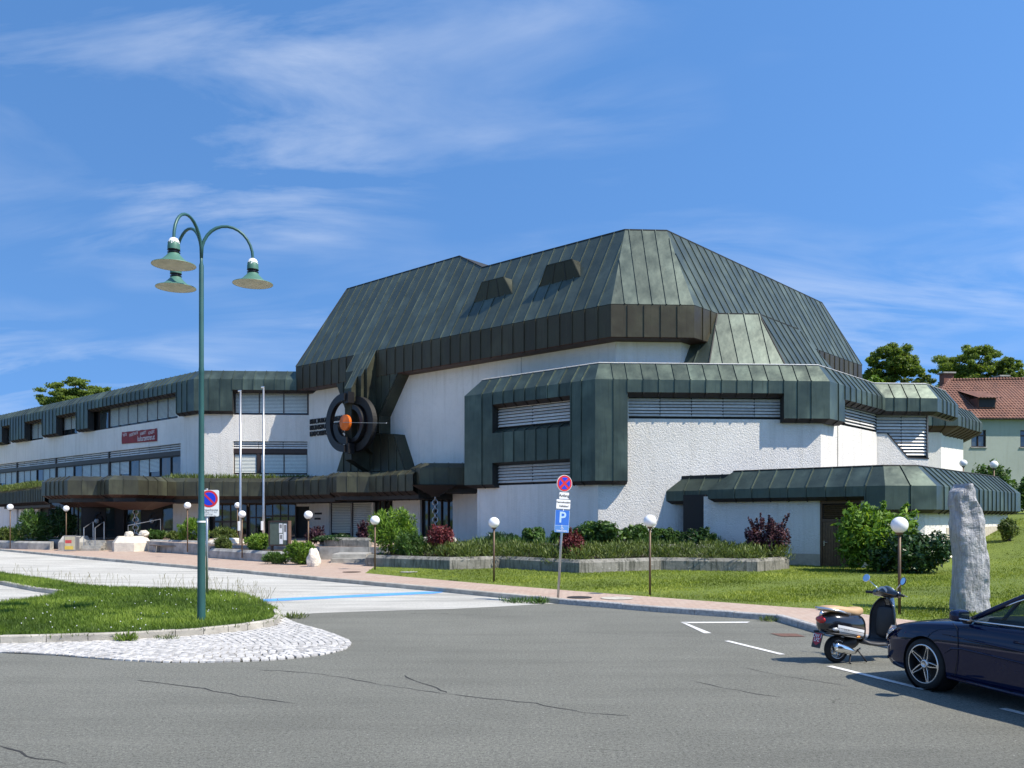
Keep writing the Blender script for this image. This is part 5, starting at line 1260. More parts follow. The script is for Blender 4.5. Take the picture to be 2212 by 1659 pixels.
# handrails at the entrance steps
for px, lb in ((188, 'thin steel handrail post left of the entrance steps'), (212, 'thin steel handrail post right of the entrance steps')):
    c = gp(px, 54.8); mb = MB(); mb.tube([(c.x, c.y-0.4, 0.1), (c.x, c.y-0.4, 1.55), (c.x, c.y+0.8, 1.95), (c.x, c.y+0.8, 0.7)], 0.03, 8)
    tag(mb.build('handrail', M_['steel']), lb, 'handrail', 'entrance handrails')
c = gp(262, 53.6); mb = MB(); mb.tube([(c.x-0.15, c.y+1.3, 0.75), (c.x-0.15, c.y+1.3, 1.7), (c.x+1.9, c.y+1.3, 2.1), (c.x+1.9, c.y+1.3, 0.75)], 0.028, 8)
tag(mb.build('handrail', M_['steel']), 'slanted steel handrail behind the sunlit planter', 'handrail', 'entrance handrails')

# ------------------------------------------------------------------ standing stone
stx, sty = (2094-CX)/FPX*19.2, 19.2
k_ = sty/FPX
prof = [(1345, 2055, 2138), (1330, 2053, 2137), (1300, 2053, 2137), (1265, 2054, 2135), (1230, 2056, 2133), (1200, 2055, 2130), (1170, 2054, 2127), (1150, 2051, 2124), (1130, 2051, 2122), (1110, 2050, 2119), (1095, 2050, 2112), (1080, 2050, 2106), (1068, 2050, 2102), (1060, 2053, 2100), (1054, 2063, 2098), (1048, 2069, 2096), (1044, 2071, 2092)]
ys = np.array([p[0] for p in prof][::-1]); l_ = np.array([p[1] for p in prof][::-1]); r_ = np.array([p[2] for p in prof][::-1])
rows = []; nn_ = 40; kk = 70
for a in range(kk+1):
    py = 1345-(1345-1044)*a/kk; xl, xr = np.interp(py, ys, l_), np.interp(py, ys, r_)
    z = HC-(py-HY)*k_; cxx = ((xl+xr)/2-CX)*k_; w = (xr-xl)/2*k_; row = []
    for j in range(nn_):
        t = 2*math.pi*j/nn_; c, s = math.cos(t), math.sin(t)
        ex = 0.55; x = math.copysign(abs(c)**ex, c); y = math.copysign(abs(s)**ex, s)
        p = Vector((x*w*1.5, y*0.5, z))
        am = 0.35+0.65*max(0.0, min(1.0, (z-1.3)/1.2)); d = 0.06*mnoise.noise(p*1.3)+am*(0.045*mnoise.noise(Vector((p.x*4, p.y*4, p.z*1.6)))+0.025*mnoise.noise(p*8))
        rg = mnoise.noise(p*2.4+Vector((3, 1, 7))); d += am*(-0.05*abs(rg)+0.035*round(3*mnoise.noise(p*1.7+Vector((9, 2, 4))))/3)
        if x > 0.5: d += 0.03*mnoise.noise(Vector((p.x*3, p.y*7, p.z*7)))
        row.append((cxx*1.012+0.06+(w*0.90+d*0.8)*x, sty+0.32+(0.30+d)*y, z))
    rows.append(row)
mb = MB(); mb.grid(rows, wrap=True, capb=True)
def rock(name):
    m, t, b, out = mat_base(name); n = N(t); v = n.co()
    mp = n.new('ShaderNodeMapping'); mp.inputs['Scale'].default_value = (6, 6, 1.3); n.link(v, mp.inputs[0])
    s_ = n.noise(mp.outputs[0], 2.0, 7, 0.68, 0.6); g = n.noise(v, 3.2, 6, 0.65)
    c = n.ramp(s_, [(0.28, (0.20, 0.20, 0.21)), (0.5, (0.40, 0.40, 0.41)), (0.72, (0.60, 0.60, 0.60))]); c = n.mix(n.rng(g, 0.5, 0.75, 0, 0.45), c, (0.36, 0.32, 0.27))
    n.link(c, b.inputs['Base Color']); b.inputs['Roughness'].default_value = 0.85
    h = n.math('ADD', s_, n.math('MULTIPLY', g, 1.5)); n.link(n.bump(h, 0.075), b.inputs['Normal']); return m
tag(mb.build('standing_stone', rock('grey layered rock')), 'tall rough grey standing stone on the lawn behind the car', 'stone')
# ------------------------------------------------------------------ car parked on the right
def crom(P, n):
    """catmull-rom resampling of a list of equal-length numpy rows"""
    P = np.array(P, float); Q = np.concatenate([P[:1]*2-P[1:2], P, P[-1:]*2-P[-2:-1]]); out = []
    for i in range(1, len(Q)-2):
        for k in range(n):
            t = k/n; a, b, c, d = Q[i-1], Q[i], Q[i+1], Q[i+2]
            out.append(0.5*((2*b)+(c-a)*t+(2*a-5*b+4*c-d)*t*t+(3*b-a-3*c+d)*t**3))
    out.append(Q[-2]); return np.array(out)
M_['carpaint'] = simple('dark blue car paint', (0.0025, 0.007, 0.036), 0.4, 0.0, 0.03, spec=0.0, coat=0.9)
M_['redlens0'] = simple('car tail lens', (0.30, 0.01, 0.012), 0.15, 0, 0.05, coat=0.5)
M_['tyre'] = simple('tyre rubber', (0.012, 0.012, 0.012), 0.85, 0, 0.2, 20)
M_['rubber'] = simple('black plastic', (0.015, 0.015, 0.016), 0.5, 0, 0.1)
M_['lens'] = glassy('headlight lens', (0.55, 0.57, 0.58), 0.06, 0.9)
M_['silver'] = simple('machined alloy', (0.72, 0.71, 0.70), 0.25, 0.9, 0.04)
def thin_glass(name, tint, op):
    m, t, b, out = mat_base(name); n = N(t); tr = n.new('ShaderNodeBsdfTransparent'); tr.inputs[0].default_value = (*tint, 1)
    b.inputs['Base Color'].default_value = (0.01, 0.015, 0.015, 1); b.inputs['Roughness'].default_value = 0.03; b.inputs['Specular IOR Level'].default_value = 0.8
    v = n.noise(n.co(), 1.5, 2); ms = n.new('ShaderNodeMixShader'); n.link(n.rng(v, 0, 1, op-0.03, op+0.03), ms.inputs[0])
    n.link(tr.outputs[0], ms.inputs[1]); n.link(b.outputs[0], ms.inputs[2]); n.link(ms.outputs[0], out.inputs[0]); return m
M_['carglass'] = thin_glass('car window glass', (0.62, 0.74, 0.68), 0.42)
hd = Vector((-0.31, 0.951)).normalized(); wx, wy = G(1994, 1491)
side = Vector((-hd.y, hd.x))                       # the car's left
org = Vector((wx, wy))-side*0.885-hd*0.0
CAR = empty('parked_car', (org.x, org.y, 0.0), 'dark blue coupe car parked at the right edge', 'car', rz=math.atan2(hd.y, hd.x))
st = [ # x, w, zb, zm, zs, zt, hood edge factor
 (0.915, .40, .33, .44, .56, .585), (0.885, .60, .25, .44, .625, .655), (0.80, .735, .20, .45, .685, .725), (0.62, .825, .18, .47, .745, .79), (0.36, .872, .17, .50, .805, .855), (0.0, .888, .17, .54, .855, .91),
 (-.40, .888, .17, .55, .89, .955), (-.80, .885, .17, .55, .915, .975), (-1.4, .884, .17, .56, .93, .965), (-2.2, .886, .17, .57, .955, .985), (-2.7, .886, .17, .58, .965, 1.0), (-3.2, .86, .19, .58, .965, 1.02), (-3.55, .79, .24, .59, .94, 1.01), (-3.70, .70, .30, .58, .86, .92), (-3.73, .62, .36, .58, .80, .84)]
sec = []
for x, w, zb, zm, zs, zt in st:
    h = [(0, zb), (w*.55, zb), (w*.88, zb+.015), (w*.965, zb+.08), (w*.985, (zb+zm)/2), (w, zm), (w*.995, zm+(zs-zm)*.45), (w*.965, zs-.045), (w*.925, zs), (w*.80, zs+(zt-zs)*.45), (w*.5, zt-.012), (w*.22, zt), (0, zt)]
    sec.append([(x, y, z) for y, z in h])
sec = crom(np.array(sec).reshape(len(sec), -1), 5).reshape(-1, 13, 3)
rows = []
for s_ in sec:
    c = crom(s_, 3); full = list(c)+[(p[0], -p[1], p[2]) for p in c[-2:0:-1]]; rows.append([tuple(p) for p in full])
mb = MB(); mb.grid(rows, wrap=True, capa=True, capb=True)
body = mb.build('body', M_['carpaint'], CAR, smooth=True, local=True)
def booled(ob, cutters):
    tmp = []
    for cb_ in cutters:
        m = ob.modifiers.new('c', 'BOOLEAN'); m.object = cb_; m.operation = 'DIFFERENCE'; m.solver = 'EXACT'; tmp.append(cb_)
    bpy.context.view_layer.update(); dg = bpy.context.evaluated_depsgraph_get()
    me = bpy.data.meshes.new_from_object(ob.evaluated_get(dg)); ob.modifiers.clear(); ob.data = me
    for t_ in tmp: bpy.data.objects.remove(t_)
cut = []
for ax in (0.0, -2.70):
    for sd_ in (1, -1):
        mb = MB(); mb.lathe([(0.355, 0.60), (0.355, 1.2)], 40, Matrix.Translation((ax, 0, 0.335)) @ Matrix.Rotation(-sd_*math.pi/2, 4, 'X'), capa=True, capb=True)
        c_ = mb.build('cutter', M_['rubber'], CAR, local=True); cut.append(c_)
import bmesh as _bm
for ob_ in [body]+cut:
    b_ = _bm.new(); b_.from_mesh(ob_.data); _bm.ops.recalc_face_normals(b_, faces=b_.faces); b_.to_mesh(ob_.data); b_.free()
booled(body, cut); body.data.materials.clear(); body.data.materials.append(M_['carpaint'])
body.data.polygons.foreach_set('use_smooth', [True]*len(body.data.polygons))
try: body.data.set_sharp_from_angle(angle=math.radians(35))
except Exception: pass
for ax in (0.0, -2.70):      # dark arch liners
    for sd_ in (1, -1):
        mb = MB(); T = Matrix.Translation((ax, 0, 0.335)) @ Matrix.Rotation(-sd_*math.pi/2, 4, 'X'); mb.lathe([(0.352, 0.875), (0.352, 0.605), (0.0, 0.603)], 32, T); mb.build('arch_liner', M_['black'], CAR, local=True)
        mb = MB(); mb.lathe([(0.20, 0.69), (0.285, 0.68), (0.318, 0.70), (0.322, 0.74), (0.322, 0.83), (0.312, 0.875), (0.262, 0.89), (0.250, 0.885)], 48, T)
        whl = mb.build('wheel', M_['tyre'], CAR, smooth=True, local=True)
        mb = MB(); mb.lathe([(0.252, 0.885), (0.245, 0.893), (0.236, 0.890)], 48, T); q = mb.build('rim', [M_['silver']], whl, smooth=True); q.matrix_parent_inverse = Matrix()
        mb = MB(); mb.lathe([(0.236, 0.889), (0.228, 0.86), (0.222, 0.74)], 48, T); q = mb.build('rim_barrel', M_['black'], whl, smooth=True); q.matrix_parent_inverse = Matrix()
        mb = MB(); mb.lathe([(0.223, 0.77), (0.0, 0.765)], 32, T); q = mb.build('brake_disc', M_['black'], whl); q.matrix_parent_inverse = Matrix()
        for k in range(5):
            R = T @ Matrix.Rotation(math.radians(90+72*k-54 if sd_ > 0 else 72*k), 4, 'Z'); mb = MB()
            for w0, w1 in ((0.027, 0.012), (-0.027, -0.012)):
                o0 = 0.013; a = [(0.055, w0*0.9-0.005), (0.055, w0*0.9+0.005), (0.10, w0+0.006), (0.228, w1+0.004), (0.228, w1-0.004), (0.10, w0-0.006)]
                t_ = [R @ Vector((x, y, 0.872 if x < 0.2 else 0.885)) for x, y in a]; b2 = [R @ Vector((x, y, 0.83)) for x, y in a]
                mb.face(t_); 
                for j in range(6): mb.face([t_[j], b2[j], b2[(j+1) % 6], t_[(j+1) % 6]])
            mb.face([R @ Vector((x, y, 0.886)) for x, y in ((0.215, -0.020), (0.231, -0.022), (0.231, 0.022), (0.215, 0.020))])
            q = mb.build('spoke', M_['silver'], whl); q.matrix_parent_inverse = Matrix()
        mb = MB(); mb.lathe([(0.058, 0.84), (0.056, 0.872), (0.036, 0.880), (0.034, 0.874), (0.0, 0.874)], 24, T); q = mb.build('hub_cap', M_['silver'], whl, smooth=True); q.matrix_parent_inverse = Matrix()
        mb = MB()
        for k in range(3):
            R = T @ Matrix.Rotation(math.radians(120*k+ (90 if sd_ < 0 else -90)), 4, 'Z'); mb.face([R @ Vector((x, y, 0.882)) for x, y in ((0, -0.006), (0.034, 0), (0, 0.006))])
        q = mb.build('hub_star', M_['chrome'], whl); q.matrix_parent_inverse = Matrix()
# greenhouse
gs = [(-.62, .79, .955, .70, .962), (-.98, .775, .958, .635, 1.165), (-1.34, .768, .962, .585, 1.335), (-1.75, .765, .968, .565, 1.40), (-2.2, .762, .975, .555, 1.405), (-2.7, .75, .985, .53, 1.325), (-3.1, .715, 1.0, .50, 1.18), (-3.42, .66, 1.01, .48, 1.02)]
gsec = []
for x, wb, zb, wt, zt in gs:
    zm_ = max(zt, zb+.002); h = [(wb, zb-.02), (wb*.99, zb+(zm_-zb)*.25), (wb+(wt-wb)*.55, zb+(zm_-zb)*.62), (wt+.02, zm_-(zm_-zb)*.06), (wt-.06, zm_+.012), (wt*.5, zm_+.028), (0, zm_+.035)]
    gsec.append([(x, y, z) for y, z in h])
G_ = crom(np.array(gsec).reshape(len(gsec), -1), 5).reshape(-1, 7, 3)
rows = []
for s_ in G_: rows.append([tuple(p) for p in s_]+[(p[0], -p[1], p[2]) for p in s_[-2::-1]])
mb = MB(); mb.grid(rows); mb.build('window_glass', M_['carglass'], CAR, smooth=True, local=True)
def off(p, d): return (p[0], p[1]+d[0]*(1 if p[1] >= 0 else -1), p[2]+d[1])
ri = range(9, len(G_)-9)
mb = MB(); mb.grid([[off(p, (0.004, 0.012)) for p in ([tuple(q) for q in G_[i][3:]]+[(q[0], -q[1], q[2]) for q in G_[i][-2:2:-1]])] for i in ri]); mb.build('roof', M_['carpaint'], CAR, smooth=True, local=True)
for sd_ in (1, -1):
    f = lambda p, a=0, b=0: (p[0], sd_*(p[1]+a), p[2]+b)
    mb = MB(); mb.tube([f(G_[i][3], -0.002, 0.01) for i in range(0, len(G_))], [0.034]*len(G_), 8); mb.build('pillar_rail', M_['carpaint'], CAR, smooth=True, local=True)
    mb = MB(); mb.tube([f(G_[i][3]*0.9+G_[i][2]*0.1, 0.028, -0.016) for i in range(6, len(G_)-4)], 0.0095, 6); mb.tube([f(G_[i][0], 0.022, 0.022) for i in range(1, len(G_)-3)], 0.0095, 6); mb.build('chrome_strip', M_['chrome'], CAR, smooth=True, local=True)
    mb = MB(); mb.tube([f(G_[5][0]*0.97+np.array([-.05, 0.01, 0.0]), 0.0), f(G_[8][3], 0.01, -0.02)], 0.022, 6); mb.build('quarter_post', M_['rubber'], CAR, local=True)
    mb = MB(); mb.tube([f(G_[17][0], 0.0), f(G_[17][3], -.0)], 0.035, 6); mb.build('centre_pillar', M_['rubber'], CAR, local=True)
    # door mirror
    mb = MB(); mrow = []
    for a, (sx2, sz2) in zip((-0.075, -0.05, 0.0, 0.05, 0.085, 0.095), ((.75, .8), (.97, .97), (1, 1), (.86, .9), (.5, .55), (.1, .1))):
        mrow.append([(-0.66+a, sd_*(0.975+0.115*sx2*math.cos(t)*abs(math.cos(t))**-0.35), 1.025+0.072*sz2*math.sin(t)*abs(math.sin(t))**-0.35) for t in [k*2*math.pi/20+0.01 for k in range(20)]])
    mb.grid(mrow, wrap=True, capa=True, capb=True); mir = mb.build('door_mirror', M_['carpaint'], CAR, smooth=True, local=True)
    mb = MB(); mb.face([(-0.739, sd_*(0.975+y), 1.025+z) for y, z in ((-.08, -.05), (.08, -.05), (.08, .05), (-.08, .05))]); q = mb.build('mirror_glass', M_['chrome'], mir); q.matrix_parent_inverse = Matrix()
    mb = MB(); mb.tube([(-0.66, sd_*0.80, 0.945), (-0.66, sd_*0.90, 0.955)], 0.03, 8); q = mb.build('mirror_foot', M_['rubber'], mir); q.matrix_parent_inverse = Matrix()
    # headlight lying on the front corner
    hp = [(.872, .615, .575), (.845, .690, .535), (.78, .755, .555), (.66, .818, .625), (.52, .856, .705), (.46, .858, .748), (.54, .825, .765), (.68, .755, .745), (.80, .675, .695), (.865, .600, .63)]
    mb = MB(); ctr = np.mean(np.array(hp), 0)+np.array([.03, .035, .012])
    for k in range(len(hp)):
        a, b = hp[k], hp[(k+1) % len(hp)]; mb.face([(a[0]+.008, sd_*(a[1]+.012), a[2]), (b[0]+.008, sd_*(b[1]+.012), b[2]), (ctr[0], sd_*ctr[1], ctr[2])])
    mb.build('headlight', M_['lens'], CAR, smooth=False, local=True)
    mb = MB(); mb.tube([(.80, sd_*.735, .60), (.68, sd_*.80, .66), (.56, sd_*.848, .715)], 0.012, 6); mb.build('light_strip', M_['chrome'], CAR, smooth=True, local=True)
    mb = MB(); mb.tube([(.875, sd_*.50, .32), (.825, sd_*.64, .31), (.76, sd_*.735, .305)], 0.03, 8); mb.build('bumper_intake', M_['rubber'], CAR, smooth=True, local=True)
    # door seams, sill, handle, crease lines
    mb = MB(); mb.tube([(-.42, sd_*.831, .905), (-.52, sd_*.868, .86), (-.56, sd_*.892, .70), (-.56, sd_*.894, .50), (-.50, sd_*.882, .27)], 0.004, 5); mb.tube([(-1.68, sd_*.835, .94), (-1.70, sd_*.893, .70), (-1.70, sd_*.893, .45), (-1.66, sd_*.882, .27)], 0.004, 5); mb.build('door_seam', M_['black'], CAR, local=True)
    mb = MB(); mb.tube([(-.40, sd_*.884, .235), (-1.3, sd_*.882, .215), (-2.3, sd_*.882, .215)], 0.02, 8); mb.build('sill', M_['carpaint'], CAR, smooth=True, local=True)
    mb = MB(); mb.tube([(-.30, sd_*.878, .755), (-.8, sd_*.885, .735), (-1.6, sd_*.884, .70), (-2.4, sd_*.882, .655)], [0.004, .014, .016, .012], 8); mb.tube([(-.34, sd_*.886, .52), (-.46, sd_*.890, .60), (-.62, sd_*.884, .615), (-1.2, sd_*.884, .59), (-2.2, sd_*.884, .54)], [0.004, .012, .014, .013, .008], 8); mb.build('crease', M_['carpaint'], CAR, smooth=True, local=True)
    mb = MB(); mb.tube([(-1.36, sd_*.90, .80), (-1.58, sd_*.905, .805)], 0.016, 8); mb.build('door_handle', M_['carpaint'], CAR, smooth=True, local=True)
mb = MB(); mb.box((0.885, 0, 0.50), (0.06, 0.85, 0.16)); mb.build('grille', M_['rubber'], CAR, local=True, bevel=0.02)
mb = MB(); mb.lathe([(0.085, 0.0), (0.075, 0.012), (0.085, 0.02)], 24, Matrix.Translation((0.915, 0, 0.51)) @ Matrix.Rotation(math.pi/2, 4, 'Y'))
for k in range(3):
    R = Matrix.Translation((0.93, 0, 0.51)) @ Matrix.Rotation(math.radians(120*k), 4, 'X'); mb.face([R @ Vector((0.004, y, z)) for y, z in ((-0.012, 0), (0.012, 0), (0, 0.082))])
mb.build('star_emblem', M_['chrome'], CAR, smooth=False, local=True)
mb = MB(); mb.face([(.93, y, z) for y, z in ((-.26, .34), (.26, .34), (.26, .45), (-.26, .45))]); mb.build('front_plate', M_['white'], CAR, local=True)
for sd_ in (1, -1):
    mb = MB(); mb.tube([(-3.735, sd_*.40, .80), (-3.72, sd_*.58, .80), (-3.60, sd_*.74, .815)], [0.05, 0.06, 0.035], 8); mb.build('tail_light', M_['redlens0'], CAR, smooth=True, local=True)
mb = MB(); mb.face([(-3.765, y, z) for y, z in ((.26, .50), (-.26, .50), (-.26, .61), (.26, .61))]); mb.build('rear_plate', M_['white'], CAR, local=True)
# cabin
mb = MB(); mb.box((-1.05, 0, 0.975), (0.5, 1.36, 0.06)); mb.build('dashboard', M_['rubber'], CAR, local=True, bevel=0.02)
mb = MB(); mb.lathe([(0.155, -0.012), (0.175, 0), (0.155, 0.012), (0.145, 0)], 24, Matrix.Translation((-1.42, 0.36, 1.0)) @ Matrix.Rotation(math.radians(-65), 4, 'Y')); mb.box((-1.42, 0.36, 1.0), (0.03, 0.28, 0.05)); mb.build('steering_wheel', M_['rubber'], CAR, local=True)
for y in (0.37, -0.37):
    mb = MB(); mb.grid([[(-1.95+dx-0.10*t, y+s2*0.24*w2, 0.96+0.34*t) for s2, dx in ((-1, 0), (-0.6, 0.06), (0.6, 0.06), (1, 0), (0.6, -0.06), (-0.6, -0.06))] for t, w2 in ((0, 1), (0.5, 1), (0.8, 0.7), (0.85, 0.45), (1.05, 0.42), (1.12, 0.3))], wrap=True, capb=True); mb.build('seat', M_['rubber'], CAR, smooth=True, local=True)
mb = MB(); mb.box((-2.1, 0, 0.965), (2.3, 1.40, 0.03)); mb.build('cabin_floor', M_['black'], CAR, local=True)

# ------------------------------------------------------------------ scooter
rx, ry = G(1806, 1431); sh = Vector((0.94, 0.34)).normalized()
SCO = empty('motor_scooter', (rx, ry, 0), 'black scooter with beige seat and white side stripes parked before the car', 'scooter', rz=math.atan2(sh.y, sh.x))
M_['scoot'] = simple('black scooter paint', (0.010, 0.011, 0.014), 0.16, 0.1, 0.03, coat=1.0)
M_['beige'] = simple('beige seat vinyl', (0.50, 0.33, 0.175), 0.5, 0, 0.08)
M_['redlens'] = simple('red tail lens', (0.42, 0.012, 0.015), 0.12, 0, 0.1, coat=0.5)
M_['amber'] = simple('amber lens', (0.75, 0.27, 0.02), 0.15, 0, 0.05)
M_['mirrorglass'] = simple('mirror glass', (0.75, 0.8, 0.86), 0.04, 1.0, 0.02)
def sloft(name, secs, mat, n=20, ex=0.75, k=5, smooth=True, parent=SCO):
    """secs: (centre xyz, half width y, half height, tilt)"""
    q = crom([[*c, w, h, t] for c, w, h, t in secs], k); rows = []
    for cx_, cy_, cz_, w, h, t in q:
        r = []
        for j in range(n):
            a = 2*math.pi*j/n; c, s = math.cos(a), math.sin(a); y = w*math.copysign(abs(c)**ex, c); z = h*math.copysign(abs(s)**ex, s)
            r.append((cx_+z*math.sin(t), cy_+y, cz_+z*math.cos(t)))
        rows.append(r)
    mb = MB(); mb.grid(rows, wrap=True, capa=True, capb=True); o = mb.build(name, mat, parent, smooth=smooth, local=True); return o
def wheel(x, r=0.205, w=0.055):
    T = Matrix.Translation((x, 0, r)) @ Matrix.Rotation(math.pi/2, 4, 'X'); mb = MB(); mb.lathe([(r*0.66, -w*0.8), (r*0.85, -w), (r*0.97, -w*0.6), (r, 0), (r*0.97, w*0.6), (r*0.85, w), (r*0.66, w*0.8)], 36, T); o = mb.build('wheel', M_['tyre'], SCO, smooth=True, local=True)
    mb = MB(); mb.lathe([(r*0.68, -w*0.85), (r*0.62, -w*0.8), (r*0.60, -w*0.4), (r*0.60, w*0.4), (r*0.62, w*0.8), (r*0.68, w*0.85)], 32, T); mb.lathe([(0.001, 0.06), (0.045, 0.055), (0.05, -0.055), (0.001, -0.06)], 16, T)
    for k in range(5):
        a = k*2*math.pi/5; mb.tube([T @ Vector((0.03*math.cos(a), 0.03*math.sin(a), 0)), T @ Vector((r*0.62*math.cos(a), r*0.62*math.sin(a), 0))], [0.026, 0.02], 6)
    q = mb.build('rim', M_['silver'], o, smooth=True); q.matrix_parent_inverse = Matrix()
wheel(0.0); wheel(1.28)
# rear body
sloft('rear_body', [((-0.305, 0, .60), .055, .06, 0), ((-0.27, 0, .605), .115, .115, 0), ((-0.15, 0, .60), .175, .165, 0), ((0.0, 0, .585), .205, .180, 0), ((0.18, 0, .565), .205, .190, 0), ((0.34, 0, .54), .185, .195, 0), ((0.43, 0, .50), .15, .185, 0), ((0.455, 0, .47), .10, .15, 0)], M_['scoot'], ex=0.72)
sloft('rear_fender', [((-0.275, 0, .43), .055, .02, 0.9), ((-0.24, 0, .47), .09, .03, 0.6), ((-0.1, 0, .48), .105, .035, 0.2), ((0.1, 0, .46), .10, .035, 0)], M_['scoot'], ex=0.8)
# white side flashes on both side panels
def skin(x, z):     # half width of the body at height z, station x
    X = [-0.305, -0.27, -0.15, 0, .18, .34, .43, .455]; w = np.interp(x, X, [.055, .115, .175, .205, .205, .185, .15, .10]); h = np.interp(x, X, [.06, .115, .165, .18, .19, .195, .185, .15]); c = np.interp(x, X, [.60, .605, .60, .585, .565, .54, .50, .47])
    t = min(0.98, abs(z-c)/h); return w*(1-t**(2/0.72))**(0.72/2)
for sd_ in (-1, 1):
    for k in range(3):
        mb = MB(); pts = []
        for i in range(9):
            x = -0.12+0.062*i+(0.0 if i else 0.02*k); z1_ = .60-0.036*i*0.36-0.052*k
            pts.append([(x, sd_*(skin(x, z)+0.006), z) for z in (z1_, z1_-0.022, z1_-0.044)])
        mb.grid(pts); mb.build('side_flash', M_['white'], SCO, smooth=True, local=True)
    mb = MB(); mb.ball((0.25, sd_*0.188, .40), (.042, .014, .018), 10, 6); mb.build('side_reflector', M_['amber'], SCO, smooth=True, local=True)
    mb = MB(); mb.ball((-0.135, sd_*0.160, .53), (.068, .028, .030), 12, 8); mb.build('turn_signal', M_['lens'], SCO, smooth=True, local=True)
text('LX 50', 0.04, frame((0.02, -0.214, .515), (1, 0.0, -0.2)), M_['ink'], SCO, 'lettering').matrix_parent_inverse = Matrix()
mb = MB(); mb.tube([(-0.30, -0.13, .475), (-.1, -.175, .455), (.15, -.19, .425), (.36, -.17, .385)], 0.014, 6); mb.tube([(-0.30, 0.13, .475), (-.1, .175, .455), (.15, .19, .425), (.36, .17, .385)], 0.014, 6); mb.build('body_trim', M_['rubber'], SCO, smooth=True, local=True)
mb = MB(); mb.ball((-0.295, -0.01, .665), (.038, .105, .055), 16, 10); mb.build('tail_light', M_['redlens'], SCO, smooth=True, local=True)
mb = MB(); mb.tube([(-0.30, -0.02, .73), (-0.27, -0.02, .79)], 0.03, 8); mb.build('rack_foot', M_['chrome'], SCO, smooth=True, local=True)
mb = MB(); mb.tube([(0.12, -.17, .745), (-.08, -.175, .80), (-.26, -.14, .835), (-.315, 0, .838), (-.26, .14, .835), (-.08, .175, .80), (0.12, .17, .745)], 0.018, 8); mb.build('grab_rail', M_['silver'], SCO, smooth=True, local=True)
# seat
sloft('seat', [((-0.26, 0, .815), .09, .022, 0), ((-0.22, 0, .825), .125, .04, 0), ((-0.05, 0, .815), .145, .055, 0), ((0.10, 0, .79), .15, .06, 0), ((0.25, 0, .765), .14, .065, 0), ((0.36, 0, .765), .11, .07, 0), ((0.44, 0, .77), .08, .055, 0), ((0.475, 0, .765), .04, .03, 0)], M_['beige'], ex=0.7)
# number plate
mp_ = frame((-0.352, 0, .36), (0, -1, 0), (0.28, 0, 0.96))
mb = MB(); plate(mb, mp_, 0.19, 0.235, 0.01, 0.015); pl = mb.build('number_plate', M_['ink'], SCO, local=True)
mb = MB(); mb.face([mp_ @ Vector((x, y, 0.004)) for x, y in ((-.08, .105), (.08, .105), (.08, -.03), (0, -.085), (-.08, -.03))][::-1]); mb.build('plate_shield', simple('plate red', (0.40, 0.02, 0.03), 0.4), pl).matrix_parent_inverse = Matrix()
for b_, yy in (('OW 1', 0.06), ('LFZ', 0.0)): text(b_, 0.075, mp_ @ Matrix.Translation((0, yy, 0.008)), M_['white'], pl, 'lettering', 0.001).matrix_parent_inverse = Matrix()
# engine, exhaust, stand
sloft('engine', [((-0.03, .04, .215), .06, .06, 0), ((0.08, .04, .25), .10, .085, 0), ((0.25, .0, .29), .12, .09, 0), ((0.36, 0, .31), .08, .07, 0)], M_['rubber'])
sloft('exhaust', [((-0.14, -.125, .255), .045, .055, 0), ((-0.10, -.13, .255), .06, .075, 0), ((0.02, -.13, .225), .062, .072, 0), ((0.15, -.125, .19), .055, .055, 0), ((0.24, -.115, .165), .032, .03, 0), ((0.30, -.10, .165), .016, .016, 0), ((0.40, -.06, .20), .016, .016, 0)], M_['chrome'], ex=0.9)
mb = MB(); mb.tube([(0.22, -.08, .22), (0.12, -.15, .02), (0.10, -.20, .012)], 0.014, 6); mb.tube([(0.22, .08, .22), (0.12, .15, .02), (0.10, .20, .012)], 0.014, 6); mb.tube([(0.30, -.11, .20), (0.40, -.20, .015)], 0.012, 6); mb.build('stand', M_['rubber'], SCO, smooth=True, local=True)
# floorboard, leg shield
mb = MB()
mb.grid([[(x, y, z) for y in (-w, -w*.5, 0, w*.5, w)] for x, w, z in ((0.36, .17, .36), (.46, .19, .315), (.60, .20, .295), (.75, .20, .29), (.86, .185, .30))]); mb.grid([[(x, y, z-0.05) for y in (w*.95, w*.5, 0, -w*.5, -w*.95)] for x, w, z in ((0.36, .17, .36), (.46, .19, .315), (.60, .20, .295), (.75, .20, .29), (.86, .185, .30))])
for sd_ in (-1, 1): mb.tube([(x, sd_*w, z-0.025) for x, w, z in ((0.36, .17, .36), (.46, .19, .315), (.60, .20, .295), (.75, .20, .29), (.86, .185, .30))], 0.028, 6)
mb.build('floorboard', simple('grey floor trim', (0.05, 0.05, 0.052), 0.5), SCO, smooth=True, local=True)
shp = crom([(.78, .20, .27), (.885, .235, .34), (.915, .255, .50), (.925, .25, .68), (.945, .205, .82), (.965, .13, .91), (.97, .07, .95)], 5)
inner = [[(x+0.10*abs(t)**2.2*-1+0.06, w*t, z) for t in np.linspace(-1, 1, 13)] for x, w, z in shp]; outer = [[(x+0.13-0.16*abs(t)**2.2, w*t, z) for t in np.linspace(1, -1, 13)] for x, w, z in shp]
mb = MB(); mb.grid(outer)
for e_ in (-1, 0): mb.tube([r[e_] for r in inner], 0.014, 6)
mb.build('leg_shield', M_['scoot'], SCO, smooth=True, local=True)
mb = MB(); mb.grid(inner); mb.build('knee_panel', M_['rubber'], SCO, smooth=True, local=True)
mb = MB(); mb.tube([r[0] for r in inner], 0.010, 6); mb.tube([r[-1] for r in inner], 0.010, 6); mb.build('shield_trim', M_['chrome'], SCO, smooth=True, local=True)
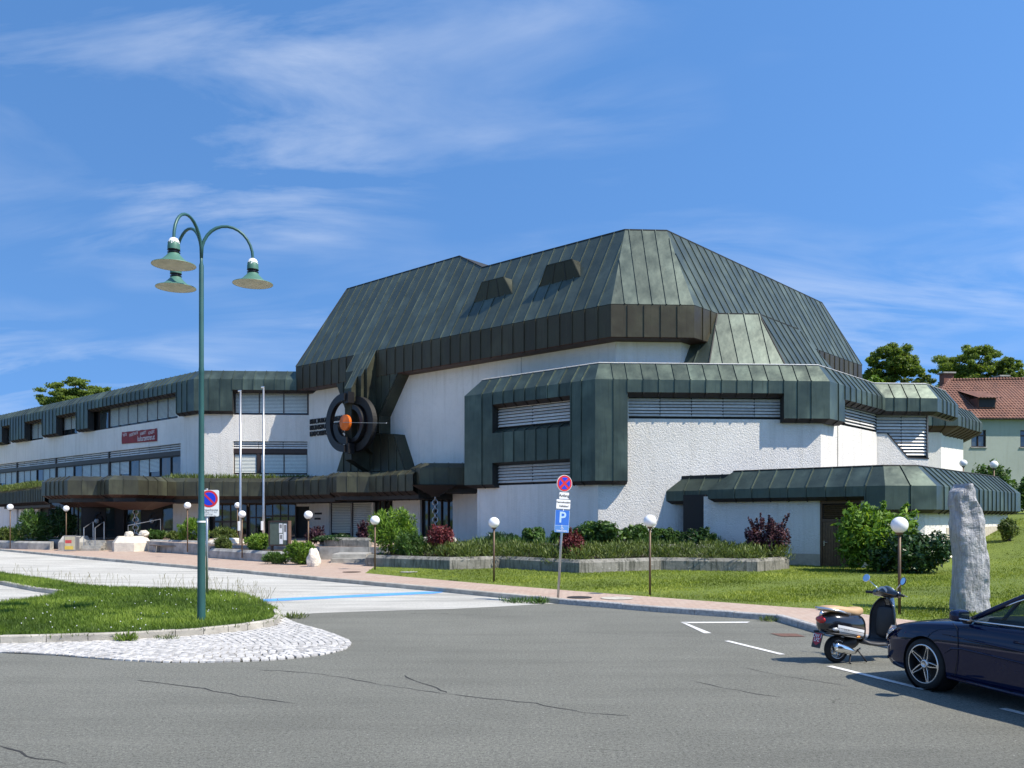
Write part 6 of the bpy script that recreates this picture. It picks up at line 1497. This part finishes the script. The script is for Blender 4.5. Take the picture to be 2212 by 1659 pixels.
sloft('glovebox', [((.97, 0, .58), .19, .24, .05), ((.925, 0, .58), .185, .235, .05), ((.91, 0, .58), .16, .20, .05)], M_['rubber'], ex=0.45)
sloft('front_fender', [((1.02, 0, .34), .03, .03, -.8), ((1.08, 0, .40), .075, .05, -.5), ((1.22, 0, .43), .085, .055, 0), ((1.38, 0, .39), .075, .05, .5), ((1.46, 0, .33), .04, .03, .8)], M_['scoot'])
mb = MB(); mb.tube([(1.0, 0, .94), (1.28, .07, .205)], 0.035, 8); mb.build('fork', M_['rubber'], SCO, smooth=True, local=True)
sloft('steering_neck', [((.995, 0, .86), .065, .09, 0), ((.985, 0, .92), .07, .08, 0), ((.965, 0, .98), .075, .07, 0)], M_['scoot'])
# headset
q = crom([(-.25, 0.045, .05, 1.02), (-.17, .055, .056, 1.02), (-.10, .08, .068, 1.03), (0, .11, .09, 1.05), (.10, .08, .068, 1.03), (.17, .055, .056, 1.02), (.25, .045, .05, 1.02)], 4)
mb = MB(); mb.grid([[(.965+rx_*math.cos(t), y, z+rz_*math.sin(t)) for t in [k*2*math.pi/16 for k in range(16)]] for y, rx_, rz_, z in q], wrap=True, capa=True, capb=True); mb.build('headset', M_['scoot'], SCO, smooth=True, local=True)
mb = MB(); rows = [[(.885-0.004*i+s*0.8*math.sin(t)*0.03, y*math.cos(t), 1.07+s*math.sin(t)) for t in [k*2*math.pi/20 for k in range(20)]] for i, (y, s) in enumerate(((.10, .062), (.088, .052), (.001, .001)))]
mb.grid(rows, wrap=True); mb.build('speedometer', M_['lens'], SCO, smooth=True, local=True)
mb = MB(); mb.ball((1.055, 0, 1.045), (.03, .075, .065), 16, 10); mb.build('headlamp', M_['lens'], SCO, smooth=True, local=True)
for sd_ in (-1, 1):
    mb = MB(); mb.tube([(.955, sd_*.24, 1.02), (.925, sd_*.39, 1.015)], 0.022, 10); mb.build('grip', M_['rubber'], SCO, smooth=True, local=True)
    mb = MB(); mb.tube([(.99, sd_*.24, 1.02), (1.01, sd_*.30, 1.01), (.985, sd_*.40, 1.0)], 0.007, 6); mb.build('brake_lever', M_['alu'], SCO, smooth=True, local=True)
    mb = MB(); mb.tube([(.97, sd_*.19, 1.05), (.965, sd_*.20, 1.10), (.93, sd_*.335, 1.20)], 0.0065, 6); mb.build('mirror_stem', M_['chrome'], SCO, smooth=True, local=True)
    Tm = frame((.925, sd_*.385, 1.235), (0.18*sd_, -1, 0.0), (0.32, 0, 1)); Tm = Tm if True else Tm
    mb = MB(); mb.lathe([(0.001, -0.022), (0.05, -0.014), (0.064, 0.0), (0.064, 0.008), (0.057, 0.010)], 24, Tm); mm_ = mb.build('mirror', M_['chrome'] if sd_ > 0 else M_['rubber'], SCO, smooth=True, local=True)
    mb = MB(); disc(mb, Tm, 0.058, 0.009, 24); mb.build('mirror_glass', M_['mirrorglass'], mm_).matrix_parent_inverse = Matrix()

# ------------------------------------------------------------------ vegetation
def quads_mesh(name, C, U, Vv, mat, parent, rnd):
    n = len(C); v = np.empty((n, 4, 3), np.float32); v[:, 0] = C-Vv; v[:, 1] = C+U; v[:, 2] = C+Vv; v[:, 3] = C-U
    me = bpy.data.meshes.new(name); me.vertices.add(n*4); me.vertices.foreach_set('co', v.ravel()); me.loops.add(n*4); me.loops.foreach_set('vertex_index', np.arange(n*4, dtype=np.int32))
    me.polygons.add(n); me.polygons.foreach_set('loop_start', np.arange(0, n*4, 4, dtype=np.int32)); me.polygons.foreach_set('loop_total', np.full(n, 4, np.int32))
    a = me.attributes.new('rnd', 'FLOAT', 'POINT'); a.data.foreach_set('value', np.repeat(rnd, 4).astype(np.float32)); me.materials.append(mat); me.update(calc_edges=True)
    o = bpy.data.objects.new(name, me); COL.objects.link(o)
    if parent is not None: attach(o, parent)
    return o
def leaf_cloud(name, blobs, n, size, mat, parent, aspect=0.45, outward=0.4, upward=0.0, needle=False, shell=0.55, rng=None):
    rng = rng or np.random
    w = np.array([b[1][0]*b[1][1]+b[1][2]*b[1][0] for b in blobs]); idx = rng.choice(len(blobs), n, p=w/w.sum())
    c = np.array([b[0] for b in blobs])[idx]; r = np.array([b[1] for b in blobs])[idx]
    d = rng.normal(size=(n, 3)); d /= np.linalg.norm(d, axis=1)[:, None]
    rad = shell+(1-shell)*rng.random(n)**0.6; rad *= 1+0.10*rng.normal(size=n)
    C = c+d*r*rad[:, None]
    zmin = min(b[0][2]-b[1][2] for b in blobs); C[:, 2] = np.maximum(C[:, 2], zmin+0.02)
    nr = rng.normal(size=(n, 3)); nr /= np.linalg.norm(nr, axis=1)[:, None]
    if needle:
        ax = d*outward+nr*0.45+np.array([0, 0, upward]); ax /= np.linalg.norm(ax, axis=1)[:, None]; t = np.cross(ax, nr); t /= np.linalg.norm(t, axis=1)[:, None]+1e-9
        s = size*(0.6+0.8*rng.random(n)); Vv = ax*s[:, None]; U = t*(s*aspect)[:, None]
    else:
        nn = d*outward+nr*(1-outward)+np.array([0, 0, upward+0.25]); nn /= np.linalg.norm(nn, axis=1)[:, None]
        t = np.cross(nn, rng.normal(size=(n, 3))); t /= np.linalg.norm(t, axis=1)[:, None]+1e-9; b_ = np.cross(nn, t); s = size*(0.4+1.2*rng.random(n)); Vv = t*s[:, None]; U = b_*(s*aspect)[:, None]
    blobr = rng.random(len(blobs))[idx]
    rnd = np.clip(0.42+0.22*rng.normal(size=n)+0.25*(blobr-0.5), 0, 1)
    return quads_mesh(name, C, U, Vv, mat, parent, rnd)
def shrub(px0, px1, pt, pb, Y, mat, n, size, label, name='shrub', cat='shrub', needle=False, aspect=0.45, up=0.0, out=0.5, lob=9, depth=None, spiky=0.0, zb=None):
    a = at(px0, pb, Y); b = at(px1, pt, Y); cx_, w = (a.x+b.x)/2, (b.x-a.x)/2; z0 = a.z if zb is None else zb; h = b.z-z0; dp = depth or w*0.85
    e = empty(name, (cx_, Y, z0), label, cat, 'shrubs and bushes around the building'); rng = np.random.RandomState(int(px0*7+pt) % 99991); blobs = [((cx_, Y, z0+h*0.45), (w*0.72, dp*0.72, h*0.47))]
    for k in range(lob):
        t = rng.random()*2*math.pi; q = 0.45+0.35*rng.random(); zz_ = z0+h*(0.25+0.5*rng.random()); s = 0.26+0.20*rng.random()
        blobs.append(((cx_+math.cos(t)*w*q, Y+math.sin(t)*dp*q, zz_), (w*s, dp*s, h*s*0.85)))
    for k in range(26):                          # loose sprays that break the outline
        t = rng.random()*2*math.pi; ph = rng.random()*1.35; q = 0.78+0.30*rng.random(); s = 0.07+0.09*rng.random()
        blobs.append(((cx_+math.cos(t)*math.cos(ph)*w*q, Y+math.sin(t)*math.cos(ph)*dp*q, z0+h*(0.45+0.52*math.sin(ph)*q)), (w*s, dp*s, h*s*1.15)))
    leaf_cloud('foliage', blobs, int(n*1.25), size, mat, e, aspect, out, up, needle, rng=rng)
    if spiky:
        bl = []
        for k in range(int(18)):
            t = rng.random()*2*math.pi; q = rng.random()**0.5*0.85; zz_ = z0+h*(0.55+0.5*rng.random())
            for j in range(5): bl.append(((cx_+math.cos(t)*w*q*(1+0.05*j), Y+math.sin(t)*dp*q, zz_+j*h*0.05*spiky), (0.045, 0.045, 0.06)))
        leaf_cloud('upright_shoots', bl, n//3, size*0.8, mat, e, aspect, out, up, needle, 0.2, rng=rng)
    mb = MB()
    for k in range(5):
        t = rng.random()*6.28; mb.tube([(cx_+0.05*math.cos(t), Y+0.05*math.sin(t), z0-0.08), (cx_+w*0.45*math.cos(t), Y+dp*0.45*math.sin(t), z0+h*0.6)], [0.03, 0.01], 5)
    mb.build('stem', M_['bark'], e)
    return e
LB_, LG, LD, LO = M_['leaf_bright'], M_['leaf_green'], M_['leaf_dark'], M_['leaf_olive']
shrub(793, 907, 1105, 1200, 38.6, LB_, 5200, 0.10, 'large rounded bright green bush at the planter corner', needle=True, aspect=0.22, up=0.25, zb=0.5)
shrub(850, 926, 1152, 1200, 36.8, LG, 2600, 0.08, 'loose mid green shrub between the bright bush and the red barberry', needle=True, aspect=0.2, up=0.3, zb=0.5)
shrub(921, 983, 1141, 1196, 36.9, M_['leaf_red'], 4200, 0.045, 'red barberry bush before the stone basin', needle=False, aspect=0.5, zb=0.5, spiky=0.5)
shrub(1205, 1257, 1150, 1197, 34.3, M_['leaf_red'], 3000, 0.045, 'smaller red barberry bush behind the leaning sign pole', zb=0.5, spiky=0.5)
shrub(1246, 1345, 1128, 1172, 39.5, LG, 4200, 0.075, 'broad leafy green bush under the white block, the larger of two', zb=0.95, aspect=0.55)
shrub(1340, 1406, 1137, 1172, 39.8, LG, 3000, 0.075, 'broad leafy green bush left of the lawn lamp, the smaller of two', zb=0.95, aspect=0.55)
shrub(1400, 1470, 1141, 1172, 40.3, LG, 2400, 0.075, 'leafy green shrub right of the lawn lamp against the wall', zb=0.95, aspect=0.5)
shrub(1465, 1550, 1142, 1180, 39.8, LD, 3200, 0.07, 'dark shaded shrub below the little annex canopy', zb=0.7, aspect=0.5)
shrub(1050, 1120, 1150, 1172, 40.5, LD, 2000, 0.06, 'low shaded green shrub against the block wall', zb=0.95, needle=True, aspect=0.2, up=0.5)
shrub(1128, 1180, 1141, 1170, 40.3, LG, 2200, 0.08, 'small broad leaved green shrub left of the blue parking sign', zb=0.95, aspect=0.6)
shrub(1190, 1256, 1143, 1170, 39.7, LG, 2200, 0.07, 'yellowish leafy shrub directly behind the blue parking sign', zb=0.95, aspect=0.5)
shrub(1610, 1705, 1124, 1216, 35.6, M_['leaf_purple'], 5200, 0.05, 'dark purple barberry bush beside the annex wall', zb=0.5, spiky=1.0, aspect=0.5)
shrub(1812, 1990, 1100, 1238, 33.6, LB_, 4200, 0.12, 'tall light green shrub beside the annex door', zb=0.08, aspect=0.36, lob=18, out=0.25, spiky=0.35)
shrub(1880, 2056, 1150, 1242, 32.6, LD, 7000, 0.085, 'low dark glossy laurel behind the right lawn lamp', zb=0.06, aspect=0.45, lob=12)
shrub(2158, 2202, 1120, 1166, 41.0, LO, 1800, 0.07, 'small scrubby bush at the far annex corner', zb=None, aspect=0.35)
shrub(2100, 2190, 1004, 1050, 52.0, LG, 3600, 0.10, 'rounded green bush on the bank behind the annex', zb=2.7, aspect=0.5)
shrub(2180, 2260, 1035, 1075, 54.0, LG, 2600, 0.10, 'bush at the right edge on the bank', zb=2.7, aspect=0.5)
shrub(38, 112, 1103, 1166, 58.0, LG, 3600, 0.12, 'large green conifer bush left of the entrance', needle=True, aspect=0.25, up=0.3, zb=0.5)
shrub(104, 164, 1098, 1162, 58.5, LD, 3600, 0.12, 'dark clipped round bush near the entrance planter', needle=True, aspect=0.25, zb=0.6)
shrub(-20, 50, 1141, 1166, 60.5, LO, 2600, 0.11, 'low hedge at the left edge in front of the wing', needle=True, aspect=0.25, up=0.4, zb=0.5)
shrub(312, 360, 1146, 1172, 54.5, LG, 1800, 0.10, 'small dark green juniper just right of the sunlit planter', needle=True, aspect=0.25, up=0.2, zb=0.75)
shrub(358, 402, 1149, 1176, 53.8, LO, 1800, 0.10, 'spreading juniper behind the plank bench', needle=True, aspect=0.25, up=0.2, zb=0.75)
shrub(385, 450, 1121, 1175, 52.0, LB_, 3000, 0.11, 'yellow-green feathery shrub left of the street lamp pole', needle=True, aspect=0.22, up=0.5, zb=0.75)
shrub(455, 515, 1140, 1180, 50.0, LO, 2800, 0.10, 'olive juniper shrub behind the flat pale rock', needle=True, aspect=0.22, up=0.3, zb=0.7)
shrub(462, 500, 1160, 1195, 44.6, LO, 1500, 0.08, 'small juniper tuft left of the left flagpole', needle=True, aspect=0.22, up=0.3, zb=0.5)
shrub(527, 583, 1156, 1200, 42.6, LB_, 3400, 0.085, 'green juniper mound left of the notice case', needle=True, aspect=0.22, up=0.25, zb=0.5)
shrub(612, 680, 1172, 1228, 38.3, LB_, 4200, 0.085, 'bright green bush spilling over the planter right of the notice case', needle=True, aspect=0.22, up=0.3, zb=0.15)
shrub(570, 622, 1194, 1226, 38.8, LG, 2000, 0.07, 'low green shrub at the feet of the notice case', needle=True, aspect=0.2, up=0.4, zb=0.12)
shrub(660, 702, 1144, 1172, 44.0, M_['leaf_purple'], 1600, 0.06, 'small purple barberry below the white pier', zb=0.95, spiky=1.2)
shrub(772, 800, 1133, 1166, 43.6, M_['leaf_purple'], 1400, 0.06, 'small purple barberry below the ground floor blinds', zb=1.0, spiky=1.2)
shrub(678, 770, 1155, 1178, 43.9, LD, 2600, 0.07, 'low dark evergreen in the stained planter behind the steps', needle=True, aspect=0.25, zb=1.0)
# ground cover along the zigzag planter
rng = np.random.RandomState(5); blobs = []
for k in range(150):
    t = k/149*(len(pf)-1); i = min(int(t), len(pf)-2); p = pf[i].lerp(pf[i+1], t-i); d = rng.random()
    blobs.append(((p.x+rng.normal()*0.15, p.y+0.35+d*2.3, 0.70+0.13*rng.random()+0.16*d), (0.5, 0.5, 0.26+0.14*rng.random())))
gc = leaf_cloud('ground_cover', [b for b in blobs if b[0][0] > -4.3], 34000, 0.08, LO, None, 0.2, 0.35, 0.55, True, 0.5, rng=rng)
tag(gc, 'olive ground cover spilling over the zigzag planter', 'ground cover', kind='stuff')
blobs = [((gp(p, 40.2).x+rng.normal()*.2, 40.2+rng.normal()*0.7, 1.05), (0.45, 0.5, 0.25)) for p in np.linspace(1035, 1540, 46)]
tag(leaf_cloud('planter_grass', blobs, 9000, 0.12, LG, None, 0.10, 0.2, 0.9, True, 0.4, rng=rng), 'rough grass in the upper planter tier', 'grass', kind='stuff')
blobs = [((FWD.XY(u_, 1.2+rng.random()*1.5).x, FWD.XY(u_, 1.2+rng.random()*1.5).y, 4.95), (0.6, 0.6, 0.16+0.12*rng.random())) for u_ in np.linspace(-1.5, 8.0, 50)]
blobs += [((gp(p, 67.5+(90-p)*0.13).x, 67.5+(90-p)*0.13, 4.85), (0.8, 0.8, 0.22)) for p in np.linspace(0, 88, 26)]
tag(leaf_cloud('roof_grass', blobs, 9000, 0.15, LO, None, 0.10, 0.2, 0.9, True, 0.4, rng=rng), 'wild grass growing on the canopy roof', 'grass', kind='stuff')

# grass
def blades(name, poly, n, h, w, mat, zf, kindlabel, wx_=None):
    rng = np.random.RandomState(11); P = np.array([(p[0], p[1]) for p in poly]); lo, hi = P.min(0), P.max(0); pts = []
    tot = 0
    while tot < n:
        q = lo+(hi-lo)*rng.random((n, 2)); x, y = q[:, 0], q[:, 1]; ins = np.zeros(n, bool); j = len(P)-1
        for i in range(len(P)):
            xi, yi = P[i]; xj, yj = P[j]
            with np.errstate(divide='ignore', invalid='ignore'): c = ((yi > y) != (yj > y)) & (x < (xj-xi)*(y-yi)/(yj-yi)+xi)
            ins ^= c; j = i
        q = q[ins]
        d = np.hypot(q[:, 0], q[:, 1]); keep = rng.random(len(q)) < np.clip((17.0/d)**1.3, 0.05, 1); q = q[keep]
        vis = np.abs(q[:, 0]/np.maximum(q[:, 1], 0.1)) < 0.80; q = q[vis]; pts.append(q); tot += len(q)
    q = np.concatenate(pts)[:n]; m = len(q)
    z = np.array([zf(a, b) for a, b in q]); base = np.column_stack([q, z-0.01])
    ang = rng.random(m)*2*math.pi; hh = h*(0.5+0.9*rng.random(m)); clump = np.array([mnoise.noise(Vector((a*1.3, b*1.3, 0))) for a, b in q]); hh *= 1+0.5*clump
    lean_ = rng.normal(size=(m, 2))*0.45; tip = base+np.column_stack([lean_*hh[:, None], hh]); s = np.column_stack([np.cos(ang), np.sin(ang), np.zeros(m)])*(w*(0.6+0.8*rng.random(m)))[:, None]
    v = np.stack([base-s, base+s, tip], 1).astype(np.float32)
    me = bpy.data.meshes.new(name); me.vertices.add(m*3); me.vertices.foreach_set('co', v.ravel()); me.loops.add(m*3); me.loops.foreach_set('vertex_index', np.arange(m*3, dtype=np.int32)); me.polygons.add(m); me.polygons.foreach_set('loop_start', np.arange(0, m*3, 3, dtype=np.int32)); me.polygons.foreach_set('loop_total', np.full(m, 3, np.int32))
    dry = np.array([mnoise.noise(Vector((a*0.35, b*0.35, 4))) for a, b in q]); r = np.clip(0.42+0.2*rng.normal(size=m)+0.4*clump+0.8*dry, 0, 1); a = me.attributes.new('rnd', 'FLOAT', 'POINT'); a.data.foreach_set('value', np.repeat(r, 3).astype(np.float32)); me.materials.append(mat); me.update(calc_edges=True)
    o = bpy.data.objects.new(name, me); COL.objects.link(o); return tag(o, kindlabel, 'grass', kind='stuff')
islp = [p for p in isl if p.y > 0]
blades('island_grass', islp, 105000, 0.085, 0.011, M_['grass'], lambda x, y: 0.10, 'thick green grass with clover on the island')
lawnp = [tuple(p) for p in LB[:11]]+[(26, 12), (40, 40), (34, 52), (18, 44), (12, 38), (11.5, 36.5), (9.6, 34.3), (6, 35.2), (2.6, 33.3), (-.4, 36.3), (-2.6, 35.5)]
blades('lawn_grass', lawnp, 130000, 0.055, 0.014, M_['lawn'], hill, 'mown sunny lawn in front of the building')
# tall seed stalks along the far edge of the island
rng = np.random.RandomState(21); mb = MB()
for k in range(170):
    t = rng.random()*(len(ifar)-2); i = int(t); p = ifar[i].lerp(ifar[i+1], t-i)+Vector((rng.normal()*0.25, -abs(rng.normal())*0.25-0.05)); h = 0.18+0.28*rng.random(); dx, dy = rng.normal(size=2)*0.08
    mb.tube([(p.x, p.y, 0.1), (p.x+dx*0.5, p.y+dy*0.5, 0.1+h*0.6), (p.x+dx, p.y+dy, 0.1+h)], [0.004, 0.003, 0.006], 3)
tag(mb.build('seed_stalks', simple('dry grass stalk', (0.22, 0.20, 0.09), 0.8)), 'thin dry seed stalks along the island edge', 'grass', kind='stuff')
# clover and dandelion heads on the island
rng = np.random.RandomState(3); mb = MB(); k = 0
while k < 70:
    p = (rng.uniform(-11, -3.2), rng.uniform(15, 26))
    if inside(p, islp): mb.ball((p[0], p[1], 0.16+rng.random()*0.06), 0.011, 6, 4); k += 1
tag(mb.build('clover_flowers', M_['white']), 'scattered white clover flowers on the island', 'flowers', kind='stuff')
# weeds along kerbs
def weed(px, py, r, h, z, mat, n, label, group='weeds along the kerbs'):
    c = G(px, py, z); e = leaf_cloud('weed', [((c[0], c[1], z+h*0.45), (r, r*0.6, h*0.55))], n, h*0.5, mat, None, 0.13, 0.4, 0.6, True, 0.2, rng=np.random.RandomState(int(px)))
    tag(e, label, 'weed', group)
weed(452, 1365+6, 0.001+0.16, 0.14, 0.0, M_['grass'], 160, 'leafy green weed at the island kerb, largest in the cobble joint') if False else None
weed(272, 1385, 0.22, 0.13, 0.02, M_['grass'], 220, 'leafy green weed growing at the island kerb above the cobbles')
weed(1120, 1302, 0.5, 0.14, 0.0, M_['leaf_green'], 260, 'strip of weeds at the pavement kerb left of the leaning sign')
weed(1165, 1304, 0.3, 0.16, 0.0, M_['leaf_green'], 200, 'tuft of weeds at the kerb by the leaning sign foot')
weed(632, 1336, 0.35, 0.12, 0.0, M_['leaf_olive'], 180, 'dry weeds at the tip of the cobbled apron')
weed(1662, 1342, 0.3, 0.10, 0.0, M_['leaf_olive'], 160, 'dry weeds at the kerb bend near the scooter')
weed(360, 1381, 0.25, 0.08, 0.02, M_['leaf_olive'], 110, 'small reddish weeds along the island kerb near the lamp')

# ------------------------------------------------------------------ trees and house beyond
def tree(px, pyc, Y, wpx, hpx, zb, n, size, mat, label, seed):
    c = at(px, pyc, Y); w, h = wpx/2*Y/FPX, hpx/2*Y/FPX; rng = np.random.RandomState(seed); e = empty('tree', (c.x, Y, zb), label, 'tree', 'trees behind the building'); bl = []
    for k in range(120):
        d = rng.normal(size=3); d /= np.linalg.norm(d); q = rng.random()**0.5*0.95; s = 0.08+0.13*rng.random()**1.3; bl.append(((c.x+d[0]*w*q, Y+d[1]*w*q*0.9, c.z+d[2]*h*q), (w*s, w*s, h*s*0.8)))
    leaf_cloud('crown', bl, int(n*2.6), size*0.62, mat, e, 0.5, 0.3, 0.1, False, 0.1, rng=rng)
    mb = MB(); mb.tube([(c.x, Y, zb-0.2), (c.x+0.1, Y, (zb+c.z)/2), (c.x-0.1, Y, c.z)], [w*0.09, w*0.07, w*0.04], 8)
    for k in range(9): b = bl[k*5][0]; mb.tube([(c.x, Y, c.z-h*0.7+k*h*0.1), b], [w*0.035, w*0.01], 5)
    mb.build('trunk', M_['bark'], e)
tree(1930, 800, 92, 130, 120, 3, 16000, 0.17, M_['leaf_tree'], 'broad green tree rising behind the building, left of the tiled house', 1)
tree(1895, 855, 84, 90, 90, 3, 8000, 0.16, M_['leaf_bright'], 'lighter green tree low behind the hall roof corner', 2)
tree(2095, 800, 98, 165, 115, 3, 18000, 0.17, M_['leaf_tree'], 'wide green tree rising behind the tiled roof', 3)
tree(2178, 806, 96, 70, 70, 3, 6000, 0.16, M_['leaf_tree'], 'small tree crown above the right end of the tiled roof', 4)
tree(1985, 850, 88, 120, 80, 3, 9000, 0.16, M_['leaf_olive'], 'dull olive tree between hall and tiled house', 6)
tree(165, 856, 108, 165, 78, 0, 12000, 0.20, M_['leaf_tree'], 'tree top showing above the left wing roof', 5)
# house with tiled roof
HS = empty('tiled_house', (32, 66, 2.5), 'pale green house with red tiled roof behind the annex', 'house')
FH = Face(gp(2016, 66), dD); M_['housewall'] = plaster('pale green render', (0.36, 0.40, 0.345), 0.12)
ze = HC+(1118-905)*66/FPX; zr = HC+(1118-822)*70.5/FPX
hw = [FH.u(p) for p in (2031.7, 2061, 2098, 2130, 2204, 2236)]
wz0, wz1 = HC+(1118-965)*66/FPX, HC+(1118-928)*66/FPX
wall('wall', FH, -0.6, 14, 2.0, ze+0.3, [(hw[0], hw[1], wz0, wz1), (hw[2], hw[3], wz0, wz1), (hw[4], hw[5], wz0, wz1)], M_['housewall'], HS, 0.2)
wall('wall', Face(FH.XY(-0.6, -9), -FH.n*-1), 0, 9, 2.0, ze+0.3, [], M_['housewall'], HS)
for k, kd in ((0, 'gg'), (2, 'll'), (4, 'gg')):
    fr = window(FH, hw[k], hw[k+1], wz0, wz1, 2, HS, -0.12, kd, rail=wz0+(wz1-wz0)*0.68)
    mb = MB(); fbox(mb, FH, hw[k]-0.08, hw[k+1]+0.08, wz0-0.08, wz0-0.002, -0.1, 0.08); mb.build('sill', M_['concrete'], fr)
def tiles(name):
    m, t, b, out = mat_base(name); n = N(t); v = n.co()
    mp = n.new('ShaderNodeMapping'); mp.inputs['Rotation'].default_value = (0, 0, -math.atan2(dD.y, dD.x)); n.link(v, mp.inputs[0]); sx2 = n.new('ShaderNodeSeparateXYZ'); n.link(mp.outputs[0], sx2.inputs[0])
    w = n.math('SINE', n.math('MULTIPLY', sx2.outputs[0], 2*math.pi/0.26)); f = n.noise(v, 1.2, 5, 0.7); g = n.noise(v, 9, 3)
    c = n.ramp(f, [(0.3, (0.12, 0.058, 0.042)), (0.55, (0.20, 0.088, 0.058)), (0.75, (0.27, 0.15, 0.10))]); c = n.mix(n.rng(g, 0.45, 0.75, 0, 0.5), c, (0.16, 0.10, 0.075))
    n.link(c, b.inputs['Base Color']); b.inputs['Roughness'].default_value = 0.85; n.link(n.bump(w, 0.04), b.inputs['Normal']); return m
M_['tiles'] = tiles('red roof tiles')
ul, ur = FH.u(2005), 14.6; rl0 = FH.u(2052, -4.5)
E0, E1 = FH.P(ul, ze, 0.5), FH.P(ur, ze, 0.5); R0, R1 = FH.P(rl0, zr, -4.5), FH.P(ur-1.0, zr+0.25, -4.5)
E0 = FH.P(FH.u(1985, 0.5), ze, 0.5)
mb = MB(); mb.face([E0, E1, R1, R0]); mb.face([E0, R0, FH.P(FH.u(1985, 0.5), ze, -9.5)]); mb.face([E1, FH.P(ur, ze, -9.5), R1]); mb.face([FH.P(FH.u(1985, 0.5), ze, -9.5), R0, R1, FH.P(ur, ze, -9.5)])
rf = mb.build('roof', M_['tiles'], HS)
nr_ = 17
for k in range(nr_):
    t0, t1 = k/nr_, (k+1)/nr_; mb = MB(); lf = Vector((0, 0, 0.085)); lf2 = Vector((0, 0, 0.02)); A_, B_, C_, D_ = E0.lerp(R0, t0)+lf, E1.lerp(R1, t0)+lf, E1.lerp(R1, t1)+lf2, E0.lerp(R0, t1)+lf2
    mb.face([A_, B_, C_, D_]); mb.face([A_-lf*0.85, B_-lf*0.85, B_, A_]); mb.build('tile_course', M_['tiles'], rf)
mb = MB()
n_ = 40
for k in range(n_): p, q = (R0).lerp(R1, k/n_), R0.lerp(R1, (k+1)/n_); mb.tube([p+Vector((0, 0, .05)), q+Vector((0, 0, .09))], 0.13, 6)
for k in range(22): p, q = E0.lerp(R0, k/22), E0.lerp(R0, (k+1)/22); mb.tube([p+Vector((0, 0, .07)), q+Vector((0, 0, .10))], 0.12, 6)
mb.build('ridge_tiles', M_['tiles'], rf)
mb = MB(); fbox(mb, FH, -0.7, 14, ze-0.02, ze+0.08, 0.0, 0.5); mb.build('eaves', M_['dsoffit'], HS)
dz0, dz1, Yd = HC+(1118-880)*66.6/FPX, HC+(1118-858)*66.6/FPX, 0
ua_, ub_ = FH.u(2112, -0.6), FH.u(2152, -0.6)
mb = MB(); fbox(mb, FH, ua_, ub_, dz0, dz1, -2.4, -0.6); mb.build('dormer', M_['tiles'], HS)
mb = MB(); fbox(mb, FH, ua_+0.1, ub_-0.1, dz0+0.05, dz1-0.02, -0.6, -0.58); mb.build('dormer_opening', M_['black'], HS)
mb = MB(); mb.face([FH.P(ua_-0.25, dz1, -0.25), FH.P(ub_+0.25, dz1, -0.25), FH.P(ub_+0.25, dz1+0.95, -3.2), FH.P(ua_-0.25, dz1+0.95, -3.2)]); mb.face([FH.P(ua_-0.25, dz1-0.06, -0.25), FH.P(ub_+0.25, dz1-0.06, -0.25), FH.P(ub_+0.25, dz1, -0.25), FH.P(ua_-0.25, dz1, -0.25)]); mb.build('dormer_roof', M_['tiles'], HS)
for p0, p1, yt in ((2037.6, 2058.6, 806), (2159, 2176, 812)):
    a, b = FH.u(p0, -5), FH.u(p1, -5); zt = HC+(1118-yt)*71/FPX
    mb = MB(); fbox(mb, FH, a, b, zr-1.2, zt, -5.6, -4.9); ch = mb.build('chimney', simple('brick chimney', (0.20, 0.085, 0.06), 0.9, 0, 0.3, 6), rf); mb = MB(); fbox(mb, FH, a-.12, b+.12, zt, zt+0.12, -5.75, -4.75); mb.build('chimney_cap', M_['concrete'], HS)
# low grey wall on the bank
mb = MB(); a = gp(2040, 50); mb.box((a.x+1.2, 50, 3.4), (5.2, 0.5, 1.3)); tag(mb.build('garden_wall', M_['concrete'], bevel=0.2), 'low grey concrete wall on the bank behind the annex roof', 'wall')
